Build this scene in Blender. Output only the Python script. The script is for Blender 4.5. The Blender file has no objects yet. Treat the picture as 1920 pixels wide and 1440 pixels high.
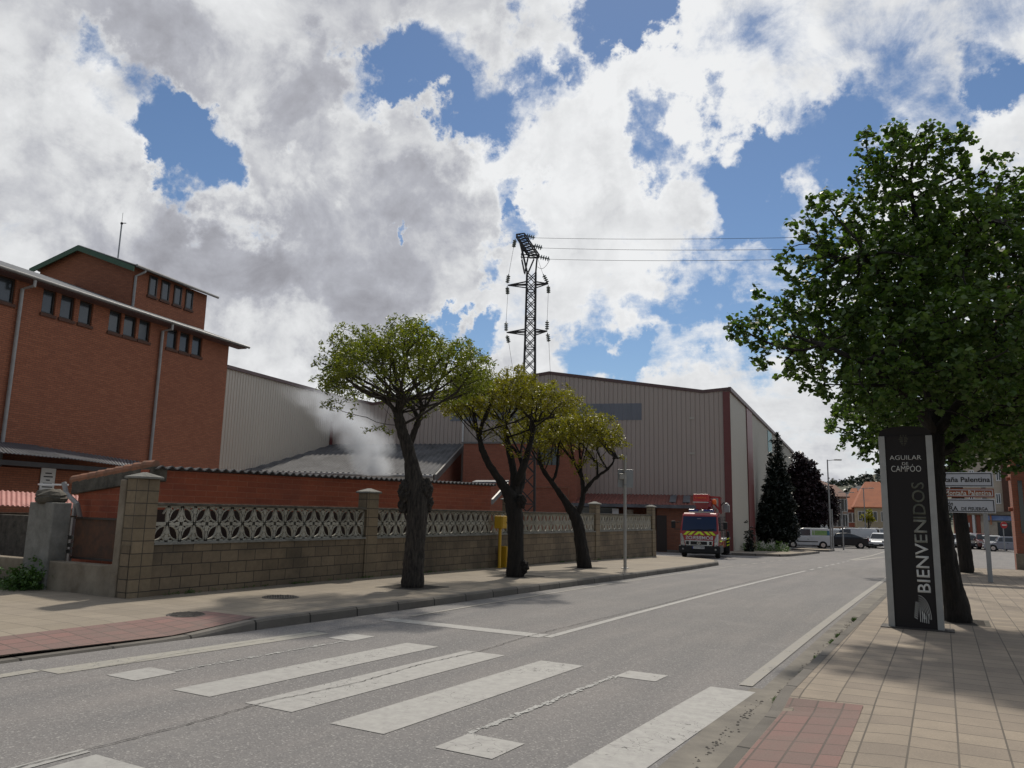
import bpy, math, random
import numpy as np
from mathutils import Vector, Matrix

random.seed(7); np.random.seed(7)
R_ = math.radians
scene = bpy.context.scene
COL = scene.collection

# ------------------------------------------------------------------ camera
FPX, CX, CY = 1442., 960., 720.                   # focal length and centre in photo pixels (1920 wide)
PITCH, ROLL, YAW, EYE = R_(9.45), R_(1.3), R_(29.1), 1.6
fwd_h = Vector((-math.sin(YAW), math.cos(YAW), 0)); UPV = Vector((0, 0, 1)); right_h = fwd_h.cross(UPV)
FWD = fwd_h*math.cos(PITCH)+UPV*math.sin(PITCH); u0 = right_h.cross(FWD)
CR = right_h*math.cos(ROLL)+u0*math.sin(ROLL); CU = -right_h*math.sin(ROLL)+u0*math.cos(ROLL)
CAM = Vector((0, 0, EYE))
cd = bpy.data.cameras.new('camera'); cam = bpy.data.objects.new('camera', cd); COL.objects.link(cam)
M = Matrix.Identity(4)
for i in range(3):
    M[i][0] = CR[i]; M[i][1] = CU[i]; M[i][2] = -FWD[i]; M[i][3] = CAM[i]
cam.matrix_world = M
cd.sensor_width = 36; cd.lens = FPX/1920*36; cd.clip_start = 0.05; cd.clip_end = 9000
scene.camera = cam

# ------------------------------------------------------------------ sun, sky and exposure
SUN_EL, SUN_AZ = R_(50), R_(20)                   # azimuth: left of +Y
sdir = Vector((-math.sin(SUN_AZ)*math.cos(SUN_EL), math.cos(SUN_AZ)*math.cos(SUN_EL), math.sin(SUN_EL)))
sl = bpy.data.lights.new('sun', 'SUN'); sl.energy = 3.1; sl.angle = R_(2.5); sl.color = (1, .92, .80)
so = bpy.data.objects.new('sun', sl); COL.objects.link(so)
so.rotation_euler = (-sdir).to_track_quat('-Z', 'Y').to_euler()
scene.view_settings.view_transform = 'Standard'; scene.view_settings.look = 'None'
scene.view_settings.gamma = 1; scene.view_settings.exposure = 0.0
scene.render.engine = 'CYCLES'; scene.render.resolution_x = 1024; scene.render.resolution_y = 768
scene.cycles.max_bounces = 6; scene.cycles.volume_bounces = 1; scene.cycles.transparent_max_bounces = 12

def ray(x, y): return FWD*FPX+CR*(x-CX)-CU*(y-CY)

world = bpy.data.worlds.new('World'); scene.world = world; world.use_nodes = True
def build_world():
    nt = world.node_tree; N = nt.nodes; L = nt.links; N.clear()
    out = N.new('ShaderNodeOutputWorld'); bg = N.new('ShaderNodeBackground'); bgc = N.new('ShaderNodeBackground')
    sky = N.new('ShaderNodeTexSky'); sky.sky_type = 'NISHITA'; sky.sun_disc = False
    sky.sun_elevation = SUN_EL; sky.sun_rotation = -SUN_AZ; sky.air_density = 1.0; sky.dust_density = .1; sky.ozone_density = 4.0
    hs = N.new('ShaderNodeHueSaturation'); hs.inputs['Saturation'].default_value = 1.02; L.new(sky.outputs[0], hs.inputs['Color']); L.new(hs.outputs[0], bg.inputs[0]); bg.inputs[1].default_value = .078
    tc = N.new('ShaderNodeTexCoord')
    def mth(op, a, b=None, c=None, clamp=False):
        n = N.new('ShaderNodeMath'); n.operation = op; n.use_clamp = clamp
        for k, v in enumerate((a, b, c)):
            if v is None: continue
            if isinstance(v, (int, float)): n.inputs[k].default_value = v
            else: L.new(v, n.inputs[k])
        return n.outputs[0]
    def rng(v, a, b, c, d, sm=True):
        n = N.new('ShaderNodeMapRange'); n.interpolation_type = 'SMOOTHSTEP' if sm else 'LINEAR'; n.clamp = True
        L.new(v, n.inputs[0])
        for k, t in enumerate((a, b, c, d)): n.inputs[k+1].default_value = t
        return n.outputs[0]
    nrm = N.new('ShaderNodeVectorMath'); nrm.operation = 'NORMALIZE'; L.new(tc.outputs['Generated'], nrm.inputs[0])
    d = nrm.outputs[0]
    sep = N.new('ShaderNodeSeparateXYZ'); L.new(d, sep.inputs[0])
    zz = mth('MAXIMUM', sep.outputs[2], 0.0); zz = mth('ADD', zz, .16)
    px = mth('DIVIDE', sep.outputs[0], zz); py = mth('DIVIDE', sep.outputs[1], zz)
    cmb = N.new('ShaderNodeCombineXYZ'); L.new(px, cmb.inputs[0]); L.new(py, cmb.inputs[1])
    # clouds drift in sheets: positions on a flat layer above the place
    def noise(scale, det, rough, off, dist=0.0, vec=None):
        n = N.new('ShaderNodeTexNoise'); n.inputs['Scale'].default_value = scale; n.inputs['Detail'].default_value = det
        n.inputs['Roughness'].default_value = rough; n.inputs['Distortion'].default_value = dist
        mp = N.new('ShaderNodeMapping'); mp.inputs['Location'].default_value = off
        L.new(vec or cmb.outputs[0], mp.inputs[0]); L.new(mp.outputs[0], n.inputs[0]); return n.outputs['Fac']
    def blob(x, y, r, soft=1.0):
        v = ray(x, y).normalized()
        # distort the blob edge with noise
        dp = N.new('ShaderNodeVectorMath'); dp.operation = 'DOT_PRODUCT'; L.new(wd, dp.inputs[0]); dp.inputs[1].default_value = v
        a = r/1500.; return rng(dp.outputs['Value'], math.cos(a*1.7), math.cos(a*.1), 0, 1)
    wn = N.new('ShaderNodeTexNoise'); wn.inputs['Scale'].default_value = 6; wn.inputs['Detail'].default_value = 9; wn.inputs['Roughness'].default_value = .62
    L.new(d, wn.inputs[0])
    sub = N.new('ShaderNodeVectorMath'); sub.operation = 'SUBTRACT'; L.new(wn.outputs['Color'], sub.inputs[0]); sub.inputs[1].default_value = (.5, .5, .5)
    scl = N.new('ShaderNodeVectorMath'); scl.operation = 'SCALE'; L.new(sub.outputs[0], scl.inputs[0]); scl.inputs['Scale'].default_value = .38
    ad = N.new('ShaderNodeVectorMath'); ad.operation = 'ADD'; L.new(d, ad.inputs[0]); L.new(scl.outputs[0], ad.inputs[1])
    nn = N.new('ShaderNodeVectorMath'); nn.operation = 'NORMALIZE'; L.new(ad.outputs[0], nn.inputs[0]); wd = nn.outputs[0]
    n1 = noise(2.3, 8, .60, (3.1, 1.7, 0.4), .15)
    n2 = noise(9., 8, .64, (7.1, 4.7, 2.4), .1)
    n5 = noise(10., 9, .66, (2.2, 3.3, 1.0), .3, d)
    dens = mth('ADD', mth('MULTIPLY', mth('SUBTRACT', n1, .5), .62), mth('MULTIPLY', mth('SUBTRACT', n2, .5), .42))
    dens = mth('ADD', dens, mth('MULTIPLY', mth('SUBTRACT', n5, .5), .90))
    dens = mth('ADD', dens, .66)
    holes = [(190,210,70,.34),(260,190,50,.26),(310,250,60,.36),(350,265,60,.30),(430,275,85,.50),(400,300,60,.26),(480,265,50,.26),(700,190,48,0.42),(770,180,48,0.32),(860,195,72,0.46),(800,225,48,0.23),(1110,40,66,0.55),(1190,50,52,0.52),(1240,60,35,0.24),(990,195,32,0.14),
             (1860,150,56,0.28),(1900,200,48,0.24),(1820,190,40,0.20),(1300,240,44,0.39),(1375,375,60,0.37),(915,380,26,0.42),(915,440,32,0.42),(900,590,48,0.53),(880,560,24,0.18),(1480,320,68,0.31),(1420,375,48,0.26),(1540,270,64,0.26),(1560,380,48,0.19),(1490,450,48,0.23),
             (1230,555,40,0.17),(1350,520,72,0.25),(1230,690,56,0.39),(1300,665,48,0.31),(1090,640,48,0.26),(1130,680,40,0.28),(738,458,12,0.46),(1650,150,56,0.06),(1580,110,48,0.05),(1700,60,48,0.03),(1010,150,24,0.28),(1400,20,40,0.07),(1130,545,32,0.13),(980,510,40,0.05),(1060,760,24,0.09),(1500,300,50,.14),(1250,560,60,.16),(1420,590,60,.2)]
    fills = [(520,420,260,0.21),(150,90,260,0.19),(620,60,220,0.19),(120,480,220,0.19),(700,560,180,0.19),(1150,220,140,0.16),(1380,440,80,0.24),(1270,400,60,0.16),(1210,535,60,0.21),(1290,635,60,0.27),(1010,420,130,0.18),(1170,620,45,0.16),(560,700,120,0.13),(1480,860,150,0.18),(1800,90,60,0.11),(1180,130,60,0.14),(870,330,60,0.16),(1240,310,50,0.10),(960,70,90,0.16),(1400,160,80,0.13),(1540,150,60,0.10),(1860,290,50,0.16),(720,260,40,0.10),(1010,680,50,0.12),(900,680,60,0.16)]
    for (x, y, r, w) in holes:
        dens = mth('SUBTRACT', dens, mth('MULTIPLY', blob(x, y, r), w))
    for (x, y, r, w) in fills:
        if w: dens = mth('ADD', dens, mth('MULTIPLY', blob(x, y, r), w))
    sh = Vector((sdir.x, sdir.y, 0)).normalized()
    bk_ = N.new('ShaderNodeVectorMath'); bk_.operation = 'DOT_PRODUCT'; L.new(d, bk_.inputs[0]); bk_.inputs[1].default_value = sh
    away = rng(bk_.outputs['Value'], -.45, .25, 1, 0)          # unseen sky away from the sun, dimmed and thinned to reduce fill light
    dens = mth('SUBTRACT', dens, mth('MULTIPLY', away, .05))
    mask = rng(dens, .385, .80, 0, 1)
    # thick parts turn grey from below
    n3 = noise(3.2, 9, .58, (11.3, 2.2, 5.0), .3, d); n4 = noise(10., 6, .60, tuple(Vector((2.2, 3.3, 1.0))+sdir*.035), .3, d)
    thick = mth('ADD', mth('MULTIPLY', mth('SUBTRACT', n3, .5), .9), mth('MULTIPLY', mth('SUBTRACT', n4, n5), 1.35))
    thick = mth('ADD', thick, .015)
    greys = [(80,40,161,0.31),(330,90,85,0.26),(260,60,133,0.19),(560,90,57,0.19),(600,130,57,0.15),(720,10,133,0.19),(640,440,161,0.26),(780,330,76,0.21),(420,440,114,0.20),(330,560,161,0.19),(110,420,66,0.09),(560,560,152,0.22),(830,400,66,0.19),
             (700,600,104,0.17),(1150,380,57,0.07),(1500,830,133,0.14),(1330,430,47,0.07),(820,500,66,0.12),(50,430,85,0.17),(1560,900,114,0.12),(250,500,95,0.09)]
    whites = [(350,190,100,0.27),(200,300,110,0.27),(500,320,60,0.27),(700,290,60,0.27),(1230,160,130,0.27),(480,640,60,0.27),(880,300,50,0.23),(1010,230,90,0.23),(1000,400,60,0.23),(600,740,60,0.27),(1700,300,100,0.14),(1290,640,50,0.27),(1210,530,50,0.18),(1380,420,60,0.14)]
    for (x, y, r, w) in greys: thick = mth('ADD', thick, mth('MULTIPLY', blob(x, y, r), w))
    for (x, y, r, w) in whites: thick = mth('SUBTRACT', thick, mth('MULTIPLY', blob(x, y, r), w))
    edge = rng(dens, .60, 1.05, -.10, .18)
    thick = mth('ADD', thick, edge)
    cr = N.new('ShaderNodeValToRGB'); cr.color_ramp.elements[0].position = 0.0; cr.color_ramp.elements[0].color = (.86, .87, .88, 1)
    cr.color_ramp.elements[1].position = 1.0; cr.color_ramp.elements[1].color = (.27, .27, .30, 1)
    e = cr.color_ramp.elements.new(.30); e.color = (.70, .71, .725, 1)
    e = cr.color_ramp.elements.new(.60); e.color = (.45, .46, .505, 1)
    L.new(rng(thick, -.15, 1.1, 0, 1, False), cr.inputs[0])
    L.new(cr.outputs[0], bgc.inputs[0]); L.new(mth('SUBTRACT', 1.0, mth('MULTIPLY', away, .56)), bgc.inputs[1])
    mx = N.new('ShaderNodeMixShader'); L.new(mask, mx.inputs[0]); L.new(bg.outputs[0], mx.inputs[1]); L.new(bgc.outputs[0], mx.inputs[2])
    L.new(mx.outputs[0], out.inputs[0])
build_world()

# ------------------------------------------------------------------ terrain and pixel-to-place helpers
_gy = np.array([-60, -10, 5, 10, 15, 21, 27, 34, 42, 50, 60, 78, 100, 150, 400, 4000.])
_gz = np.array([0, 0, 0, -.015, -.05, -.12, -.21, -.33, -.48, -.63, -.85, -1.08, -1.2, -1.26, -1.3, -1.3])
def g(Y):
    s = 0.
    for o in (-3, -1.5, 0, 1.5, 3): s += float(np.interp(Y+o, _gy, _gz))
    return s/5
def onz(x, y, z):
    d = ray(x, y); return CAM+d*((z-CAM.z)/d.z)
def GP(x, y, off=0.):                             # the ground point seen at a photo pixel
    z = 0
    for i in range(40):
        p = onz(x, y, z+off); z = .5*z+.5*g(p.y)
    p.z = g(p.y)+off; return p
def onpl(x, y, p, n):
    d = ray(x, y); return CAM+d*((Vector(p)-CAM).dot(n)/d.dot(n))
def DP(x, y, depth):                              # the point at a horizontal distance along the view
    d = ray(x, y); return CAM+d*(depth/d.dot(fwd_h))
def hzn(x): return 960+.023*(x-960)
def DG(x, depth, off=0.):
    p = DP(x, hzn(x)+40, depth); return Vector((p.x, p.y, g(p.y)+off))

# ------------------------------------------------------------------ materials
def new_mat(name):
    m = bpy.data.materials.new(name); m.use_nodes = True
    nt = m.node_tree; b = nt.nodes['Principled BSDF']; return m, nt, b
def nd(nt, t, **kw):
    n = nt.nodes.new(t)
    for k, v in kw.items():
        if k in n.inputs: n.inputs[k].default_value = v
        else: setattr(n, k, v)
    return n
def coords(nt, kind='Object', scale=None, off=None):
    tc = nd(nt, 'ShaderNodeTexCoord'); o = tc.outputs[kind]
    if scale or off:
        mp = nd(nt, 'ShaderNodeMapping'); nt.links.new(o, mp.inputs[0])
        if scale: mp.inputs['Scale'].default_value = scale
        if off: mp.inputs['Location'].default_value = off
        o = mp.outputs[0]
    return o
def noise(nt, vec, scale, det=6, rough=.6):
    n = nd(nt, 'ShaderNodeTexNoise'); n.inputs['Scale'].default_value = scale; n.inputs['Detail'].default_value = det
    n.inputs['Roughness'].default_value = rough; nt.links.new(vec, n.inputs['Vector']); return n.outputs['Fac']
def mixc(nt, fac, a, b, mode='MIX'):
    n = nd(nt, 'ShaderNodeMix'); n.data_type = 'RGBA'; n.blend_type = mode
    for k, v in ((0, fac), (6, a), (7, b)):
        if isinstance(v, (int, float)): n.inputs[k].default_value = v
        elif isinstance(v, (tuple, list)): n.inputs[k].default_value = (*v[:3], 1)
        else: nt.links.new(v, n.inputs[k])
    return n.outputs[2]
def mrange(nt, v, a, b, c=0., d=1.):
    n = nd(nt, 'ShaderNodeMapRange'); n.clamp = True; nt.links.new(v, n.inputs[0])
    for k, t in enumerate((a, b, c, d)): n.inputs[k+1].default_value = t
    return n.outputs[0]
def bump(nt, b, h, strength=.3, dist=.01):
    n = nd(nt, 'ShaderNodeBump'); n.inputs['Strength'].default_value = strength; n.inputs['Distance'].default_value = dist
    nt.links.new(h, n.inputs['Height']); nt.links.new(n.outputs[0], b.inputs['Normal'])
def M_plain(name, c, rough=.6, metal=0., var=.18, sc=3., c2=None, bmp=0., spec=None, coat=0.):
    m, nt, b = new_mat(name); v = coords(nt)
    f = mrange(nt, noise(nt, v, sc, 8, .65), .3, .7)
    dark = c2 or tuple(x*(1-var*1.6) for x in c)
    nt.links.new(mixc(nt, f, dark, c), b.inputs['Base Color'])
    b.inputs['Roughness'].default_value = rough; b.inputs['Metallic'].default_value = metal
    if coat: b.inputs['Coat Weight'].default_value = coat; b.inputs['Coat Roughness'].default_value = .08
    if bmp: bump(nt, b, noise(nt, v, sc*8, 8, .7), bmp, .01)
    return m
def M_brick(name, c1, c2, mortar, bw=.25, bh=.06, ms=.006, dirt=.25, dirtc=(.03, .025, .02), bmp=.4, dsc=.7, offs=.5):
    m, nt, b = new_mat(name); uv = coords(nt, 'UV')
    br = nd(nt, 'ShaderNodeTexBrick'); nt.links.new(uv, br.inputs['Vector']); br.offset = offs
    br.inputs['Color1'].default_value = (*c1, 1); br.inputs['Color2'].default_value = (*c2, 1); br.inputs['Mortar'].default_value = (*mortar, 1)
    br.inputs['Scale'].default_value = 1; br.inputs['Brick Width'].default_value = bw; br.inputs['Row Height'].default_value = bh
    br.inputs['Mortar Size'].default_value = ms; br.inputs['Mortar Smooth'].default_value = .2; br.inputs['Bias'].default_value = 0
    n = noise(nt, uv, dsc, 9, .65); f = mrange(nt, n, .45, .75, 0, dirt)
    n2 = noise(nt, uv, 14., 6, .7); f2 = mrange(nt, n2, .3, .7, .82, 1.1)
    col = mixc(nt, 1., br.outputs['Color'], f2, 'MULTIPLY'); col = mixc(nt, f, col, dirtc)
    nt.links.new(col, b.inputs['Base Color']); b.inputs['Roughness'].default_value = .88
    inv = nd(nt, 'ShaderNodeMath', operation='SUBTRACT'); inv.inputs[0].default_value = 1; nt.links.new(br.outputs['Fac'], inv.inputs[1])
    ad = nd(nt, 'ShaderNodeMath', operation='MULTIPLY_ADD'); nt.links.new(n2, ad.inputs[0]); ad.inputs[1].default_value = .35; nt.links.new(inv.outputs[0], ad.inputs[2])
    bump(nt, b, ad.outputs[0], bmp, .01); return m
def M_leaf(name, c1, c2, trans=.35, sc=1.2, c3=None):
    m, nt, b = new_mat(name); v = coords(nt)
    col = mixc(nt, mrange(nt, noise(nt, v, sc, 3, .5), .35, .65), c1, c2)
    gi = nd(nt, 'ShaderNodeNewGeometry'); f = gi.outputs['Random Per Island']
    col = mixc(nt, mrange(nt, f, 0, 1, 0, .8), col, c3 or tuple(x*1.35 for x in c2))
    b.inputs['Roughness'].default_value = .5; nt.links.new(col, b.inputs['Base Color'])
    tr = nd(nt, 'ShaderNodeBsdfTranslucent'); nt.links.new(mixc(nt, 1, col, (1.25, 1.35, .5), 'MULTIPLY'), tr.inputs[0])
    mx = nd(nt, 'ShaderNodeMixShader'); mx.inputs[0].default_value = trans
    nt.links.new(b.outputs[0], mx.inputs[1]); nt.links.new(tr.outputs[0], mx.inputs[2])
    nt.links.new(mx.outputs[0], nt.nodes['Material Output'].inputs[0]); return m
def M_glass(name, c=(.02, .03, .04), rough=.06):
    m, nt, b = new_mat(name); b.inputs['Base Color'].default_value = (*c, 1); b.inputs['Roughness'].default_value = rough
    b.inputs['Specular IOR Level'].default_value = .7; return m
def M_paint(name, c, rough=.3): return M_plain(name, c, rough, 0, .06, 2., coat=.5)

def M_asphalt():
    m, nt, b = new_mat('worn_asphalt'); v = coords(nt)
    big = mrange(nt, noise(nt, v, .35, 6, .6), .35, .65); n2 = noise(nt, coords(nt, scale=(1.6, .16, 1)), 1.2, 5, .6)
    col = mixc(nt, big, (.20, .193, .19), (.245, .228, .217))
    col = mixc(nt, mrange(nt, n2, .38, .62, 0, .7), col, (.165, .162, .162))
    vo = nd(nt, 'ShaderNodeTexVoronoi'); vo.inputs['Scale'].default_value = 85; nt.links.new(v, vo.inputs['Vector'])
    sp = nd(nt, 'ShaderNodeSeparateColor'); nt.links.new(vo.outputs['Color'], sp.inputs[0])
    col = mixc(nt, mrange(nt, sp.outputs[0], .80, 1, 0, .75), col, (.42, .41, .385))
    col = mixc(nt, mrange(nt, sp.outputs[1], .70, 1, 0, .55), col, (.10, .097, .097))
    fine = noise(nt, v, 160, 3, .7); col = mixc(nt, mrange(nt, fine, .3, .7, 0, .35), col, (.14, .135, .132))
    pt = mrange(nt, noise(nt, v, .9, 4, .6), .60, .64, 0, .14); col = mixc(nt, pt, col, (.29, .28, .265))
    nt.links.new(col, b.inputs['Base Color']); b.inputs['Roughness'].default_value = .88
    b.inputs['Specular IOR Level'].default_value = .3
    bump(nt, b, vo.outputs['Distance'], .5, .006); return m
def M_marking(name, c=(.36, .355, .335), wear=.47):
    m, nt, b = new_mat(name); v = coords(nt)
    f = mrange(nt, noise(nt, v, 9., 10, .75), wear-.06, wear+.16)
    f2 = mrange(nt, noise(nt, v, 45, 6, .8), .32, .44)
    mm = nd(nt, 'ShaderNodeMath', operation='MINIMUM'); nt.links.new(mrange(nt, f, 0, 1, 1, .35), mm.inputs[0]); nt.links.new(f2, mm.inputs[1])
    col = mixc(nt, mm.outputs[0], (.24, .232, .225), c)
    vo = nd(nt, 'ShaderNodeTexVoronoi', feature='DISTANCE_TO_EDGE'); vo.inputs['Scale'].default_value = 3.2
    wv = nd(nt, 'ShaderNodeTexNoise'); wv.inputs['Scale'].default_value = 4; nt.links.new(v, wv.inputs['Vector'])
    av = nd(nt, 'ShaderNodeVectorMath', operation='ADD'); nt.links.new(v, av.inputs[0]); nt.links.new(wv.outputs['Color'], av.inputs[1]); nt.links.new(av.outputs[0], vo.inputs['Vector'])
    ck = mrange(nt, vo.outputs['Distance'], .004, .012, 1, 0)
    gate = mrange(nt, noise(nt, v, 1.1, 3), .5, .56); mu = nd(nt, 'ShaderNodeMath', operation='MULTIPLY'); nt.links.new(ck, mu.inputs[0]); nt.links.new(gate, mu.inputs[1])
    col = mixc(nt, mu.outputs[0], col, (.07, .068, .066))
    nt.links.new(col, b.inputs['Base Color']); b.inputs['Roughness'].default_value = .75; return m
def M_tiles(name, c1, c2, joint, w, h, js=.008, stain=.5, stc=(.10, .085, .07), offs=0., ssc=.9):
    m, nt, b = new_mat(name); v = coords(nt)
    br = nd(nt, 'ShaderNodeTexBrick'); nt.links.new(v, br.inputs['Vector']); br.offset = offs
    br.inputs['Color1'].default_value = (*c1, 1); br.inputs['Color2'].default_value = (*c2, 1); br.inputs['Mortar'].default_value = (*joint, 1)
    br.inputs['Scale'].default_value = 1; br.inputs['Brick Width'].default_value = w; br.inputs['Row Height'].default_value = h
    br.inputs['Mortar Size'].default_value = js; br.inputs['Mortar Smooth'].default_value = .3
    st = mrange(nt, noise(nt, v, ssc, 8, .68), .42, .72, 0, stain); col = mixc(nt, st, br.outputs['Color'], stc)
    f2 = mrange(nt, noise(nt, v, 90, 4, .8), .3, .7, .78, 1.14); col = mixc(nt, 1., col, f2, 'MULTIPLY')
    nt.links.new(col, b.inputs['Base Color']); b.inputs['Roughness'].default_value = .9
    inv = nd(nt, 'ShaderNodeMath', operation='SUBTRACT'); inv.inputs[0].default_value = 1; nt.links.new(br.outputs['Fac'], inv.inputs[1])
    ad = nd(nt, 'ShaderNodeMath', operation='MULTIPLY_ADD'); nt.links.new(noise(nt, v, 120, 4), ad.inputs[0]); ad.inputs[1].default_value = .5; nt.links.new(inv.outputs[0], ad.inputs[2])
    bump(nt, b, ad.outputs[0], .5, .006); return m
def M_bark(name, c=(.075, .062, .050), c2=(.012, .010, .009), sc=11):
    m, nt, b = new_mat(name); v = coords(nt, scale=(1, 1, .18))
    n = noise(nt, v, sc*2.2, 9, .75); f = mrange(nt, n, .38, .62)
    nt.links.new(mixc(nt, f, c2, c), b.inputs['Base Color']); b.inputs['Roughness'].default_value = .92
    bump(nt, b, n, .9, .05); return m
def M_cladding(name, c, c2, streak=.3):
    m, nt, b = new_mat(name); uv = coords(nt, 'UV', scale=(1, .12, 1))
    n = noise(nt, uv, 2.2, 8, .65); f = mrange(nt, n, .35, .7, 0, streak)
    col = mixc(nt, f, c, c2); nt.links.new(col, b.inputs['Base Color']); b.inputs['Roughness'].default_value = .5
    b.inputs['Specular IOR Level'].default_value = .35; return m

MT = {}
MT['asphalt'] = M_asphalt()
MT['mark'] = M_marking('road_paint'); MT['mark_old'] = M_marking('old_road_paint', (.285, .268, .225), .42)
MT['mark_dirty'] = M_marking('dusty_road_paint', (.33, .315, .265), .46); MT['mark_worn'] = M_plain('erased_road_paint', (.44, .44, .42), .8)
MT['earth'] = M_plain('dry_earth', (.17, .14, .09), .95, 0, .3, .6, (.07, .085, .035), .3)
MT['pave_r'] = M_tiles('beige_paving', (.33, .275, .21), (.25, .208, .165), (.105, .09, .072), .29, .29, .007, .65, (.15, .128, .105), 0, .8)
MT['pave_l'] = M_tiles('dusty_paving', (.31, .265, .205), (.27, .23, .175), (.165, .14, .11), .40, .40, .007, .55, (.155, .135, .115), 0, .6)
MT['pave_red'] = M_tiles('red_paving', (.245, .135, .117), (.185, .122, .108), (.095, .075, .065), .20, .27, .008, .75, (.17, .135, .115), 0, 1.4)
MT['kerb'] = M_tiles('kerb_stone', (.17, .155, .135), (.125, .115, .10), (.03, .028, .025), .8, .9, .014, .6, (.06, .053, .045), 0, 1.5)
MT['gutter'] = M_plain('gutter_concrete', (.235, .215, .18), .92, 0, .25, 2.5, (.125, .115, .10), .4)
MT['concrete'] = M_plain('weathered_concrete', (.30, .26, .20), .92, 0, .3, 1.8, (.12, .092, .062), .5)
MT['concrete_dark'] = M_plain('mossy_concrete', (.15, .135, .11), .95, 0, .3, 5, (.045, .042, .034), .6)
MT['concrete_grey'] = M_plain('grey_concrete', (.27, .265, .245), .92, 0, .3, 3, (.12, .12, .105), .5)
MT['block'] = M_brick('sand_blocks', (.225, .172, .112), (.155, .118, .077), (.045, .037, .03), .40, .20, .008, 1., (.045, .040, .032), .6, .5)
MT['pillar_block'] = M_brick('pillar_blocks', (.25, .195, .125), (.18, .14, .09), (.06, .05, .04), .40, .20, .008, .65, (.10, .08, .058), .6, 1.3, 0.)
MT['lattice'] = M_plain('lattice_concrete', (.50, .48, .41), .9, 0, .25, 1.6, (.27, .255, .21), .4)
MT['brick_factory'] = M_brick('factory_brick', (.37, .135, .070), (.29, .100, .052), (.18, .085, .052), .25, .075, .009, .45, (.20, .075, .045), .5, .35)
MT['brick_shed'] = M_brick('red_facing_brick', (.40, .105, .05), (.32, .08, .04), (.42, .17, .10), .50, .11, .006, .6, (.15, .05, .035), .5, .9)
MT['brick_annex'] = M_brick('annex_brick', (.37, .13, .078), (.31, .105, .062), (.22, .12, .085), .25, .09, .010, .3, (.2, .08, .055), .5, .5)
MT['brick_low'] = M_brick('low_building_brick', (.30, .12, .065), (.24, .09, .05), (.18, .12, .09), .25, .08, .010, .4, (.08, .04, .03), .5, .6)
MT['clad_front'] = M_cladding('beige_cladding', (.43, .37, .325), (.36, .305, .265))
MT['clad_side'] = M_cladding('pale_cladding', (.46, .44, .385), (.38, .36, .31))
MT['clad_left'] = M_cladding('cream_cladding', (.54, .49, .42), (.46, .415, .35))
MT['trim_red'] = M_plain('maroon_trim', (.17, .045, .042), .45, 0, .1)
MT['trim_brown'] = M_plain('brown_flashing', (.13, .075, .07), .5, 0, .15)
MT['trim_grey'] = M_plain('grey_flashing', (.22, .215, .205), .5, .2, .2)
MT['band'] = M_cladding('blue_translucent_sheet', (.20, .215, .245), (.15, .165, .19), .6)
MT['teal'] = M_cladding('teal_sheet', (.25, .42, .43), (.2, .34, .36), .4)
MT['fibre'] = M_plain('fibre_cement', (.135, .135, .14), .9, 0, .35, .9, (.06, .06, .062), .3)
MT['zinc'] = M_plain('zinc_sheet', (.17, .18, .20), .6, .15, .3, 1.5, (.08, .085, .09))
MT['zinc_pipe'] = M_plain('grey_downpipe', (.36, .35, .34), .5, .1, .2, 2)
MT['green'] = M_plain('green_verge_paint', (.042, .105, .055), .5, 0, .15)
MT['tile'] = M_plain('clay_tiles', (.40, .17, .095), .85, 0, .3, 5, (.16, .10, .07))
MT['tile_red'] = M_plain('red_sheet_roof', (.27, .09, .065), .7, 0, .3, 2.5, (.13, .055, .045))
MT['tile_pink'] = M_plain('pink_sheet_roof', (.50, .22, .19), .7, 0, .2, 2)
MT['glass'] = M_glass('dark_glass', (.035, .045, .055), .12); MT['glass_blue'] = M_glass('windscreen_glass', (.010, .025, .07), .05); MT['glass_blue'].node_tree.nodes['Principled BSDF'].inputs['Specular IOR Level'].default_value = .35
MT['frame'] = M_plain('brown_window_frame', (.035, .022, .016), .5)
MT['sill'] = M_plain('brown_sill', (.11, .05, .032), .8)
MT['steel'] = M_plain('galvanised_steel', (.33, .34, .35), .45, .5, .15); MT['steel_dark'] = M_plain('dark_lattice_steel', (.055, .052, .052), .6, .4, .2)
MT['black'] = M_plain('black_plastic', (.010, .010, .011), .7); MT['tyre'] = M_plain('tyre_rubber', (.018, .018, .018), .85)
MT['chrome'] = M_plain('silver_trim', (.55, .56, .57), .22, .8, .05); MT['rust'] = M_plain('rusty_sheet', (.13, .060, .034), .9, 0, .3, 6, (.052, .036, .027), .3)
MT['white'] = M_plain('white_paint', (.72, .72, .70), .6, 0, .08); MT['cream'] = M_plain('cream_render', (.50, .43, .34), .85, 0, .12)
MT['yellow'] = M_plain('yellow_cabinet_paint', (.56, .33, .012), .5, 0, .1)
MT['fire_red'] = M_paint('fire_engine_red', (.33, .012, .016), .28); MT['fluo'] = M_plain('fluorescent_yellow', (.62, .78, .03), .5, 0, .03)
MT['orange'] = M_plain('orange_lens', (.85, .16, .02), .3, 0, .05); MT['blue_lens'] = M_plain('blue_lens', (.05, .07, .28), .25)
MT['lamp'] = M_plain('headlamp_glass', (.55, .57, .58), .12, .4, .3, 30, (.2, .21, .22))
MT['iron'] = M_plain('cast_iron', (.075, .068, .062), .7, .3, .3, 20, None, .5)
MT['bark'] = M_bark('rough_bark'); MT['bark2'] = M_bark('smooth_dark_bark', (.026, .021, .017), (.008, .007, .006), 7)
MT['leaf_acacia'] = M_leaf('acacia_leaves', (.085, .125, .016), (.14, .165, .018), .42, 1.6, (.22, .23, .03))
MT['leaf_acacia_b'] = M_leaf('acacia_leaves_yellow', (.14, .155, .012), (.22, .20, .014), .42, 1.6, (.24, .20, .02))
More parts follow.
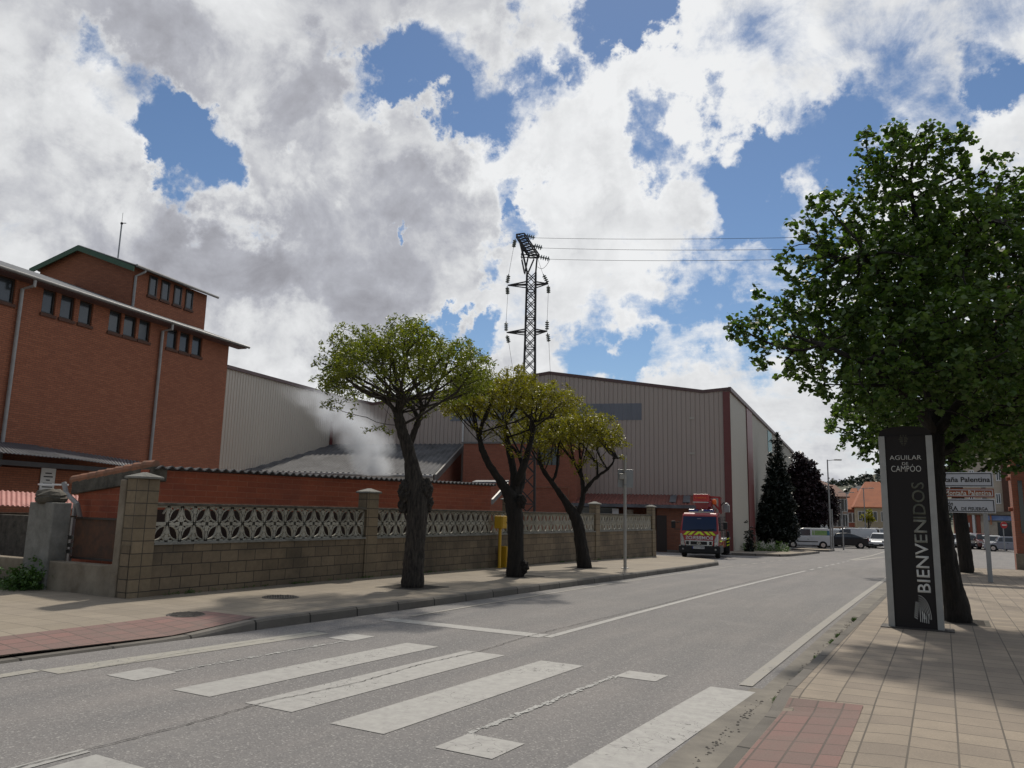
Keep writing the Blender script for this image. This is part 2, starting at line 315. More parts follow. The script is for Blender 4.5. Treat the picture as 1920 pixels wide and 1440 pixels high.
MT['leaf_linden'] = M_leaf('linden_leaves', (.035, .080, .018), (.055, .108, .024), .38, .9, (.12, .18, .045))
MT['leaf_conifer'] = M_leaf('conifer_needles', (.004, .009, .006), (.008, .016, .010), .03, .9, (.014, .024, .014))
MT['leaf_purple'] = M_leaf('purple_leaves', (.010, .005, .008), (.016, .007, .010), .08, .9, (.035, .014, .02))
MT['leaf_weed'] = M_leaf('weed_leaves', (.045, .10, .02), (.06, .12, .025), .2, 2)
MT['leaf_wood'] = M_leaf('far_wood_leaves', (.022, .036, .030), (.035, .05, .038), .05, .03, (.045, .062, .045))
MT['hill'] = M_plain('hill_scrub', (.14, .14, .10), .95, 0, .3, .02, (.05, .065, .045))
MT['sign_dark'] = M_plain('brown_black_panel', (.012, .008, .007), .75, 0, .1); MT['sign_bar'] = M_plain('brushed_aluminium', (.38, .37, .345), .5, .35, .12, 6)
MT['sign_white'] = M_plain('sign_white', (.46, .48, .52), .6, 0, .04); MT['sign_brown'] = M_plain('sign_brown', (.26, .065, .02), .6, 0, .05)
MT['ink'] = M_plain('black_lettering', (.02, .02, .02), .6); MT['letter'] = M_plain('pale_lettering', (.62, .60, .55), .6, 0, .03)
MT['letter_dim'] = M_plain('engraved_lettering', (.055, .05, .03), .6)

# ------------------------------------------------------------------ mesh builder
def auto_uv(me):
    n = len(me.loops)
    if not n: return
    uvl = me.uv_layers.new(name='UVMap'); out = np.empty((n, 2))
    co = np.empty(len(me.vertices)*3); me.vertices.foreach_get('co', co); co = co.reshape(-1, 3)
    vi = np.empty(n, int); me.loops.foreach_get('vertex_index', vi)
    for p in me.polygons:
        nn = p.normal; a = p.loop_start; b = a+p.loop_total; c = co[vi[a:b]]
        if abs(nn.z) > .985: out[a:b] = c[:, :2]
        else:
            t = UPV.cross(nn).normalized(); bb = nn.cross(t)
            out[a:b, 0] = c@np.array(t); out[a:b, 1] = c@np.array(bb)
    uvl.data.foreach_set('uv', out.ravel())
class MB:
    def __init__(s): s.v = []; s.f = []
    def add(s, vs, fs):
        o = len(s.v); s.v += [tuple(v) for v in vs]; s.f += [tuple(i+o for i in f) for f in fs]; return s
    def box(s, a, b, X=None, Y=None, Z=None, o=None):      # extents a..b in a local frame
        X = X or Vector((1, 0, 0)); Y = Y or Vector((0, 1, 0)); Z = Z or Vector((0, 0, 1)); o = o or Vector((0, 0, 0))
        vs = [o+X*x+Y*y+Z*z for z in (a[2], b[2]) for (x, y) in ((a[0], a[1]), (b[0], a[1]), (b[0], b[1]), (a[0], b[1]))]
        return s.add(vs, [(3, 2, 1, 0), (4, 5, 6, 7), (0, 1, 5, 4), (1, 2, 6, 5), (2, 3, 7, 6), (3, 0, 4, 7)])
    def bar(s, p, q, w, h=None, side=None):                # rectangular bar between two points
        p = Vector(p); q = Vector(q); h = h or w; d = (q-p)
        if d.length < 1e-6: return s
        d.normalize(); side = side or (UPV if abs(d.z) < .95 else Vector((1, 0, 0)))
        a = d.cross(side).normalized(); b = a.cross(d)
        vs = [c+a*(i*w/2)+b*(j*h/2) for c in (p, q) for (i, j) in ((-1, -1), (1, -1), (1, 1), (-1, 1))]
        return s.add(vs, [(3, 2, 1, 0), (4, 5, 6, 7), (0, 1, 5, 4), (1, 2, 6, 5), (2, 3, 7, 6), (3, 0, 4, 7)])
    def tube(s, pts, rad, n=8, cap=True):
        pts = [Vector(p) for p in pts]; m = len(pts)
        if isinstance(rad, (int, float)): rad = [rad]*m
        prev = None; rings = []
        for i, p in enumerate(pts):
            d = (pts[min(i+1, m-1)]-pts[max(i-1, 0)]).normalized()
            if prev is None: a = d.cross(UPV if abs(d.z) < .9 else Vector((1, 0, 0))).normalized()
            else: a = (prev-d*prev.dot(d)).normalized()
            prev = a; b = d.cross(a)
            rings.append([p+(a*math.cos(2*math.pi*k/n)+b*math.sin(2*math.pi*k/n))*rad[i] for k in range(n)])
        vs = [v for r in rings for v in r]; fs = []
        for i in range(m-1):
            for k in range(n): fs.append((i*n+k, i*n+(k+1) % n, (i+1)*n+(k+1) % n, (i+1)*n+k))
        if cap: fs.append(tuple(range(n-1, -1, -1))); fs.append(tuple((m-1)*n+k for k in range(n)))
        return s.add(vs, fs)
    def lathe(s, prof, n=16, o=(0, 0, 0), ax='z'):
        vs = []; fs = []; o = Vector(o)
        for (r, z) in prof:
            for k in range(n):
                c, t = math.cos(2*math.pi*k/n)*r, math.sin(2*math.pi*k/n)*r
                vs.append(o+(Vector((c, t, z)) if ax == 'z' else Vector((c, z, t)) if ax == 'y' else Vector((z, c, t))))
        for i in range(len(prof)-1):
            for k in range(n): fs.append((i*n+k, i*n+(k+1) % n, (i+1)*n+(k+1) % n, (i+1)*n+k))
        fs.append(tuple(range(n-1, -1, -1))); fs.append(tuple((len(prof)-1)*n+k for k in range(n)))
        return s.add(vs, fs)
    def prism(s, poly, dvec):                               # closed outline extruded along dvec
        n = len(poly); dvec = Vector(dvec); P = [Vector(p) for p in poly]
        nn = Vector((0, 0, 0))
        for i in range(n): nn += P[i].cross(P[(i+1) % n])
        if nn.dot(dvec) > 0: P = P[::-1]
        vs = P+[p+dvec for p in P]
        fs = [tuple(range(n)), tuple(range(2*n-1, n-1, -1))]+[(i, i+n, (i+1) % n+n, (i+1) % n) for i in range(n)]
        return s.add(vs, fs)
    def quad(s, a, b, c, d): return s.add([a, b, c, d], [(0, 1, 2, 3)])
    def build(s, name, m, parent=None, world=True, bevel=0., smooth=False, uv=True, solid=0.):
        me = bpy.data.meshes.new(name)
        off = parent.location if (parent and world) else Vector((0, 0, 0))
        if parent and world and parent.parent: off = parent.location+parent.parent.location
        vs = [(v[0]-off[0], v[1]-off[1], v[2]-off[2]) for v in s.v]
        me.from_pydata(vs, [], s.f); me.update()
        if uv: auto_uv(me)
        me.materials.append(m); o = bpy.data.objects.new(name, me); COL.objects.link(o)
        if parent: o.parent = parent
        if smooth: me.polygons.foreach_set('use_smooth', [True]*len(me.polygons))
        if solid: md = o.modifiers.new('solid', 'SOLIDIFY'); md.thickness = solid; md.offset = -1
        if bevel: md = o.modifiers.new('bevel', 'BEVEL'); md.width = bevel; md.segments = 2; md.limit_method = 'ANGLE'; md.angle_limit = R_(40)
        return o
def tag(o, label, cat=None, group=None, kind=None):
    if label: o['label'] = label
    if cat: o['category'] = cat
    if group: o['group'] = group
    if kind: o['kind'] = kind
    return o
def thing(name, loc, label, cat, group=None, rz=0.):
    o = bpy.data.objects.new(name, None); COL.objects.link(o); o.location = loc; o.rotation_euler = (0, 0, rz); o.empty_display_size = .3
    return tag(o, label, cat, group)
def struct(name, mb, m, label=None, **kw):
    o = mb.build(name, m, **kw); o['kind'] = 'structure'
    if label: o['label'] = label
    return o
def copy_tree(o, loc=None, rz=None, label=None, parent=None):
    c = o.copy(); COL.objects.link(c)
    if parent: c.parent = parent
    if loc is not None: c.location = loc
    if rz is not None: c.rotation_euler = (0, 0, rz)
    if label: c['label'] = label
    for ch in list(o.children): copy_tree(ch, parent=c)
    return c
_fonts = {}
def text_obj(name, txt, m, parent, origin, X, Yv, height, width=None, ext=.004, align='LEFT', mirror=False, bold=0., spacing=1., world=True, shear=0.):
    cu = bpy.data.curves.new('t', 'FONT'); cu.body = txt; cu.size = 1.; cu.align_x = 'LEFT'; cu.offset = bold; cu.space_character = spacing; cu.shear = shear
    cu.resolution_u = 3
    to = bpy.data.objects.new('t', cu); COL.objects.link(to); dg = bpy.context.evaluated_depsgraph_get(); dg.update()
    me = bpy.data.meshes.new_from_object(to.evaluated_get(dg)); bpy.data.objects.remove(to); bpy.data.curves.remove(cu)
    co = np.array([v.co[:] for v in me.vertices]); x0, x1 = co[:, 0].min(), co[:, 0].max()
    sy = height/.70; sx = width/(x1-x0) if width else sy
    X = Vector(X).normalized(); Yv = Vector(Yv).normalized(); Z = X.cross(Yv); O = Vector(origin)
    off = parent.location if (parent and world) else Vector((0, 0, 0))
    W = (x1-x0)*sx; sh = {'LEFT': 0, 'CENTER': -W/2, 'RIGHT': -W}[align]
    for v, c in zip(me.vertices, co):
        xx = (c[0]-x0)*sx
        if mirror: xx = W-xx
        v.co = O-off+X*(xx+sh)+Yv*(c[1]*sy)+Z*.001
    me.materials.clear(); me.materials.append(m); o = bpy.data.objects.new(name, me); COL.objects.link(o); o.parent = parent
    md = o.modifiers.new('s', 'SOLIDIFY'); md.thickness = ext; md.offset = 1 if not mirror else -1
    return o
def corr(mb, lo, hi, pitch, depth, nrm, kind='trap', rows=1):
    """ribbed sheet between curves lo(u), hi(u), u in metres along; nrm = outward normal"""
    (p0, p1), (q0, q1) = lo, hi; p0, p1, q0, q1 = map(Vector, (p0, p1, q0, q1)); nrm = Vector(nrm)
    Ln = (p1-p0).length; n = max(2, int(Ln/pitch)); us = []
    prof = {'trap': ((0, 0), (.72, 0), (.80, 1), (.92, 1), (1, 0)), 'wave': tuple((k/6, .5-.5*math.cos(2*math.pi*k/6)) for k in range(7)),
            'tri': ((0, 0), (.5, 1), (1, 0)), 'pan': ((0, 0), (.86, 0), (.90, 1), (.96, 1), (1, 0))}[kind]
    for i in range(n):
        for (a, h) in prof[:-1]: us.append(((i+a)/n, h))
    us.append((1., 0)); vs = []
    for (u, h) in us:
        a = p0.lerp(p1, u)+nrm*(h*depth); b = q0.lerp(q1, u)+nrm*(h*depth)
        for r in range(rows+1): vs.append(a.lerp(b, r/rows))
    m = rows+1; fs = []
    flip = (p1-p0).cross(q0-p0).dot(nrm) < 0
    for i in range(len(us)-1):
        for r in range(rows):
            f = (i*m+r, (i+1)*m+r, (i+1)*m+r+1, i*m+r+1); fs.append(f[::-1] if flip else f)
    return mb.add(vs, fs)
# ------------------------------------------------------------------ the setting: ground, road, pavements, paint
def sheet(mb, xa, xb, y0, y1, off, step=1.0, nx=1):
    ys = list(np.arange(y0, y1, step))+[y1]; fa = xa if callable(xa) else (lambda y: xa); fb = xb if callable(xb) else (lambda y: xb)
    fo = off if callable(off) else (lambda x, y: off); vs = []; fs = []
    for y in ys:
        for k in range(nx+1):
            x = fa(y)+(fb(y)-fa(y))*k/nx; vs.append((x, y, g(y)+fo(x, y)))
    m = nx+1
    for i in range(len(ys)-1):
        for k in range(nx): fs.append((i*m+k, i*m+k+1, (i+1)*m+k+1, (i+1)*m+k))
    return mb.add(vs, fs)
gm = MB()
for (a, b, st) in ((-60, 170, 4.), (170, 420, 25.), (420, 6000, 700.)): sheet(gm, -3000, 3000, a, b, -.06, st, 8)
struct('ground', gm, MT['earth'])
rm = MB(); sheet(rm, -40, 60, -25, 200, 0., 1.0, 1); struct('road', rm, MT['asphalt'])

def lerp_tab(t):
    xs, ys = zip(*t); return lambda v: float(np.interp(v, xs, ys))
kx = lerp_tab([(-12, -8.6), (4.6, -8.28), (7, -8.05), (12, -7.75), (20, -7.55), (26, -7.58), (31, -7.8), (33, -8.35), (34, -9.2), (34.6, -10.4), (34.9, -11.5)])
def ramp(y): return float(np.interp(y, [2.9, 4.1, 6.5, 7.7], [0, 1, 1, 0]))
def zl(x, y): return .13-.105*ramp(y)*min(1, max(0, (x+9.3)/1.15))
sl_ = MB(); sheet(sl_, lambda y: -26 if y < 8.2 else -11.6, lambda y: kx(y)-.15, -12, 8.2, zl, .3, 30)
sheet(sl_, -11.6, lambda y: kx(y)-.15, 8.2, 34.8, zl, .4, 10)
struct('pavement_left', sl_, MT['pave_l'])
rd = MB(); sheet(rd, -9.16, lambda y: kx(y)-.152, -3, 7.75, lambda x, y: zl(x, y)+.008, .1, 12); struct('red_paving_left', rd, MT['pave_red'])
kb = MB()
def kerb(mb, fx, y0, y1, w, hf, side, step=.3):
    ys = list(np.arange(y0, y1, step))+[y1]; vs = []; fs = []
    for y in ys:
        x = fx(y); h = hf(y); z = g(y)
        prof = [(x+side*.015, -.05), (x, h-.03), (x-side*.025, h), (x-side*w, h)]
        for (a, b) in prof: vs.append((a, y, z+b))
    for i in range(len(ys)-1):
        for k in range(3):
            f = (i*4+k, (i+1)*4+k, (i+1)*4+k+1, i*4+k+1); fs.append(f if side > 0 else f[::-1])
    return mb.add(vs, fs)
kerb(kb, kx, -12, 34.8, .15, lambda y: .134-.11*ramp(y), 1)
MT['kerb'] = M_tiles('kerb_stones', (.17, .155, .135), (.12, .11, .095), (.02, .018, .016), 60., .95, .016, .6, (.06, .053, .045), 0, 1.5)
struct('kerb_left', kb, MT['kerb'])
# second pavement past the yard entrance, with its rounded corners
def slab(name, poly, off, m, kerbname=None, kh=.13, inner=.15):
    n = len(poly); mb = MB(); vs = [(p[0], p[1], g(p[1])+off) for p in poly]; mb.add(vs, [tuple(range(n))])
    o = struct(name, mb, m)
    if kerbname:
        k = MB(); c = Vector((sum(p[0] for p in poly)/n, sum(p[1] for p in poly)/n))
        for i in range(n):
            a, b = poly[i], poly[(i+1) % n]
            for (p, q) in ((a, b),):
                z0, z1 = g(p[1]), g(q[1])
                d = (Vector(q[:2])-Vector(p[:2])).normalized(); nn = Vector((d.y, -d.x))
                P, Q = Vector(p[:2]), Vector(q[:2])
                vs = [(P.x+nn.x*.03, P.y+nn.y*.03, z0-.05), (Q.x+nn.x*.03, Q.y+nn.y*.03, z1-.05), (Q.x, Q.y, z1+off+.004), (P.x, P.y, z0+off+.004), (Q.x-nn.x*inner, Q.y-nn.y*inner, z1+off+.005), (P.x-nn.x*inner, P.y-nn.y*inner, z0+off+.005)]
                k.add(vs, [(0, 1, 2, 3), (3, 2, 4, 5)])
        struct(kerbname, k, MT['kerb'])
    return o
slab('pavement_beyond_entrance', [(-12.6, 44.6), (-9.4, 45.6), (-8.2, 46.6), (-7.9, 48), (-7.9, 54), (-8.0, 61), (-8.5, 62.2), (-9.6, 62.8), (-15.5, 58.5), (-16.5, 50), (-14.5, 45.5)], .13, MT['pave_l'], 'kerb_beyond_entrance')
slab('traffic_island', [(-10.8, 66.2), (-8.9, 65.6), (-8.0, 66.4), (-7.9, 69.0), (-8.6, 69.8), (-10.6, 69.8)], .13, MT['pave_l'], 'kerb_of_island')
# right pavement
def zr(x, y):
    r = float(np.interp(y, [6.9, 7.35], [1, 0])); return .12-.075*r*min(1, max(0, (-.35-x)/1.0))
kxr = lerp_tab([(-10, -1.36), (7, -1.36), (12, -1.30), (20, -1.22), (32, -1.1), (36, -.8), (38, .1), (38.9, 1.6)])
sr = MB(); sheet(sr, lambda y: kxr(y)+.12, 16, -9, 38.9, zr, .22, 40); struct('pavement_right', sr, MT['pave_r'])
kr = MB(); kerb(kr, kxr, -9, 38.9, .12, lambda y: .123-.075*float(np.interp(y, [6.9, 7.35], [1, 0])), -1); kk = struct('kerb_right', kr, MT['kerb'])
kf = MB()
for i in range(30):
    x0 = 1.6+i*.5; kf.box((x0, 38.88, g(38.9)-.05), (x0+.494, 39.02, g(38.9)+.122))
struct('kerb_at_side_street', kf, MT['kerb'])
rr = MB(); sheet(rr, -1.235, -.66, -3, 7.2, lambda x, y: zr(x, y)+.004, .3, 3); struct('red_paving_right', rr, MT['pave_red'])
gt = MB(); sheet(gt, -1.70, -1.365, -9, 7.9, .003, .5); struct('gutter', gt, MT['gutter'])
gt = MB(); sheet(gt, -1.60, lambda y: kxr(y)-.005, 7.9, 33, .003, .5); struct('gutter_strip', gt, MT['gutter'])

def stripe(mb, x0, x1, y0, y1, off=.004, sk=0.):
    jag = 0
    return sheet(mb, lambda y: x0+sk*(y-y0), lambda y: x1+sk*(y-y0), y0, y1, off, .5)
zb = MB()
for (a, b, y0, y1) in ((-5.99, -5.52, 4.78, 7.98), (-5.12, -4.60, 4.80, 7.96), (-4.13, -3.62, 4.72, 7.93), (-3.14, -2.68, 4.66, 5.08), (-2.98, -2.56, 7.62, 7.98), (-2.37, -1.95, 1.2, 7.72)):
    stripe(zb, a, b, y0, y1, .004, .05)
stripe(zb, -6.98, -6.56, 4.82, 5.28); stripe(zb, -6.83, -6.44, 7.68, 8.12)
struct('zebra_crossing', zb, MT['mark'])
z2 = MB(); stripe(z2, -7.68, -7.38, 4.60, 7.95, .004, .10); stripe(z2, -7.78, -7.62, -4, 4.58, .005, 0); struct('dusty_road_stripe', z2, MT['mark_dirty'])
z3 = MB(); random.seed(77)
for (xa_, xb_, y0_, y1_, n_) in ((-6.64, -6.50, 5.28, 7.68, 150), (-3.12, -2.98, 5.08, 7.64, 330)  ):
    for k in range(n_):
        u = random.random(); x_ = xa_+(xb_-xa_)*u+random.gauss(0, .014); y_ = y0_+(y1_-y0_)*u; w_ = random.uniform(.003, .017); l_ = random.uniform(.008, .04); z_ = g(y_)+.004+.003*random.random()
        z3.add([(x_-w_, y_-l_*.4, z_), (x_+w_*.6, y_-l_, z_), (x_+w_, y_+l_*.5, z_), (x_-w_*.5, y_+l_, z_)], [(0, 1, 2, 3)])
struct('erased_crossing_lines', z3, MT['mark_worn'])
z4 = MB(); sheet(z4, -7.35, -4.72, 9.36, 9.66, .004, .3, 4)
stripe(z4, -4.70, -4.585, 9.45, 30.2, .004, .009)
for k in range(7): stripe(z4, -4.50, -4.39, 31.2+2.1*k, 32.2+2.1*k, .004)
stripe(z4, -5.04, -4.94, 1.5, 3.36, .004); sheet(z4, -4.86, -2.2, 2.95, 3.34, .004, .2, 3)
struct('lane_markings', z4, MT['mark'])
z5 = MB(); stripe(z5, -1.83, -1.70, 7.95, 58, .007, .004); struct('right_edge_line', z5, MT['mark_old'])
z6 = MB(); stripe(z6, -7.28, -7.20, 10, 31, .006, .002)
for k in range(7): stripe(z6, -7.2, -7.1, 32+2*k, 33+2*k, .004)
z6.add([(-4.55, 46, g(46)+.004), (-4.2, 46, g(46)+.004), (-3.2, 60, g(60)+.004), (-3.45, 60, g(60)+.004)], [(0, 1, 2, 3)])
stripe(z6, -4.6, -4.4, 46, 80, .008, .0)
for k in range(4): sheet(z6, -4.4, -4.3+.28*k, 49+3*k, 49.6+3*k, .007, .3)
struct('faded_edge_line', z6, MT['mark_old'])
# parking bay lines in the side street at right
z7 = MB()
for k in range(9): stripe(z7, 1.5+2.6*k, 1.62+2.6*k, 60, 65, .006, .55)
for (a, b, c, d) in ((-1, 22, 46, 46.25), (3, 14, 50, 50.2), (2, 20, 42.5, 42.7)): sheet(z7, a, b, c, d, .006, .3, 4)
struct('parking_lines', z7, MT['mark'])
# long crack in the asphalt
def crack(mb, pts, w):
    for i in range(len(pts)-1):
        a, b = pts[i], pts[i+1]; n = max(2, int(math.hypot(b[0]-a[0], b[1]-a[1])/.05)); last = None
        for k in range(n+1):
            t = k/n; x = a[0]+(b[0]-a[0])*t+random.uniform(-.012, .012); y = a[1]+(b[1]-a[1])*t; ww = w*random.uniform(.4, 1.1)
            cur = ((x-ww, y, g(y)+.009), (x+ww, y, g(y)+.009))
            if last: mb.add([last[0], last[1], cur[1], cur[0]], [(0, 1, 2, 3)])
            last = cur
ck = MB(); crack(ck, [(-4.95, -1), (-5.0, 1.5), (-4.99, 3.4), (-4.96, 4.1), (-5.0, 4.86), (-4.86, 5.9), (-4.90, 7.0), (-4.80, 8.0), (-4.88, 9.3), (-4.72, 14), (-4.74, 22), (-4.6, 30)], .006)
crack(ck, [(-7.3, 4.2), (-7.36, 6), (-7.2, 8.5), (-7.05, 11)], .0035)
struct('crack', ck, M_plain('dark_crack', (.035, .033, .032), 1, 0, .2))  # cracks drawn as flat dark strips
# broken edge along the right kerb
be = MB(); random.seed(3)
for i in range(420):
    y = random.uniform(5.0, 15); x = -1.40+random.gauss(0, .03)-(.12 if y < 7.4 else 0); r = random.uniform(.003, .011)
    be.lathe([(r, -.01), (r*1.1, r*.3), (r*.4, r*.8)], 5, (x, y, g(y)+.003))
tag(be.build('kerb_grit', M_plain('loose_grit', (.17, .155, .135), .95)), 'loose grit and crumbs of asphalt along the right kerb', 'grit', kind='stuff')

# ------------------------------------------------------------------ boundary fence of blocks and lattice
XW = -11.33
def S(y): return g(y)+.13
ft = thing('boundary_fence', (XW, 21, S(21)), 'sand coloured block wall with white concrete lattice panels along the left pavement', 'fence')
bw = MB(); n = 60; vs = []; fs = []
ys = np.linspace(8.0, 34.0, n+1)
for y in ys: vs += [(XW, y, S(y)-.3), (XW, y, .935), (XW-.2, y, .935), (XW-.2, y, S(y)-.3)]
for i in range(n):
    for k in range(3): fs.append((i*4+k, (i+1)*4+k, (i+1)*4+k+1, i*4+k+1))
fs += [(0, 1, 2, 3), (n*4+3, n*4+2, n*4+1, n*4)]
bw.add(vs, fs); bw.build('block_wall', MT['block'], ft)
PY = [8.21, 13.95, 20.55, 27.15, 33.62]
for i, y in enumerate(PY):
    h = 1.95 if i else 2.0
    p = MB(); p.box((XW-.24, y-.2, S(y)-.2), (XW+.035, y+.2, h)); po = p.build('pillar', MT['pillar_block'], ft, bevel=.012)
    c = MB(); a = .23; zc = h
    c.add([(XW-.30, y-a, zc), (XW+.09, y-a, zc), (XW+.09, y+a, zc), (XW-.30, y+a, zc), (XW-.30, y-a, zc+.035), (XW+.09, y-a, zc+.035), (XW+.09, y+a, zc+.035), (XW-.30, y+a, zc+.035), (XW-.105-.05, y, zc+.11), (XW-.105+.05, y, zc+.11)],
          [(3, 2, 1, 0), (0, 1, 5, 4), (1, 2, 6, 5), (2, 3, 7, 6), (3, 0, 4, 7), (4, 5, 9, 8), (6, 7, 8, 9), (5, 6, 9), (7, 4, 8)])
    co = c.build('cap', MT['concrete_grey'], po, bevel=.008); 
    # the cap is a sub-part: its parent (the pillar mesh) sits at the fence's origin
for i in range(4):
    y0, y1 = PY[i]+.2, PY[i+1]-.2
    b = MB(); b.box((XW-.23, y0, .935), (XW+.04, y1, .975)); b.build('sill', MT['concrete_grey'], ft, bevel=.006)
    b = MB(); b.box((XW-.20, y0, 1.575), (XW+.02, y1, 1.625)); b.build('coping', MT['concrete_dark'], ft, bevel=.008)
    nb = round((y1-y0)/.262); w = (y1-y0)/nb; hh = .30; lb = MB(); X0 = XW-.075; X1 = XW-.040; xm = (X0+X1)/2; dp = X1-X0
    AX = Vector((1, 0, 0))
    def lb_bar(p, q, t): lb.bar((xm, p[0], p[1]), (xm, q[0], q[1]), dp*.9, t, side=AX) if False else lb.bar((xm, p[0], p[1]), (xm, q[0], q[1]), t, dp, side=AX)
    for r in range(2):
        zb0 = .975+r*.3
        for c in range(nb):
            if i == 0 and r == 1 and c == 0: miss = True
            else: miss = False
            ya = y0+c*w; f = (c+r) % 2 == 0
            def P(u, v): return (ya+(u if f else 1-u)*w, zb0+v*hh)
            T = .025
            for (p, q) in (((0, .05), (1, .05)), ((0, .95), (1, .95)), ((.06, 0), (.06, 1)), ((.94, 0), (.94, 1))): lb_bar(P(*p), P(*q), T*1.15)
            if miss: lb_bar(P(.1, .9), P(.35, .55), T*.6); continue
            for s_ in (1, -1):
                pts = []
                for k in range(7):
                    t = k/6; o = .27*math.sin(math.pi*t)*s_; pts.append((.08+.84*t-o*.72, .08+.84*t+o*.72))
                for k in range(6): lb_bar(P(*pts[k]), P(*pts[k+1]), T*.75)
                m = pts[3]; cnr = (.06, .94) if s_ > 0 else (.94, .06)
                lb_bar(P(*m), P(*cnr), T*.65); 
                for kk_, e in ((1.6, (.06, .58) if s_ > 0 else (.58, .06)), (4.4, (.42, .94) if s_ > 0 else (.94, .42))):
                    a = pts[int(kk_)]; lb_bar(P(*a), P(*e), T*.6)
    lb.build('lattice_panel', MT['lattice'], ft)

# low concrete wall, grey post and rusty sheet gate, going left from the corner pillar
def GX(x, yplane, z): d = ray(x, 900); d2 = CAM+d*(yplane/d.y); return d2.x
yl = 8.12
lw = thing('low_wall', (-14, yl, S(8)), 'low stained concrete wall running left from the corner pillar of the lattice fence', 'wall')
b = MB(); b.prism([(XW-.26, yl-.12, -.1), (XW-.26, yl-.12, .66), (XW-.6, yl-.12, .60), (-22, yl-.12, .60), (-22, yl-.12, -.1)], (0, .22, 0)); b.build('wall', MT['concrete'], lw, bevel=.02)
cc = MB(); cc.box((XW-.255, yl-.14, -.1), (XW-.235-.02, yl+.1, 1.99)); 
b = MB(); b.box((XW-.40, yl-.13, -.05), (XW-.245, yl+.12, 1.98)); b.build('corner_strip', MT['concrete'], lw, bevel=.015)
def atY(x, y, Y): d = ray(x, y); return CAM+d*(Y/d.y)
gp = thing('concrete_post', (-14.2, yl, S(8)), 'tall grey concrete gate post with a crumbling mossy cap beside the rusty sheet', 'post')
a0, a1 = atY(66, 1000, yl).x, atY(112, 1000, yl).x; zt = atY(90, 942, yl).z
b = MB(); b.box((a0, yl-.16, 0), (a1, yl+.16, zt)); b.build('shaft', MT['concrete_grey'], gp, bevel=.015)
b = MB(); random.seed(11)
b.lathe([(.20, zt-.02), (.25, zt+.02), (.26, zt+.08), (.235, zt+.10), (.25, zt+.13), (.21, zt+.19), (.12, zt+.23), (.02, zt+.24)], 9, ((a0+a1)/2, yl, 0))
b.v = [(x+random.uniform(-.018, .018), y+random.uniform(-.018, .018), z+random.uniform(-.014, .014)) for x, y, z in b.v]
b.build('cap', MT['concrete_dark'], gp)
rg = thing('sheet_gate', (-12.6, yl+.3, .6), 'rusty brown sheet metal gate with dark frame closing the gap beside the corner pillar', 'gate')
x0, x1 = atY(138, 1020, yl+.25).x, atY(240, 1020, yl+.25).x; z0, z1 = atY(200, 1050, yl+.25).z, atY(200, 973, yl+.25).z
b = MB(); b.box((x0, yl+.24, z0), (x1, yl+.255, z1)); b.build('sheet', MT['rust'], rg)
b = MB()
for (p, q) in (((x0, z1), (x1, z1)), ((x1, z1), (x1, z0)), ((x0, z0), (x1, z0))): b.bar((p[0], yl+.23, p[1]), (q[0], yl+.23, q[1]), .035)
b.build('frame', MT['frame'], rg)
x2 = atY(105, 1000, yl+.25).x; og = thing('bar_gate', (x2+.2, yl+.3, .6), 'thin rail gate leaf with pale boards between the grey post and the rusty sheet', 'gate')
b = MB(); b.bar((x2, yl+.23, z1+.02), (x0, yl+.23, z1+.02), .03); b.bar((x2+.03, yl+.23, z1), (x2+.03, yl+.23, z0), .03); b.build('frame', MT['frame'], og)
b = MB()
for k, zz in enumerate((z0+.06, z0+.17, z0+.30)): b.box((x2+.03, yl+.26, zz), (x0-.02, yl+.28, zz+.07))
b.build('board', MT['concrete_grey'], og)
yb = 12.2; xa, xb = atY(-40, 1000, yb).x, atY(62, 1000, yb).x
b = MB(); b.box((xa, yb, -.1), (xb+2.6, yb+.2, atY(40, 966, yb).z)); o = b.build('yard_wall', MT['concrete_dark'], bevel=.02); tag(o, 'dark mossy yard wall behind the grey concrete post at far left', 'wall')

# ------------------------------------------------------------------ brick shed behind the fence
XS = -12.35
def atX(x, y, X=XS): d = ray(x, y); return CAM+d*(X/d.x)
s0, s1 = atX(280, 874), atX(921, 908); yS0, yS1 = s0.y, s1.y; z0, z1 = s0.z, s1.z
sh = thing('brick_shed', (XS-1.5, (yS0+yS1)/2, 0), 'long low red brick shed with wavy roof edge right behind the lattice fence', 'shed')
b = MB(); b.prism([(XS, yS0, -.1), (XS, yS1, -.3), (XS, yS1, z1-.06), (XS, yS0, z0-.06)], (-.22, 0, 0)); b.build('wall', MT['brick_shed'], sh)
b = MB(); b.prism([(XS+.003, yS0+.002, -.1), (XS+.003, yS1, -.3), (XS+.003, yS1, 1.50), (XS+.003, yS0+.002, 1.50)], (.03, 0, 0)); b.build('plinth_or_shade_band', M_plain('lattice_gap_shade', (.05, .03, .024), .9, 0, .3, 2), sh)  # dark sheet on the wall, painting in the shade behind the lattice
SL = .20; wS = 2.0; yE = yS0+.12
el = atY(150, 905, yE); wS = min(3.2, max(1.6, XS-el.x)); zE = el.z
b = MB(); b.prism([(XS-.22, yE, -.1), (XS-.22, yE, z0-.10), (XS-wS, yE, zE-.06), (XS-wS, yE, -.1)], (0, .22, 0)); b.build('end_wall', MT['brick_shed'], sh)
b = MB(); b.prism([(XS+.06, yE-.10, z0+.0), (XS+.06, yE-.10, z0-.26), (XS-wS-.1, yE-.10, zE-.22), (XS-wS-.1, yE-.10, zE+.02)], (0, .32, 0)); b.build('verge_beam', MT['concrete_dark'], sh, bevel=.015)
b = MB()
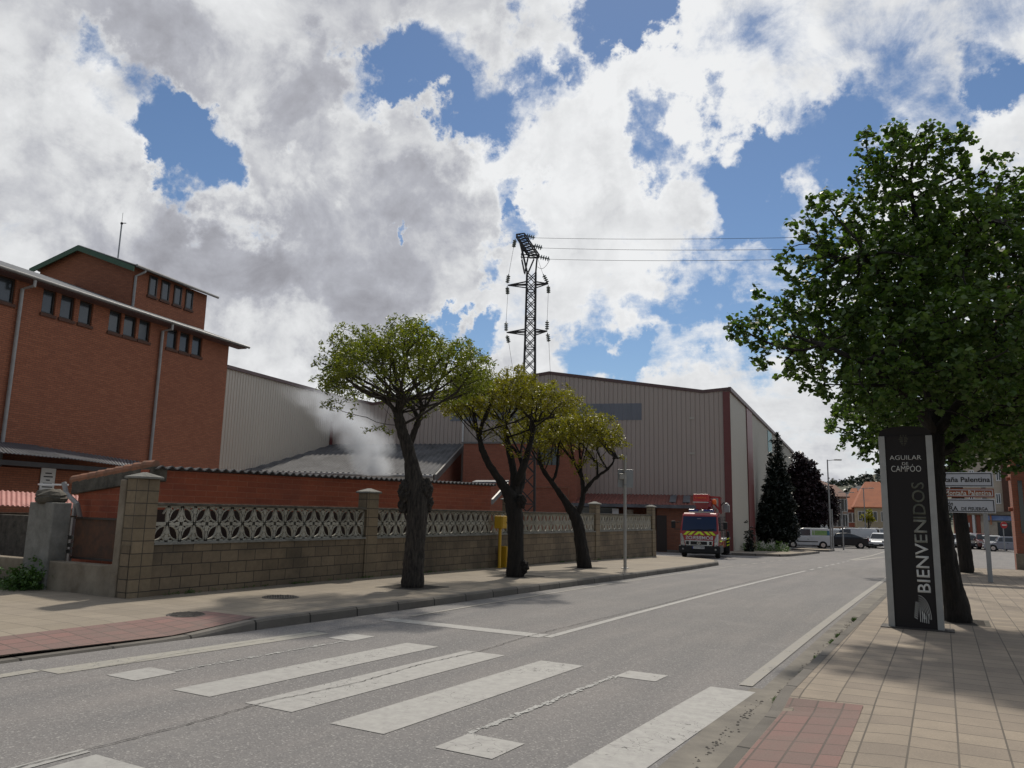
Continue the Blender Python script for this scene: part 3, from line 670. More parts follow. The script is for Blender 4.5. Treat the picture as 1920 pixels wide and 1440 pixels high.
for k in range(9):
    t0 = k/9; t1 = (k+1.15)/9; p = Vector((XS+.05, yE-.02, z0+.03)).lerp(Vector((XS-wS-.12, yE-.02, zE+.05)), t0); q = Vector((XS+.05, yE-.02, z0+.05)).lerp(Vector((XS-wS-.12, yE-.02, zE+.045)), min(1.02, t1))
    b.tube([p, q], [.085, .10], 10)
b.build('verge_tile', MT['tile'], sh)
b = MB(); corr(b, ((XS+.14, yE-.05, z0-.03), (XS+.14, yS1+.1, z1-.03)), ((XS-wS-.1, yE-.05, zE+.0), (XS-wS-.1, yS1+.1, z1-(z0-zE)+.0)), .20, .055, (0, 0, 1), 'wave', 1)
b.build('roof', MT['fibre'], sh, solid=.02)
b = MB(); pp = [atY(120, 905, yE-.2), atY(124, 925, yE-.2), atY(145, 945, yE-.2)]; pp = [Vector(p) for p in pp]
b.tube([pp[0], pp[1], pp[2], pp[2]-Vector((0, -.1, .3))], .045, 10); b.build('gutter_outlet', MT['zinc_pipe'], sh)
b = MB(); px_ = atY(135, 1000, yE-.2); b.bar((px_.x, px_.y, 0), (px_.x, px_.y, pp[2].z), .06); b.build('post', MT['zinc_pipe'], sh)

# ------------------------------------------------------------------ tall brick factory at far left
FB = DP(420, 760, 38.); dB = Vector((-math.sin(R_(10.4)), math.cos(R_(10.4)), 0)); nB = Vector((dB.y, -dB.x, 0))   # nB faces the street
def onB(x, y, back=0.): return onpl(x, y, FB-nB*back, nB)
def zB(x, y, back=0.): return onB(x, y, back).z
def sB(x, y, back=0.): return (onB(x, y, back)-FB).dot(dB)
fac = thing('brick_factory', (FB.x, FB.y, g(30)), 'tall orange brick factory with raised gabled storey and rows of dark windows', 'building')
zeave = (zB(429, 645)+zB(150, 562))/2; zr0 = zeave
def Bp(s, out, z): return FB+dB*s+nB*out+Vector((0, 0, z-FB.z))
b = MB(); Z3 = Vector((0, 0, 1))
wl = []     # front wall with window openings cut: build in strips
def openings():
    W = [(-8, 520, 28, 567), (80, 545, 104, 589), (114, 555, 139, 599), (149, 565, 173, 608), (205, 583, 227, 623), (233, 591, 255, 631), (261, 600, 281, 639), (314, 618, 332, 653), (338, 624, 355, 659), (361, 631, 378, 666)]
    r = []
    for (x0, y0, x1, y1) in W:
        xm, ym = (x0+x1)/2, (y0+y1)/2
        r.append((sB(x0-1, ym), sB(x1+1, ym), zB(xm, y1+1), zB(xm, y0-1)))
    return r
OP = openings(); zs0 = sum(o[2] for o in OP)/len(OP); zs1 = sum(o[3] for o in OP)/len(OP)
OP = [(a, c, zs0, zs1) for (a, c, _, _) in OP]
sR = 0.; sL = -24.; cur = sL
def fbox(mb, s0, s1, o0, o1, z0, z1): return mb.box((s0, o0, z0-FB.z), (s1, o1, z1-FB.z), X=dB, Y=nB, Z=Z3, o=FB)
fbox(b, sL, sR, -.3, 0, -1.5, zs0); fbox(b, sL, sR, -.3, 0, zs1, zeave)
OPs = sorted(OP)
prev = sL
for (a, c, _, _) in OPs:
    fbox(b, prev, a, -.3, 0, zs0, zs1); prev = c
fbox(b, prev, sR, -.3, 0, zs0, zs1)
# end wall at the right and the back
b.prism([Bp(sR-.3, -.3, -1.5), Bp(sR-.3, -.3, zeave+.05), Bp(sR-.3, -6.2, zeave+2.15), Bp(sR-.3, -12, zeave+.1), Bp(sR-.3, -12, -1.5)], dB*.3); b.build('wall', MT['brick_factory'], fac)
for (a, c, _, _) in OPs:
    w = MB(); fbox(w, a, c, -.16, -.12, zs0, zs1); wo = w.build('window', MT['glass'], fac)
    f = MB(); t = .07
    for (q0, q1, r0, r1) in ((a, a+t, zs0, zs1), (c-t, c, zs0, zs1), (a+t, c-t, zs0, zs0+t), (a+t, c-t, zs1-t, zs1)): fbox(f, q0, q1, -.12, -.07, r0, r1)
    f.build('frame', MT['frame'], wo)
    k = MB(); fbox(k, a-.05, c+.05, -.07, .06, zs0-.12, zs0-.005); k.build('sill', MT['sill'], wo)
# main roof: shallow slope with an overhanging eave and gutter
b = MB(); ov = .55; corr(b, (Bp(sL, ov, zeave+.06), Bp(sR+.75, ov, zeave+.06)), (Bp(sL, -6.2, zeave+2.42), Bp(sR+.75, -6.2, zeave+2.42)), .25, .04, (0, 0, 1), 'wave'); b.build('roof', MT['zinc'], fac, solid=.05)
b = MB(); fbox(b, sL, sR+.70, 0.002, ov-.02, zeave-.06, zeave+.0); b.build('soffit', MT['trim_brown'], fac)
b = MB(); b.tube([Bp(sL, ov+.06, zeave+.02), Bp(sR+.8, ov+.06, zeave+.02)], .06, 10); b.build('gutter', MT['trim_grey'], fac)
def pipe(xt, yt, xb_, yb_, xg, yg, back=0., zlow=None):
    p = onB(xt, yt, back-.12); q = onB(xb_, yb_, back-.12); gq = onB(xg, yg, back-ov)
    s = (p-FB).dot(dB); mb = MB(); sg = (gq-FB).dot(dB)
    mb.tube([Bp(sg, ov-back, zeave+.0) if back == 0 else gq, Bp(sg, ov-back, zeave-.25) if back == 0 else gq+Vector((0, 0, -.2)), Bp(s, .10-back, p.z), Bp(s, .10-back, zlow if zlow is not None else q.z)], .065, 10); return mb
pipe(43, 542, 4, 834, 66, 525, 0, 2.4).build('downpipe', MT['zinc_pipe'], fac); pipe(306, 621, 283, 859, 324, 606, 0, 2.4).build('downpipe', MT['zinc_pipe'], fac)
# raised storey
bk = 2.6
sT0, sT1 = sB(247, 530, bk), sB(386, 580, bk); zT = (zB(250, 500, bk)+zB(386, 552, bk))/2
cT = Bp(sT0, -bk, 0)
def onG(x, y): return onpl(x, y, cT, dB)
ap = onG(156, 466); le = onG(76, 504); wG = (cT-le).dot(nB); wA = (cT-ap).dot(nB); zA = ap.z; zLe = le.z
b = MB(); fbox(b, sT0, sT1, -bk-.3, -bk, zeave, zT)
b.prism([Bp(sT0, -bk-.3, zeave), Bp(sT0, -bk-.3, zT), Bp(sT0, -bk-wA, zA), Bp(sT0, -bk-wG, zLe), Bp(sT0, -bk-wG, zeave)], dB*.3)
b.prism([Bp(sT1-.3, -bk-.3, zeave), Bp(sT1-.3, -bk-.3, zT), Bp(sT1-.3, -bk-wA, zA), Bp(sT1-.3, -bk-wG, zLe), Bp(sT1-.3, -bk-wG, zeave)], dB*.3)
b.build('upper_wall', MT['brick_factory'], fac)
TW = [(278, 518, 294, 556), (301, 527, 317, 566), (325, 535, 340, 573), (347, 544, 361, 580)]
zt0 = sum(zB((q[0]+q[2])/2, q[3], bk) for q in TW)/4; zt1 = sum(zB((q[0]+q[2])/2, q[1], bk) for q in TW)/4
for (x0, y0, x1, y1) in TW:
    a, c = sB(x0, (y0+y1)/2, bk), sB(x1, (y0+y1)/2, bk)
    w = MB(); fbox(w, a+.06, c-.06, -bk+.002, -bk+.012, zt0+.06, zt1-.06); wo = w.build('window', MT['glass'], fac)
    f = MB(); t = .07
    for (q0, q1, r0, r1) in ((a, a+t, zt0, zt1), (c-t, c, zt0, zt1), (a+t, c-t, zt0, zt0+t), (a+t, c-t, zt1-t, zt1)): fbox(f, q0, q1, -bk+.003, -bk+.05, r0, r1)
    f.build('frame', MT['frame'], wo)
    k = MB(); fbox(k, a-.06, c+.06, -bk+.003, -bk+.08, zt0-.10, zt0-.004); k.build('sill', MT['sill'], wo)
b = MB(); oe = .35
sl2 = (zA-zT)/wA
corr(b, (Bp(sT0-.3, -bk+oe, zT+.05-oe*sl2+.05), Bp(sT1+.35, -bk+oe, zT+.05-oe*sl2+.05)), (Bp(sT0-.3, -bk-wA, zA+.08), Bp(sT1+.35, -bk-wA, zA+.08)), .25, .03, (0, 0, 1), 'wave')
sl3 = (zA-zLe)/(wG-wA)
corr(b, (Bp(sT0-.3, -bk-wG-oe, zLe-oe*sl3+.08), Bp(sT1+.35, -bk-wG-oe, zLe-oe*sl3+.08)), (Bp(sT0-.3, -bk-wA, zA+.08), Bp(sT1+.35, -bk-wA, zA+.08)), .25, .03, (0, 0, 1), 'wave')
b.build('upper_roof', MT['zinc'], fac, solid=.04)
b = MB(); P0 = Bp(sT0-.33, -bk+oe, zT+.02-oe*sl2); P1 = Bp(sT0-.33, -bk-wA, zA+.06); P2 = Bp(sT0-.33, -bk-wG-oe, zLe-oe*sl3+.05)
for (p, q) in ((P0, P1), (P1, P2)): b.prism([p, q, q+Vector((0, 0, -.26)), p+Vector((0, 0, -.26))], dB*.06)
b.build('verge_board', MT['green'], fac)
b = MB(); b.tube([Bp(sT0-.2, -bk+oe+.05, zT-.05), Bp(sT1+.4, -bk+oe+.05, zT-.05)], .07, 8); b.build('gutter', MT['zinc_pipe'], fac)
b = MB(); sp_ = sT0+.12; b.tube([Bp(sp_+.3, -bk+oe, zT-.08), Bp(sp_+.25, -bk+oe, zT-.2), Bp(sp_, -bk+.09, zT-.45), Bp(sp_, -bk+.09, zeave+.75)], .06, 8); b.build('downpipe', MT['zinc_pipe'], fac)
am = onB(222, 476, bk+wA*.55); am2 = onB(229, 421, bk+wA*.55)
b = MB(); b.tube([am-Vector((0, 0, .8)), Vector((am.x, am.y, am2.z))], .035, 8); mo = b.build('antenna_mast', MT['steel'], fac)
b = MB(); b.lathe([(.05, 0), (.07, .05), (.05, .1)], 8, (am.x, am.y, am2.z)); b.bar((am.x, am.y, am2.z+.06), (am.x+.2, am.y+.1, am2.z+.06), .03); b.bar((am.x, am.y, am2.z), (am.x, am.y, am2.z+.6), .012); b.build('sensor', MT['steel_dark'], mo)

# lean-to with metal sheets at the factory's foot
def onL(x, y, out): return onpl(x, y, FB+nB*out, nB)
lt = thing('lean_to', tuple(Bp(-8, 2, 1.)), 'lean-to shelter with sagging grey corrugated sheets against the foot of the brick factory', 'shelter')
b = MB(); ho = 2.6
z_hi = (zB(20, 826)+zB(238, 861))/2
pa, pb = onL(-60, 843, ho), onL(125, 860, ho); qa, qb = onB(-60, 822), onB(70, 836)
corr(b, (pa, pb), (qa, qb), .14, .035, (0, 0, 1), 'wave'); b.build('sheet', MT['zinc'], lt, solid=.02)
b = MB(); pa, pb = onL(118, 858, ho), onL(262, 878, ho); qa, qb = onB(75, 838), onB(262, 866)
corr(b, (pa, pb), (qa, qb), .14, .035, (0, 0, 1), 'wave'); b.build('sheet', MT['zinc'], lt, solid=.02)
b = MB(); zl1 = onL(100, 862, ho).z; sa, sb = (onL(-60, 860, ho)-FB).dot(dB), (onL(258, 870, ho)-FB).dot(dB)
fbox(b, sa, sb, ho-.2, ho-.08, zl1-.28, zl1-.12); b.build('beam', MT['steel_dark'], lt)
b = MB(); fbox(b, sa, sb, 1.3, 1.5, -1, zl1-.3); b.build('back_wall', MT['brick_factory'], lt)
pn = thing('notice_board', tuple(onL(87, 900, 1.6)), 'white printed notice on the brick wall under the lean-to', 'notice')
a, c = (onL(76, 900, 1.56)-FB).dot(dB), (onL(103, 900, 1.56)-FB).dot(dB); zz0, zz1 = onL(90, 921, 1.56).z, onL(90, 878, 1.56).z
b = MB(); fbox(b, a, c, 1.53, 1.56, zz0, zz1); b.build('board', MT['white'], pn)
for k, wd_ in enumerate((.5, .7, .3, .7, .8)):
    b = MB(); zc = zz1-(zz1-zz0)*(.22+.15*k); fbox(b, a+(c-a)*(.5-wd_*.45), a+(c-a)*(.5+wd_*.45), 1.561, 1.566, zc-.02, zc+.02); b.build('text_line', MT['ink'], pn)
pr = thing('pink_roof_shelter', tuple(onL(60, 950, 4.)), 'low shelter with pink corrugated roof below the white notice', 'shelter')
b = MB(); corr(b, (onL(-40, 946, 5.2), onL(148, 955, 5.2)), (onL(-40, 918, 3.6), onL(148, 930, 3.6)), .15, .035, (0, 0, 1), 'wave'); b.build('roof', MT['tile_pink'], pr, solid=.02)
b = MB(); sa, sb = (onL(-40, 950, 5)-FB).dot(dB), (onL(148, 950, 5)-FB).dot(dB); fbox(b, sa, sb, 3.4, 3.6, -.6, onL(60, 950, 5).z-.2); b.build('wall', MT['concrete_dark'], pr)
b = MB(); b.bar(onL(72, 908, 5), onL(128, 909, 5), .05); b.build('rail', MT['white'], pr)

# ------------------------------------------------------------------ warehouse
WC = DG(1373, 49., .1); WC = Vector((WC.x, WC.y, g(WC.y)))
aF = R_(105.3); dF = Vector((-math.sin(aF), math.cos(aF), 0)); nF = Vector((-dF.y, dF.x, 0))      # facade direction (leftwards) and its outward normal
if nF.dot(fwd_h) > 0: nF = -nF
dS = Vector((-math.sin(R_(4.8)), math.cos(R_(4.8)), 0)); nS = Vector((dS.y, -dS.x, 0))
def onF(x, y, out=0.): return onpl(x, y, WC+nF*out, nF)
def tF(x, y, out=0.): return (onF(x, y, out)-WC).dot(dF)
def Fp(t, out, z): return Vector((WC.x, WC.y, 0))+dF*t+nF*out+Vector((0, 0, z))
def Sp(t, out, z): return Vector((WC.x, WC.y, 0))+dS*t+nS*out+Vector((0, 0, z))
wh = thing('warehouse', tuple(WC), 'big beige ribbed metal warehouse with maroon trim behind the trees and the fire truck', 'building')
prof = [(0, onF(1367, 729).z), (tF(1318, 733), onF(1318, 734).z), (tF(1030, 699), onF(1030, 699).z), (tF(700, 757), onF(700, 757).z), (tF(627, 742), onF(627, 742).z)]
TL = prof[-1][0]
def ztop(t): return float(np.interp(t, [p[0] for p in prof], [p[1] for p in prof]))
ZT = prof[0][1]
b = MB(); t = 0; pitch = .295; cols = []
while t < TL-1e-3: cols.append(t); t += pitch
cols.append(TL)
for i in range(len(cols)-1):
    a, c = cols[i], cols[i+1]; w = c-a; L_ = [(a, 0), (a+w*.12, 0), (a+w*.16, -.035), (a+w*.24, -.035), (a+w*.28, 0), (c, 0)]
    vs = []
    for (u, o) in L_: vs += [Fp(u, o, -.8), Fp(u, o, ztop(u))]
    b.add(vs, [(2*k+2, 2*k, 2*k+1, 2*k+3) for k in range(5)])
b.build('front_wall', MT['clad_front'], wh)
SLN = 52.
b = MB(); corr(b, (Sp(0, 0, -1), Sp(SLN, 0, -1.5)), (Sp(0, 0, ZT), Sp(SLN, 0, ZT)), .25, .012, nS, 'pan'); b.build('side_wall', MT['clad_side'], wh)
# left wing wall
WI = Fp(TL, 0, 0); dW = -dB; nW = nB     # from the inner corner towards the camera
def onW(x, y): return onpl(x, y, WI, nW)
zi = prof[-1][1]; ze = onW(428, 689).z; Lw = (onW(416, 800)-WI).dot(dW)+4
b = MB(); zend = zi+(ze-zi)*Lw/max(1, (onW(428, 689)-WI).dot(dW))
Wp = lambda s, o, z: Vector((WI.x, WI.y, 0))+dW*s+nW*o+Vector((0, 0, z))
corr(b, (Wp(0, 0, -.5), Wp(Lw, 0, -.5)), (Wp(0, 0, zi), Wp(Lw, 0, zend)), .25, .03, nW, 'trap'); b.build('wing_wall', MT['clad_left'], wh)
b = MB(); b.bar(Wp(-.1, .03, zi+.02), Wp(Lw, .03, zend+.02), .22, .2); b.build('flashing', MT['trim_brown'], wh)
b = MB(); b.box((0, 0, 0), (.0, .0, .0)) if False else None
b.prism([Wp(.05, .04, -.3), Wp(.35, .04, -.3), Wp(.35, .04, zi*.80), Wp(.05, .04, zi*.80)], nW*.06); b.build('corner_strip', MT['trim_red'], wh)
b = MB()
for i in range(len(prof)-1):
    p, q = prof[i], prof[i+1]; th = .19
    b.prism([Fp(p[0], .06, p[1]+.10), Fp(q[0], .06, q[1]+.10), Fp(q[0], .06, q[1]-th+.08), Fp(p[0], .06, p[1]-th+.08)], nF*(-.14))
b.build('front_fascia', MT['trim_brown'], wh)
b = MB(); b.prism([Fp(-.06, .08, -.8), Fp(.38, .08, -.8), Fp(.38, .08, ZT-.18), Fp(-.06, .08, ZT-.18)], nF*(-.07)); b.build('corner_trim', MT['trim_red'], wh)
b = MB(); b.bar(Sp(-.1, .07, ZT-.02), Sp(SLN, .07, ZT-.02), .16, .26, side=UPV); b.build('side_fascia', MT['trim_brown'], wh)
def onS(x, y): return onpl(x, y, WC, nS)
def tS(x, y): return (onS(x, y)-WC).dot(dS)
b = MB(); a, c = tS(1401, 880), tS(1411, 880); b.prism([Sp(a, .03, -1), Sp(c, .03, -1), Sp(c, .03, ZT-.14), Sp(a, .03, ZT-.14)], nS*.05); b.build('red_stripe', MT['trim_red'], wh)
b = MB(); a, c = tS(1439, 820), tS(1446, 822); zl_ = onS(1442, 848).z; b.prism([Sp(a, .02, zl_), Sp(c, .02, zl_), Sp(c, .02, ZT-.3), Sp(a, .02, ZT-.3)], nS*.03); b.build('skylight_strip', MT['teal'], wh)
b = MB(); b.prism([Fp(.39, .004, -.8), Fp(tF(1318, 1000)+.3, .004, -.8), Fp(tF(1318, 1000)+.3, .004, onF(1345, 968).z), Fp(.39, .004, onF(1345, 968).z)], nF*.06); b.build('base_wall', M_brick('grey_blocks', (.27, .25, .22), (.22, .205, .185), (.12, .11, .10), .4, .2, .012, .5), wh)
a, c = tF(845, 775), tF(1203, 772); zb0, zb1 = onF(1120, 788).z, onF(1120, 757).z
b = MB(); corr(b, (Fp(a, .012, zb0), Fp(c, .012, zb0)), (Fp(a, .012, zb1), Fp(c, .012, zb1)), .29, .02, nF, 'trap'); b.build('window_band', MT['band'], wh)
# roofs
b = MB()
for i in range(len(prof)-1):
    p, q = prof[i], prof[i+1]; b.quad(Fp(p[0], 0, p[1]), Fp(p[0], 0, p[1])+dS*SLN, Fp(q[0], 0, q[1])+dS*SLN, Fp(q[0], 0, q[1]))
b.quad(Wp(0, 0, zi), Wp(Lw, 0, zend), Wp(Lw, -14, zend), Wp(0, -14, zi)); b.build('roof', MT['trim_grey'], wh)
for (x0, y0, x1, y1) in ((1292, 782, 1302, 786), (1292, 848, 1303, 852)):
    b = MB(); a, c, d, e = tF(x0, y0), tF(x1, y0), onF(x0, y1).z, onF(x0, y0).z; b.prism([Fp(a, .0, d), Fp(c, .0, d), Fp(c, .0, e), Fp(a, .0, e)], nF*.05); b.build('patch_plate', MT['clad_side'], wh)

# grey fibre roofed shed in front of the warehouse's inner corner
gs = thing('grey_roof_shed', tuple(Fp(TL-5, 4, 0)), 'low shed with broad dark grey corrugated roof that the smoke rises from', 'shed')
rb0, rb1 = onF(627, 834, .1), onF(866, 832, .1)
e0, e1 = DP(455, 882, 46.5), DP(812, 892, 46.5); e0.z = e1.z = (e0.z+e1.z)/2
zb_ = (rb0.z+rb1.z)/2; rb0.z = rb1.z = zb_
b = MB(); e0 = Vector((e0.x, e0.y, e1.z)); nrm = (rb0-rb1).cross(e1-rb1).normalized(); nrm = nrm if nrm.z > 0 else -nrm
corr(b, (e0, e1), (rb0+Vector((-3, -.5, 0)), rb1), .32, .07, nrm, 'wave', 1); b.build('roof', MT['fibre'], gs, solid=.03)
b = MB(); b.tube([e0+Vector((0, 0, -.06)), e1+Vector((0, 0, -.06))], .09, 8); b.build('gutter', MT['zinc_pipe'], gs)
b = MB(); dn = Vector((0, 0, -.42)); b.prism([e1+Vector((.1, 0, .05)), rb1+Vector((.1, 0, .05)), rb1+Vector((.1, 0, .05))+dn, e1+Vector((.1, 0, .05))+dn], Vector((.12, .03, 0))); b.build('verge_board', MT['trim_grey'], gs)
b = MB(); dv = (e1-e0).normalized(); b.prism([e0+Vector((0, 0, -.1)), e1+Vector((0, 0, -.1)), Vector((e1.x, e1.y, -.6)), Vector((e0.x, e0.y, -.6))], nF*-.2); b.build('front_wall', MT['clad_left'], gs)
b = MB(); b.prism([e1+Vector((0, 0, -.2)), rb1+Vector((0, 0, -.2)), Vector((rb1.x, rb1.y, -.6)), Vector((e1.x, e1.y, -.6))], (-.2, 0, 0)); b.build('side_wall', MT['brick_annex'], gs)
b = MB(); b.tube([rb1+Vector((.15, -.15, 2.3)), rb1+Vector((.15, -.15, .0))], .06, 8); b.build('downpipe', MT['white'], gs)

# brick annex attached to the warehouse front
an = thing('brick_annex', tuple(Fp(tF(980, 900), 2, 0)), 'plain orange brick block attached to the front of the warehouse behind the pylon', 'building')
oa = 3.0; a, c = tF(868, 880, oa), tF(1079, 880, oa); zt_ = (onF(900, 831, oa).z+onF(1070, 833, oa).z)/2
w0, w1 = tF(1008, 850, oa), tF(1048, 850, oa); wz0, wz1 = onF(1030, 872, oa).z, onF(1030, 830, oa).z-.3
b = MB()
def abox(mb, t0, t1, o0, o1, z0, z1):
    return mb.prism([Fp(t0, o0, z0), Fp(t1, o0, z0), Fp(t1, o0, z1), Fp(t0, o0, z1)], nF*(o1-o0))
abox(b, a, c, 0, oa, -.8, zt_); b.build('wall', MT['brick_annex'], an)
b = MB(); abox(b, a+.15, c-.15, -.05, oa+.08, zt_+.002, zt_+.12); b.build('coping', MT['trim_grey'], an)
b = MB(); abox(b, w0, w1, oa-.1, oa+.01, wz0, wz1); wo = b.build('window', MT['glass'], an)
b = MB()
for k in range(4):
    tt = w0+(w1-w0)*k/3; abox(b, tt-.04, tt+.04, oa+.012, oa+.05, wz0, wz1)
b.build('frame', MT['frame'], wo)
b = MB(); zp = onF(1030, 914, oa).z; b.tube([Fp(tF(1003, 914, oa), oa+.08, zp), Fp(tF(1067, 914, oa), oa+.08, zp), Fp(tF(1067, 914, oa), oa+.08, zp-2)], .035, 6); b.build('conduit', MT['tile'], an)
# small pent roof between shed and annex
ps = thing('small_porch', tuple(Fp(tF(900, 920), 5, 0)), 'small porch with pale sloping verge beside the end of the red brick shed', 'shed')
q0, q1 = DP(925, 903, 40), DP(1000, 903, 44); 
b = MB(); pA, pB, pC, pD = DP(893, 903, 44), DP(955, 903, 44), DP(948, 906, 42), DP(885, 906, 42)
b.prism([pA, pB, pC, pD], (0, 0, .08)); b.build('roof', MT['zinc'], ps)
b = MB(); r0, r1 = DP(950, 905, 41.5), DP(921, 936, 39.5); b.prism([r0, r1, r1+Vector((0, 0, -.25)), r0+Vector((0, 0, -.25))], (.08, .05, 0)); b.build('verge_board', MT['trim_grey'], ps)
b = MB(); b.prism([Vector((pD.x, pD.y, -.6)), Vector((pC.x, pC.y, -.6)), Vector((pC.x, pC.y, pC.z-.1)), Vector((pD.x, pD.y, pD.z-.1))], nF*-.2); b.build('wall', MT['brick_annex'], ps)

# low red roofed range in front of the warehouse
lr = thing('low_brick_range', tuple(Fp(tF(1180, 950), 3, 0)), 'long low brick outbuilding with red sheet roof under the warehouse front', 'building')
ol = 3.2; ta = tF(1078, 930, ol); tb = tF(1318, 940, ol)
zk = (onF(1120, 925).z+onF(1300, 931).z)/2; zf = (onF(1110, 944, ol+.4).z+onF(1290, 949, ol+.4).z)/2
b = MB(); corr(b, (Fp(ta+.2, ol+.4, zf), Fp(tb, ol+.4, zf)), (Fp(ta+.2, 0.02, zk), Fp(tb, 0.02, zk)), .22, .06, (0, 0, 1), 'wave'); b.build('roof', MT['tile_red'], lr, solid=.03)
for (xa_, xb_) in ((1256, 1268), (1281, 1294)):
    b = MB(); u0, u1 = tF(xa_, 940, 2), tF(xb_, 940, 2)
    f_ = lambda o: zk+(zf-zk)*o/(ol+.4)+.10
    b.quad(Fp(u0, 3.0, f_(3.0)), Fp(u1, 3.0, f_(3.0)), Fp(u1, .5, f_(.5)), Fp(u0, .5, f_(.5))); b.build('roof_light', MT['zinc'], lr, solid=.03)
b = MB(); abox(b, ta+.2, tb, ol+.42, ol+.48, zf-.16, zf+.03); b.build('fascia', MT['zinc'], lr)
b = MB(); tm = tF(1150, 950, ol); tn = tF(1232, 980, ol)
for (q0, q1, o0_, o1_, zz_) in ((tn, tb+.05, ol-.2, ol, zf-.15), (tb+.05, tb+.25, .01, ol-.201, zf-.1), (tm, tn, ol-2.0, ol-1.8, zf-.02), (ta+.1, tm, ol-.2, ol, zf-1.3)):
    b = MB(); abox(b, q0, q1, o0_, o1_, -.8, zz_); b.build('wall', MT['brick_low'], lr)
b = MB(); abox(b, tF(1231, 980, ol), tF(1250, 980, ol), ol+.002, ol+.05, -.5, zf-.6); b.build('door', MT['frame'], lr)
b = MB(); abox(b, ta, tm, ol-.5, ol-.4, zf-1.3, zf-.2); b.build('window', MT['glass'], lr)
b = MB(); abox(b, tF(1148, 955, ol), tF(1160, 955, ol), ol+.0, ol+.04, zf-.65, zf-.25); b.build('sign_plate', MT['white'], lr)
b = MB(); tp = tF(1180, 960, ol); b.tube([Fp(tp, ol, -.6), Fp(tp, ol, zf-.3)], .25, 12); b.build('tank', MT['concrete'], lr)
# ------------------------------------------------------------------ trees
def quads_obj(name, V, m, parent, nv=4):
    """V: (N, nv, 3) world-space polygons, stored relative to the parent"""
    N = len(V); off = np.array(parent.location) if parent else np.zeros(3)
    me = bpy.data.meshes.new(name); co = (V.reshape(-1, 3)-off).astype(np.float32)
    me.vertices.add(N*nv); me.vertices.foreach_set('co', co.ravel())
    me.loops.add(N*nv); me.loops.foreach_set('vertex_index', np.arange(N*nv, dtype=np.int32))
    me.polygons.add(N); me.polygons.foreach_set('loop_start', np.arange(0, N*nv, nv, dtype=np.int32))
    me.polygons.foreach_set('loop_total', np.full(N, nv, dtype=np.int32)); me.update(calc_edges=True)
    me.materials.append(m); o = bpy.data.objects.new(name, me); COL.objects.link(o)
    if parent: o.parent = parent
    return o
def rnd_unit(rs, n):
    v = rs.normal(size=(n, 3)); return v/np.linalg.norm(v, axis=1, keepdims=True)
def leaves(P, rs, per, spread, ln, wd, up=.4, droop=0.):
    """leaf blades scattered round the twig points"""
    n = len(P)*per; c = np.repeat(P, per, 0)+rnd_unit(rs, n)*(rs.random((n, 1))**.6)*spread
    nr = rnd_unit(rs, n); nr[:, 2] = np.abs(nr[:, 2])+up; nr /= np.linalg.norm(nr, axis=1, keepdims=True)
    t = np.cross(nr, rnd_unit(rs, n)); t /= np.linalg.norm(t, axis=1, keepdims=True); t[:, 2] -= droop; b = np.cross(nr, t)
    s = rs.uniform(.65, 1.25, (n, 1)); l = t*ln*s/2; w = b*wd*s/2; k = nr*ln*s*.10
    return np.stack([c-l, c-l*.25-w+k, c+l*.35-w*.8+k, c+l, c+l*.35+w*.8+k, c-l*.25+w+k], 1)
def colonize(nodes, par, A, step, infl, kill, iters=160, grav=0.):
    nodes = [np.array(n, float) for n in nodes]; par = list(par); A = A.copy(); NP = np.array(nodes)
    near = np.full(len(A), -1); dist = np.full(len(A), 1e9); start = 0
    for it in range(iters):
        if not len(A): break
        new = NP[start:]
        if len(new):
            D = np.linalg.norm(A[:, None]-new[None], axis=2); j = D.argmin(1); d = D[np.arange(len(A)), j]
            u = d < dist; near[u] = j[u]+start; dist[u] = d[u]
        keep = dist > kill; A = A[keep]; near = near[keep]; dist = dist[keep]
        if not len(A): break
        act = dist < infl
        if not act.any(): break
        start = len(NP); add = []; seen = {}
        for i in np.nonzero(act)[0]: seen.setdefault(near[i], []).append(i)
        for j, idx in seen.items():
            v = A[idx]-NP[j]; v /= np.linalg.norm(v, axis=1, keepdims=True); v = v.sum(0); v += np.random.normal(size=3)*.25; v[2] += grav
            L_ = np.linalg.norm(v)
            if L_ < 1e-6: continue
            p = NP[j]+v/L_*step; add.append(p); par.append(int(j))
        if not add: break
        NP = np.vstack([NP, np.array(add)])
    return NP, np.array(par)
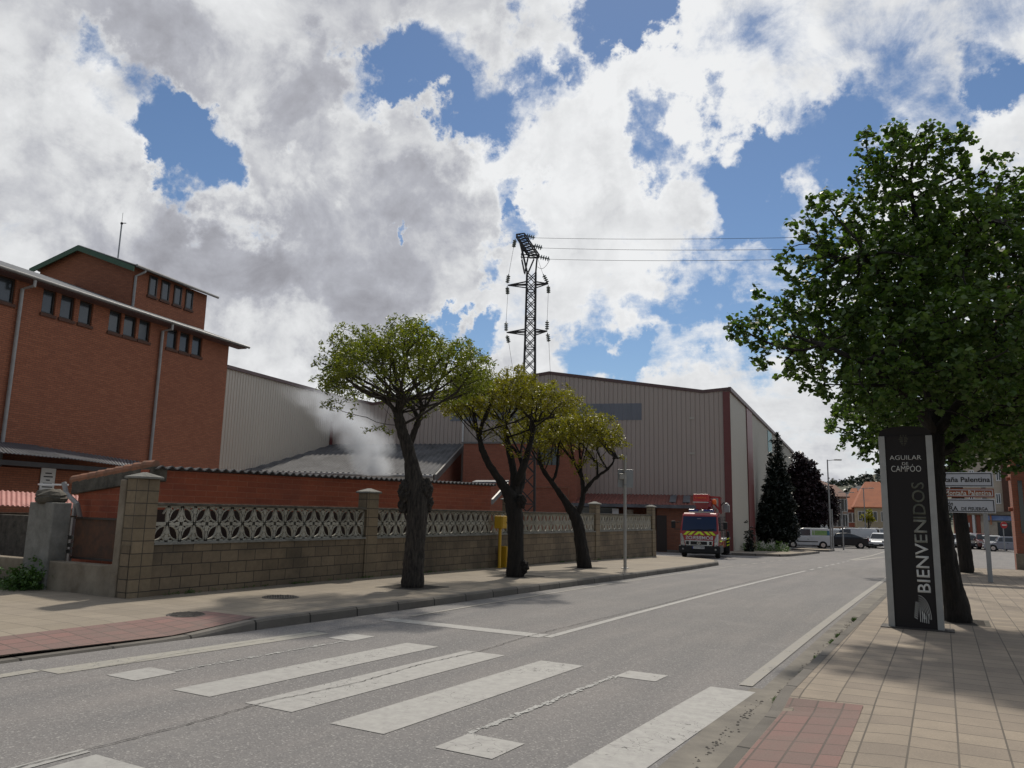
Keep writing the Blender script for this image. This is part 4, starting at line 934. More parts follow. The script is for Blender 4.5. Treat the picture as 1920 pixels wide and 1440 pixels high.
def tree(name, base, label, cat, skel, A, bark, leafm, group=None, tip=.006, step=.14, infl=1.2, kill=.2, lp=None, trunk_r=None, thin=1., seed=1, fixed_r=None, flare=1.35, nleaf_r=2.2, extra=None):
    """skel: list of (parent index, point, radius or None) for the trunk and limbs; A: attraction points inside the crown"""
    rs = np.random.RandomState(seed); np.random.seed(seed)
    t = thing(name, tuple(base), label, cat, group)
    pts = [np.array(s[1]) for s in skel]; par = [s[0] for s in skel]; ns = len(pts)
    NP, par = colonize(pts, par, A, step, infl, kill)
    n = len(NP); kids = [[] for _ in range(n)]
    for i in range(1, n): kids[par[i]].append(i)
    cnt = np.zeros(n); 
    order = list(range(n-1, -1, -1))
    for i in order: cnt[i] = 1 if not kids[i] else sum(cnt[k] for k in kids[i])
    rr_ = trunk_r or .2; e = math.log(max(2, cnt[0]))/math.log(rr_/tip); R = tip*cnt**(1/e)
    for i in range(ns):
        if skel[i][2] is not None: R[i] = max(R[i]*.5, skel[i][2])
    # smooth growth directions a little
    mb_t, mb_b = MB(), MB(); stack = [(0, -1)]; used = 0
    while stack:
        i, p = stack.pop(); ch = []; rad = []
        if p >= 0: ch.append(NP[p]); rad.append(min(R[p], R[i]*1.15))
        c = i
        while True:
            ch.append(NP[c]); rad.append(R[c])
            if not kids[c]: break
            ks = sorted(kids[c], key=lambda k: -R[k]); 
            for k in ks[1:]: stack.append((k, c))
            c = ks[0]
        if len(ch) < 2: continue
        rmax = max(rad); sd = 12 if rmax > .12 else 7 if rmax > .04 else 4 if rmax > .015 else 3
        (mb_t if rmax > .055 else mb_b).tube(ch, rad, sd, cap=sd > 5)
    # gnarled trunk surface
    vs = []
    for (x, y, z) in mb_t.v: vs.append((x, y, z))
    mb_t.v = vs
    to = mb_t.build('trunk', bark, t, smooth=True, uv=False)
    if thin < 2:
        md = to.modifiers.new('sub', 'SUBSURF'); md.levels = md.render_levels = 2 if ns > 4 else 1
        tx = bpy.data.textures.new('bark', 'CLOUDS'); tx.noise_scale = .07*thin; tx.noise_depth = 5
        md = to.modifiers.new('gnarl', 'DISPLACE'); md.texture = tx; md.strength = .085*thin; md.texture_coords = 'LOCAL'
    if mb_b.v: mb_b.build('branches', bark, t, smooth=True, uv=False)
    tw = NP[R < tip*nleaf_r]; tw = tw[np.arange(len(tw)) >= 0]
    tw = tw[tw[:, 2] > base.z+.5]
    if extra is not None: tw = np.vstack([tw, extra])
    per, spread, ln, wd, up = lp
    V = leaves(tw, rs, per, spread, ln, wd, up)
    o = quads_obj('crown', V, leafm, t, 6)
    return t, len(NP), len(V)
def fan(skl, roots, A, n, rs, f=(.45, .8), seg=3):
    """thin limbs that fan out from the fork points toward the crown"""
    skl = list(skl)
    for k in range(n):
        r = roots[k % len(roots)]; p = np.array(skl[r][1]); c = A[rs.randint(len(A), size=6)]; q = c[np.linalg.norm(c-p, axis=1).argmin() if rs.random() < .5 else 0]
        q = p+(q-p)*rs.uniform(*f); last = r; mid = (p+q)/2+np.array([0, 0, -.06*np.linalg.norm(q-p)])+rs.normal(size=3)*.04
        for t in range(1, seg+1):
            u = t/seg; x = p*(1-u)**2+2*mid*u*(1-u)+q*u*u+rs.normal(size=3)*.012; skl.append((last, tuple(x), None)); last = len(skl)-1
    return skl
def blob_pts(rs, blobs, dens, base_depth):
    out = []
    for (x, y, r, dd, sq) in blobs:
        dep = base_depth+dd; c = np.array(DP(x, y, dep)); rm = r*dep/1462.; n = max(4, int(dens*rm**3*4.2*sq))
        v = rnd_unit(rs, n)*(rs.random((n, 1))**.42)*rm; v[:, 2] *= sq; out.append(c+v)
    return np.vstack(out)
def dome_pts(rs, x, y, rx, ry, depth, n, inner=.72, low=-.1, noise_=.12, ryl=None):
    c = np.array(DP(x, y, depth)); ax = rx*depth/1462; az = ry*depth/1462
    v = rnd_unit(rs, n*3); v = v[v[:, 2] > low][:n]; rr_ = rs.uniform(inner, 1, (len(v), 1))
    # lumpy outline
    lump = 1+noise_*np.sin(v[:, :1]*7+1)*np.cos(v[:, 1:2]*6)+rs.normal(size=(len(v), 1))*.035
    v = v*rr_*lump; v[:, 0] *= ax; v[:, 1] *= ax; v[:, 2] *= az; return c+v
def sk(depth, *rows):                                 # rows: (parent, px, py, radius, depth offset)
    return [(r[0], tuple(DP(r[1], r[2], depth+(r[4] if len(r) > 4 else 0))), r[3]) for r in rows]
rs = np.random.RandomState(5)
stats = []
# first acacia
b1 = GP(773, 1101, .13); d1 = b1.dot(fwd_h)
A1 = np.vstack([dome_pts(rs, 752, 738, 174, 134, d1, 3900, .70, .02, .2), dome_pts(rs, 752, 735, 150, 90, d1, 300, .7, -.02),
                blob_pts(rs, [(625, 758, 34, -.4, .6), (605, 765, 18, -.4, .7), (700, 805, 30, -.9, .4), (880, 720, 40, .2, .8), (735, 812, 16, -1.0, .6), (650, 770, 26, -.6, .5)], 110, d1)])
sk1 = sk(d1, (-1, 773, 1108, .25), (0, 774, 1085, .225), (1, 776, 1050, .205), (2, 779, 1010, .20), (3, 783, 970, .215), (4, 783, 935, .225), (5, 779, 908, .19), (6, 775, 880, .145), (7, 768, 850, .13), (8, 759, 822, .12), (9, 751, 798, .115), (10, 745, 775, .10),
        (5, 766, 905, .095, .25), (12, 764, 870, .08, .3), (13, 768, 835, .07, .3), (14, 777, 808, .07, .25), (15, 785, 788, .065, .2), (16, 794, 770, .05, .25),
        (11, 728, 752, .05, -.2), (11, 750, 748, .055, .1), (11, 762, 752, .05, -.5), (16, 775, 765, .045, .6))
sk1 = fan(sk1, [11, 18, 19, 20, 10, 17, 21, 16, 19, 18, 17, 20], A1, 64, rs)
t_, a_, c_ = tree('acacia_tree', b1, 'tallest street acacia with a fat burled trunk, nearest of the three on the left pavement', 'tree',
     sk1, A1, MT['bark'], MT['leaf_acacia'], tip=.0036, step=.075, infl=1.5, kill=.085, lp=(9, .085, .072, .025, .25), trunk_r=.15, seed=3, nleaf_r=1.5)
stats.append((a_, c_))
# burls on the trunk
bm_ = MB(); random.seed(8)
for (x, y, r, dd) in ((763, 922, .17, .0), (759, 945, .13, .05), (797, 918, .16, .0), (801, 943, .12, .05), (774, 890, .13, .12)):
    c = DP(x, y, d1+dd)
    bm_.lathe([(r*math.sin(math.pi*k/8)+.001, -r*1.45*math.cos(math.pi*k/8)) for k in range(9)], 12, c)
bo = bm_.build('burl', MT['bark'], t_, smooth=True, uv=False)
tx = bpy.data.textures.new('burl', 'CLOUDS'); tx.noise_scale = .05; tx.noise_depth = 4
md = bo.modifiers.new('s', 'SUBSURF'); md.levels = md.render_levels = 2; md = bo.modifiers.new('d', 'DISPLACE'); md.texture = tx; md.strength = .16; md.texture_coords = 'LOCAL'
# second acacia
b2 = GP(967, 1081, .13); d2 = b2.dot(fwd_h)
A2 = np.vstack([dome_pts(rs, 950, 774, 138, 78, d2, 2900, .5, -.03, .2), blob_pts(rs, [(870, 775, 40, 0, .6), (1000, 780, 40, .2, .6), (940, 800, 40, -.3, .6), (900, 805, 24, -.5, .5), (1010, 820, 38, .3, .6), (970, 850, 28, 0, .6), (1050, 760, 26, 0, .7)], 45, d2)])
sk2 = sk(d2, (-1, 966, 1088, .25), (0, 966, 1068, .22), (1, 967, 1030, .20), (2, 967, 985, .20), (3, 964, 950, .22), (4, 957, 930, .17),
        (5, 940, 905, .10, -.1), (6, 922, 880, .09, -.2), (7, 908, 855, .08, -.3), (8, 900, 830, .07, -.3), (9, 897, 812, .06, -.3), (4, 966, 915, .12, .1), (11, 963, 880, .10, .2), (12, 955, 850, .085, .3), (13, 950, 820, .07, .3), (14, 945, 795, .05, .3),
        (11, 978, 885, .10, -.1), (16, 990, 850, .085, -.2), (17, 998, 820, .07, -.2), (18, 1003, 790, .045, -.1), (4, 975, 920, .09, .3), (20, 985, 890, .07, .6), (21, 975, 850, .06, .8))
sk2 = fan(sk2, [10, 9, 15, 14, 19, 18, 22, 10, 15, 19], A2, 60, rs)
t_, a_, c_ = tree('acacia_tree', b2, 'yellowish middle street acacia splitting into four upright limbs, beside the yellow post', 'tree',
     sk2, A2, MT['bark2'], MT['leaf_acacia_b'], tip=.0042, step=.085, infl=1.5, kill=.10, lp=(11, .10, .075, .028, .25), trunk_r=.15, seed=4, nleaf_r=1.5)
stats.append((a_, c_))
for (x, y, r, dd) in ((981, 1064, .13, -.05), (953, 925, .13, .0), (977, 940, .13, -.1)):
    bm_ = MB(); c = DP(x, y, d2+dd); bm_.lathe([(r*math.sin(math.pi*k/8)+.001, -r*1.3*math.cos(math.pi*k/8)) for k in range(9)], 12, c)
    bo = bm_.build('burl', MT['bark2'], t_, smooth=True, uv=False)
    md = bo.modifiers.new('s', 'SUBSURF'); md.levels = md.render_levels = 2; md = bo.modifiers.new('d', 'DISPLACE'); md.texture = tx; md.strength = .12; md.texture_coords = 'LOCAL'
b3 = GP(1096, 1065, .13); d3 = b3.dot(fwd_h)
A3 = np.vstack([dome_pts(rs, 1085, 832, 90, 70, d3, 1900, .40, -.1), dome_pts(rs, 1010, 826, 62, 56, d3, 800, .4, -.1), blob_pts(rs, [(1140, 850, 28, 0, .6), (1085, 880, 28, .1, .6), (1025, 860, 30, -.2, .6), (1165, 860, 14, -.2, .6)], 30, d3)])
sk3 = sk(d3, (-1, 1097, 1071, .26), (0, 1095, 1055, .22), (1, 1090, 1025, .19), (2, 1086, 995, .18), (3, 1080, 968, .19), (4, 1066, 950, .12), (5, 1050, 925, .09), (6, 1035, 905, .08), (7, 1020, 885, .07), (8, 1012, 868, .05, -.2), (7, 1045, 885, .05), (10, 1045, 860, .04),
        (4, 1090, 950, .10), (12, 1095, 925, .08), (13, 1092, 900, .07, .2), (14, 1088, 880, .05, .2), (13, 1106, 905, .065), (16, 1120, 893, .05), (17, 1140, 880, .04, -.2), (18, 1158, 860, .03, -.3), (17, 1120, 870, .035, .2), (14, 1078, 870, .04, .4))
sk3 = fan(sk3, [9, 11, 15, 19, 20, 21, 9, 15, 18, 8], A3, 46, rs)
t_, a_, c_ = tree('acacia_tree', b3, 'smallest leaning street acacia, farthest of the three and next to the grey pole', 'tree',
     sk3, A3, MT['bark2'], MT['leaf_acacia_b'], tip=.0048, step=.10, infl=1.6, kill=.12, lp=(11, .12, .09, .034, .25), trunk_r=.14, seed=6, nleaf_r=1.5)
stats.append((a_, c_))
# tree pits in the pavement
def pit(c, w, label):
    mb = MB(); z = c.z
    for (a, b_) in (((-w, -w), (w, -w+.07)), ((-w, w-.07), (w, w)), ((-w, -w+.072), (-w+.07, w-.072)), ((w-.07, -w+.072), (w, w-.072))): mb.box((c.x+a[0], c.y+a[1], z-.08), (c.x+b_[0], c.y+b_[1], z+.008))
    o = thing('tree_pit', (c.x, c.y, z), label, 'tree pit', 'sunken pits round the street trees'); mb.build('frame', MT['concrete_dark'], o)
    e = MB(); e.box((c.x-w+.07, c.y-w+.07, z-.1), (c.x+w-.07, c.y+w-.07, z+.005)); e.build('soil', M_plain('dark_soil', (.035, .028, .02), 1, 0, .4, 12, None, .6), o)
pit(b1, .52, 'square pit of dark soil around the foot of the burled nearest acacia'); pit(b2, .52, 'square pit of dark soil around the foot of the middle acacia'); pit(b3, .52, 'square pit of dark soil around the leaning farthest acacia')

# big linden on the right pavement
b4 = GP(1797, 1166, .12); d4 = b4.dot(fwd_h)
LB = [(1622, 262, 34, .1, 1), (1655, 245, 34, -.1, 1), (1695, 262, 45, .1, 1), (1740, 262, 45, 0, 1), (1610, 300, 30, 0, 1), (1790, 290, 50, 0, 1), (1640, 255, 38, 0, 1), (1655, 300, 60, 0, 1), (1760, 300, 80, .0, 1), (1855, 350, 75, 0, 1), (1700, 400, 110, 0, 1), (1520, 365, 36, .2, 1), (1505, 415, 42, .2, 1), (1565, 420, 70, 0, 1), (1485, 500, 36, .1, 1), (1480, 480, 24, .1, 1), (1545, 480, 60, .1, 1), (1620, 330, 50, .2, 1), (1700, 290, 60, -.3, 1), (1900, 390, 80, .3, 1), (1560, 620, 90, .5, 1), (1405, 550, 32, 0, 1), (1400, 625, 48, 0, 1), (1385, 615, 30, -.2, 1),
      (1460, 600, 70, -.2, 1), (1420, 665, 42, -.1, 1), (1500, 660, 75, .3, 1), (1530, 540, 70, -.3, 1), (1600, 520, 110, 0, 1), (1600, 660, 110, -.6, 1), (1700, 540, 120, -1., 1), (1700, 540, 120, 1., 1), (1820, 470, 120, -.8, 1), (1820, 470, 120, 1., 1), (1700, 690, 130, -1.4, .9), (1700, 680, 130, 1.4, .9), (1830, 650, 150, -1.8, .9), (1830, 650, 150, 1.7, .9),
      (1930, 450, 100, 0, 1), (1980, 560, 130, .5, 1), (1960, 680, 130, -.8, 1), (2060, 620, 120, 0, 1), (1560, 720, 50, 0, .8), (1600, 780, 45, .3, .7), (1660, 800, 55, -.4, .6), (1700, 790, 70, .9, .6), (1880, 840, 60, .8, .6), (1830, 830, 60, -.9, .5), (1640, 760, 60, -.3, .7), (1760, 780, 80, .6, .6), (1860, 800, 90, -.6, .6), (1960, 790, 90, 0, .6), (1650, 450, 90, .6, 1), (1760, 420, 90, -.8, 1)]
A4 = blob_pts(rs, LB, 62, d4)
hull = A4[rs.choice(len(A4), min(7500, len(A4)), replace=False)]
t_, a_, c_ = tree('linden_tree', b4, 'huge dark green linden on the right pavement, its trunk just behind the dark welcome sign', 'tree',
     sk(d4, (-1, 1799, 1178, .23), (0, 1796, 1150, .19), (1, 1786, 1100, .165), (2, 1773, 1040, .150), (3, 1764, 980, .140), (4, 1756, 920, .138), (5, 1752, 860, .142), (6, 1752, 815, .150), (7, 1755, 770, .14, .1), (8, 1740, 700, .12, .2), (9, 1735, 620, .10, .2), (10, 1728, 540, .08, .1), (11, 1722, 460, .06), (12, 1712, 380, .04),
        (7, 1730, 770, .09, -.5), (14, 1680, 720, .07, -.9), (15, 1620, 680, .05, -1.1), (16, 1550, 650, .035, -.9), (7, 1800, 760, .10, -.4), (18, 1840, 700, .08, -.7), (19, 1880, 640, .06, -.9), (8, 1790, 700, .08, .8), (21, 1830, 620, .06, 1.3), (9, 1690, 600, .06, .6), (23, 1650, 520, .045, .8), (10, 1680, 540, .05, -.4), (25, 1620, 480, .035, -.6), (10, 1780, 530, .05, -.5), (27, 1830, 440, .035, -.7), (6, 1850, 790, .08, .3), (29, 1930, 740, .06, .4), (30, 2000, 680, .04, .4), (9, 1700, 690, .05, 1.2), (32, 1630, 640, .035, 1.5)),
     hull, MT['bark2'], MT['leaf_linden'], tip=.006, step=.125, infl=1.3, kill=.135, lp=(7, .09, .090, .078, .35), trunk_r=.2, seed=9, nleaf_r=1.9, extra=A4[rs.choice(len(A4), 3000, replace=False)])
stats.append((a_, c_))
pit(b4, .42, 'square pit around the foot of the big linden behind the welcome sign')
b5 = GP(1812, 1074, .12); b5 = DG(1812, 28.5, .12); d5 = b5.dot(fwd_h)
LB2 = [(1570, 790, 36, 0, .9), (1600, 815, 55, 0, .8), (1650, 835, 45, -.5, .8), (1690, 820, 90, -1, .8), (1780, 830, 80, -1.5, .7), (1880, 835, 75, -1, .7), (1960, 820, 90, 0, .8), (1700, 740, 110, 1, .9), (1830, 730, 130, 0, .9), (1930, 720, 110, .5, .9), (1640, 760, 70, .5, .9), (1760, 800, 90, 1.5, .8), (1875, 800, 90, 1.5, .8)]
A5 = blob_pts(rs, LB2, 14, d5); A5 = A5[rs.choice(len(A5), min(4200, len(A5)), replace=False)]
t_, a_, c_ = tree('linden_tree', b5, 'second linden farther along the right pavement, behind the direction signs', 'tree',
     sk(d5, (-1, 1814, 1080, .26), (0, 1812, 1060, .24), (1, 1805, 1000, .23), (2, 1798, 950, .22), (3, 1792, 900, .21), (4, 1785, 850, .18), (5, 1780, 780, .14), (6, 1778, 700, .10), (4, 1740, 850, .10, -.5), (8, 1690, 820, .07, -.8), (9, 1640, 800, .05, -.5), (5, 1840, 800, .10, .5), (11, 1890, 760, .06, .5), (5, 1800, 790, .09, -1.2)),
     A5, MT['bark2'], MT['leaf_linden'], tip=.009, step=.22, infl=2.4, kill=.22, lp=(9, .19, .17, .15, .35), trunk_r=.24, seed=12, nleaf_r=1.9)
stats.append((a_, c_))
pit(b5, .45, 'square pit around the farther linden near the direction signs')

def clump_tree(name, x, ybase, depth, label, cat, blobs, dens, bark, leafm, per, spread, ln, wd, trunk, seed, group=None):
    b = DG(x, depth, .1); r_ = np.random.RandomState(seed); A = blob_pts(r_, blobs, dens, depth)
    t = thing(name, tuple(b), label, cat, group); m = MB(); top = DP(blobs[0][0], blobs[0][1], depth)
    m.tube([b+Vector((0, 0, -.2)), b.lerp(Vector((top.x, top.y, top.z)), .5), top], [trunk, trunk*.6, trunk*.15], 8)
    for k in range(14):
        q = Vector(A[r_.randint(len(A))]); s = b.lerp(top, r_.uniform(.3, .8)); m.tube([s, q], [trunk*.3, .02], 4, False)
    m.build('trunk', bark, t, smooth=True, uv=False); quads_obj('crown', leaves(A, r_, per, spread, ln, wd, .2), leafm, t, 6); return t
cb = [(1458, 822, 5, 0, 2.2)]
for k in range(17):
    f = k/16; y = 830+f*172; w = 8+f**.8*30; 
    for j in range(3): cb.append((1458+(j-1)*w*.55+random.uniform(-3, 3), y, max(6, w*.55), random.uniform(-.6, .6)*(.3+f), .7))
clump_tree('conifer_tree', 1458, 1008, 60.5, 'tall dark pointed conifer standing against the side wall of the warehouse', 'tree', cb, 75, MT['bark2'], MT['leaf_conifer'], 9, .2, .30, .09, .2, 21)
clump_tree('purple_leaved_tree', 1508, 1000, 82, 'dark purple leaved tree between the conifer and the lower purple tree', 'tree', [(1497, 860, 12, 0, 1.2), (1512, 875, 18, 0, 1), (1505, 905, 28, 0, 1), (1522, 925, 26, .3, 1), (1500, 945, 30, -.3, 1), (1528, 955, 24, 0, 1), (1512, 980, 28, 0, .8), (1487, 905, 16, 0, 1), (1482, 960, 22, 0, 1), (1478, 930, 18, 0, 1), (1474, 970, 20, 0, 1), (1480, 895, 13, 0, 1), (1476, 992, 16, 0, .8), (1492, 880, 12, 0, 1), (1540, 930, 16, 0, 1), (1520, 895, 18, 0, 1), (1535, 975, 16, 0, .8), (1495, 985, 22, 0, .8)], 22, MT['bark2'], MT['leaf_purple'], 10, .38, .32, .21, .2, 22)
clump_tree('purple_leaved_tree', 1556, 1012, 85, 'smaller round purple leaved tree behind the gap between the white van and the black sedan', 'tree', [(1550, 925, 14, 0, 1), (1556, 945, 18, 0, 1), (1545, 955, 18, .2, 1), (1562, 962, 12, 0, 1), (1552, 972, 16, 0, .8), (1540, 935, 10, 0, 1)], 22, MT['bark2'], MT['leaf_purple'], 10, .36, .30, .2, .12, 23)
clump_tree('young_tree', 1628, 1003, 96, 'small bright yellow green tree in front of the far orange roofed houses', 'tree', [(1628, 962, 9, 0, 1), (1624, 970, 10, 0, .9), (1633, 972, 9, 0, .9)], 16, MT['bark2'], MT['leaf_acacia_b'], 8, .3, .3, .18, .09, 24)
# shrubs at the warehouse corner
sp = MB(); rsx = np.random.RandomState(31); 
def shrub(name, pts, label, leafm, per, spread, ln, wd, cat='shrub', kind=None, group=None):
    P = np.array(pts); c = P.mean(0); b = Vector((c[0], c[1], g(c[1])+.1)); t = thing(name, tuple(b), label, cat, group)
    if kind: t['kind'] = kind
    m = MB()
    for k in range(6): q = Vector(P[rsx.randint(len(P))]); m.tube([b, q], [.02, .006], 4, False)
    m.build('stems', MT['bark2'], t, uv=False); quads_obj('foliage', leaves(P, rsx, per, spread, ln, wd, .3), leafm, t, 6)
def near_pts(x0, x1, depth, h, n, wdd=.6):
    out = []
    for k in range(n):
        x = rsx.uniform(x0, x1); p = DG(x, depth+rsx.uniform(-wdd, wdd), .05); out.append((p.x, p.y, p.z+abs(rsx.normal())*h*.5)) 
    return out
shrub('dark_shrub', near_pts(1398, 1412, 49.5, 1.3, 90, .4), 'dark pointed shrub at the foot of the maroon stripe of the warehouse', MT['leaf_conifer'], 8, .15, .16, .08)
shrub('grey_hedge', near_pts(1390, 1478, 53, .55, 420, 1.2), 'low straggly grey green hedge along the warehouse side wall', MT['leaf_weed'], 6, .14, .10, .05, 'hedge')
# weeds at the far left foot of the low wall
P = []
for k in range(900):
    x = rsx.uniform(-19, -13.45); P.append((x, yl-.13-abs(rsx.normal())*.22, .12+abs(rsx.normal())*.05))
q = quads_obj('grass', leaves(np.array(P), rsx, 16, .06, .07, .012, .0), MT['leaf_weed'], None, 6); tag(q, 'rough green grass along the foot of the low wall', 'grass', kind='stuff')
P = []
for k in range(260):
    y = rsx.uniform(8.2, 33.5)
    if rsx.random() < .5: y = rsx.choice([9.2, 11.7, 13.8, 16.2, 20.4, 24, 27.2, 30])+rsx.normal()*.12
    P.append((XW+.03+abs(rsx.normal())*.03, y, g(y)+.14+abs(rsx.normal())*.015))
for k in range(120):
    y = rsx.choice([7.35, 8.8, 9.9, 11.3, 12.0, 14.2])+rsx.normal()*.06; P.append((-1.37+rsx.normal()*.015, y, g(y)+.02+abs(rsx.normal())*.008))
q = quads_obj('weeds', leaves(np.array(P), rsx, 7, .03, .045, .008, .0), MT['leaf_weed'], None, 6); tag(q, 'sparse weeds in the joints along the wall foot and the right kerb', 'weeds', kind='stuff')
P = []
for k in range(150): v = rsx.normal(size=3); P.append((-13.75+v[0]*.2, yl-.32+v[1]*.12, .30+v[2]*.10))
shrub('weed_bush', P, 'small bright green weed bush at the foot of the grey post', MT['leaf_weed'], 14, .07, .06, .03)
print('TREES', stats)
# ------------------------------------------------------------------ pylon and power lines
dpy = 42.
pb = DG(987, dpy, 0); pb.z = g(pb.y)-.2
py_ = thing('lattice_pylon', tuple(pb), 'dark steel lattice pylon with insulators and slanting head in front of the warehouse', 'pylon')
def PZ(y, x=987): return DP(x, y, dpy).z
ztop = PZ(468); pt = Vector((pb.x, pb.y, ztop)); rx = right_h.copy(); ry = fwd_h.copy()
mpx = dpy/1462.
def wid(z):                                            # half width of the shaft at a height
    return float(np.interp(z, [pb.z, PZ(700), PZ(620), PZ(515), ztop], [.44, .31, .27, .245, .24]))
def L4(z, w=None):
    w = w or wid(z); return [pb+rx*(a*w)+ry*(c*w)+Vector((0, 0, z-pb.z)) for a, c in ((-1, -1), (1, -1), (1, 1), (-1, 1))]
b = MB(); zs = [pb.z]; 
while zs[-1] < PZ(515): zs.append(zs[-1]+wid(zs[-1])*2.05)
for i in range(len(zs)-1):
    A_, B_ = L4(zs[i]), L4(zs[i+1])
    for k in range(4):
        b.bar(A_[k], B_[k], .085); b.bar(A_[k], B_[(k+1) % 4], .045); b.bar(A_[(k+1) % 4], B_[k], .045)
        if i % 3 == 0: b.bar(A_[k], A_[(k+1) % 4], .045)
b.build('shaft', MT['steel_dark'], py_)
b = MB(); top = L4(zs[-1]); lf, rf = DP(973, 450, dpy), DP(1008, 481, dpy)
hl = [DP(968, 442, dpy), DP(985, 440, dpy), DP(1009, 481, dpy), DP(992, 477, dpy)]
# slanting head bracket: two rails with rungs
U0, U1 = DP(968, 442, dpy), DP(983, 440, dpy); D0, D1 = DP(993, 481, dpy), DP(1011, 481, dpy)
for s_ in (-.22, .22):
    o = ry*s_
    b.bar(U0+o, D0+o, .07); b.bar(U1+o, D1+o, .07); b.bar(U0+o, U1+o, .06); b.bar(D0+o, D1+o, .07)
    for k in range(9):
        p = U0.lerp(D0, k/8); q = U1.lerp(D1, k/8); b.bar(p+o, q+o, .04)
        if k < 8: b.bar(p+o, U1.lerp(D1, (k+1)/8)+o, .035)
    b.bar(top[0]+ry*(s_*0), DP(975, 452, dpy)+o, .07); b.bar(top[1], DP(1007, 482, dpy)+o, .07); b.bar(DP(977, 480, dpy)+o, DP(992, 480, dpy)+o, .05)
    b.bar(DP(977, 480, dpy)+o, DP(984, 462, dpy)+o, .05); b.bar(DP(992, 480, dpy)+o, DP(978, 462, dpy)+o, .04); b.bar(DP(984, 512, dpy)+o, DP(991, 478, dpy)+o, .05); b.bar(DP(990, 512, dpy)+o, DP(1002, 484, dpy)+o, .04); b.bar(DP(983, 510, dpy)+o, DP(978, 485, dpy)+o, .04)
for k in range(5):
    p = U0.lerp(D0, k/4); b.bar(p-ry*.22, p+ry*.22, .04); p = U1.lerp(D1, k/4); b.bar(p-ry*.22, p+ry*.22, .04)
b.build('head_bracket', MT['steel_dark'], py_)
for (xl, xr, yy, yr) in ((952, 1028, 535, 532), (950, 1026, 623.5, 621)):
    c = MB(); pl, pr = DP(xl, yy, dpy), DP(xr, yr, dpy); zc = (pl.z+pr.z)/2
    for k, (e_, sx) in enumerate(((pl, -1), (pr, 1))):
        for c2 in (-1, 1):
            w = wid(zc); c.bar(e_, pb+rx*(sx*w)+ry*(c2*w)+Vector((0, 0, zc+.10-pb.z)), .06); c.bar(e_, pb+rx*(sx*w)+ry*(c2*w)+Vector((0, 0, zc-.12-pb.z)), .05)
    c.build('crossarm', MT['steel_dark'], py_)
MT['porcelain'] = M_plain('grey_green_glass_discs', (.16, .19, .17), .25, 0, .2)
def insul(p, q, nd_=4, r=.14):
    p, q = Vector(p), Vector(q); mb = MB(); d = (q-p); L_ = d.length; d.normalize(); mb.tube([p, q], .03, 6)
    for k in range(nd_):
        c = p+d*(L_*(.22+.62*k/max(1, nd_-1))); mb.tube([c-d*.04, c, c+d*.035, c+d*.05], [r*.3, r, r*.9, r*.25], 10)
    mb.build('insulator', MT['porcelain'], py_)
IN = [((984, 441), (1003, 446)), ((999, 460), (1017, 465)), ((1010, 481), (1031, 486)), ((966, 448), (963, 464)), ((954, 514), (951, 531)), ((951, 537), (952, 552)), ((1018.5, 514), (1027, 531)), ((1028, 535), (1028.5, 550)), ((949, 603), (949, 621)), ((950.5, 628), (954, 643)), ((1026, 600), (1025.5, 619)), ((1026.5, 624), (1029, 641))]
for (a, c) in IN: insul(DP(*a, dpy), DP(*c, dpy), 4, .15 if a[0] > 980 and a[1] < 490 else .12)
def wire(mb, p, q, sag, r=.018, n=16):
    pts = [Vector(p).lerp(Vector(q), k/n)-Vector((0, 0, sag*4*(k/n)*(1-k/n))) for k in range(n+1)]; mb.tube(pts, r, 5)
for (a, c) in (((963, 464), (954, 514)), ((952, 552), (949, 603)), ((1008, 484), (1018, 514)), ((1028, 550), (1026, 600))):
    m = MB(); wire(m, DP(*a, dpy), DP(*c, dpy), 0, .009, 3); m.build('jumper_wire', MT['steel_dark'], py_)
for (a, c, dd) in (((954, 643), (968, 735), 0), ((1029, 641), (1033, 722), 3)):
    m = MB(); wire(m, DP(*a, dpy), DP(*c, dpy+dd), 0, .009, 3); m.build('down_wire', MT['steel_dark'], py_)
m = MB(); wire(m, DP(1031, 486, dpy), DP(1008, 500, dpy), .3, .012, 8); m.build('jumper_wire', MT['steel_dark'], py_)
for i, (a, c, nm) in enumerate((((1003, 446), (1500, 473), 'uppermost of the three power lines from the pylon to the linden crown'), ((1017, 465), (1500, 494), 'middle one of the three power lines from the pylon to the linden crown'), ((1031, 486), (1500, 510), 'lowest of the three power lines from the pylon to the linden crown'))):
    p = DP(*a, dpy); q = DP(*c, 30.); far = p+(q-p)*2.6; far.z = p.z-(p.z-q.z)*2.0; m = MB(); wire(m, p, far, .5, .010, 30)
    tag(m.build('power_line', MT['steel_dark']), nm, 'power line', 'power lines running from the pylon to the right')

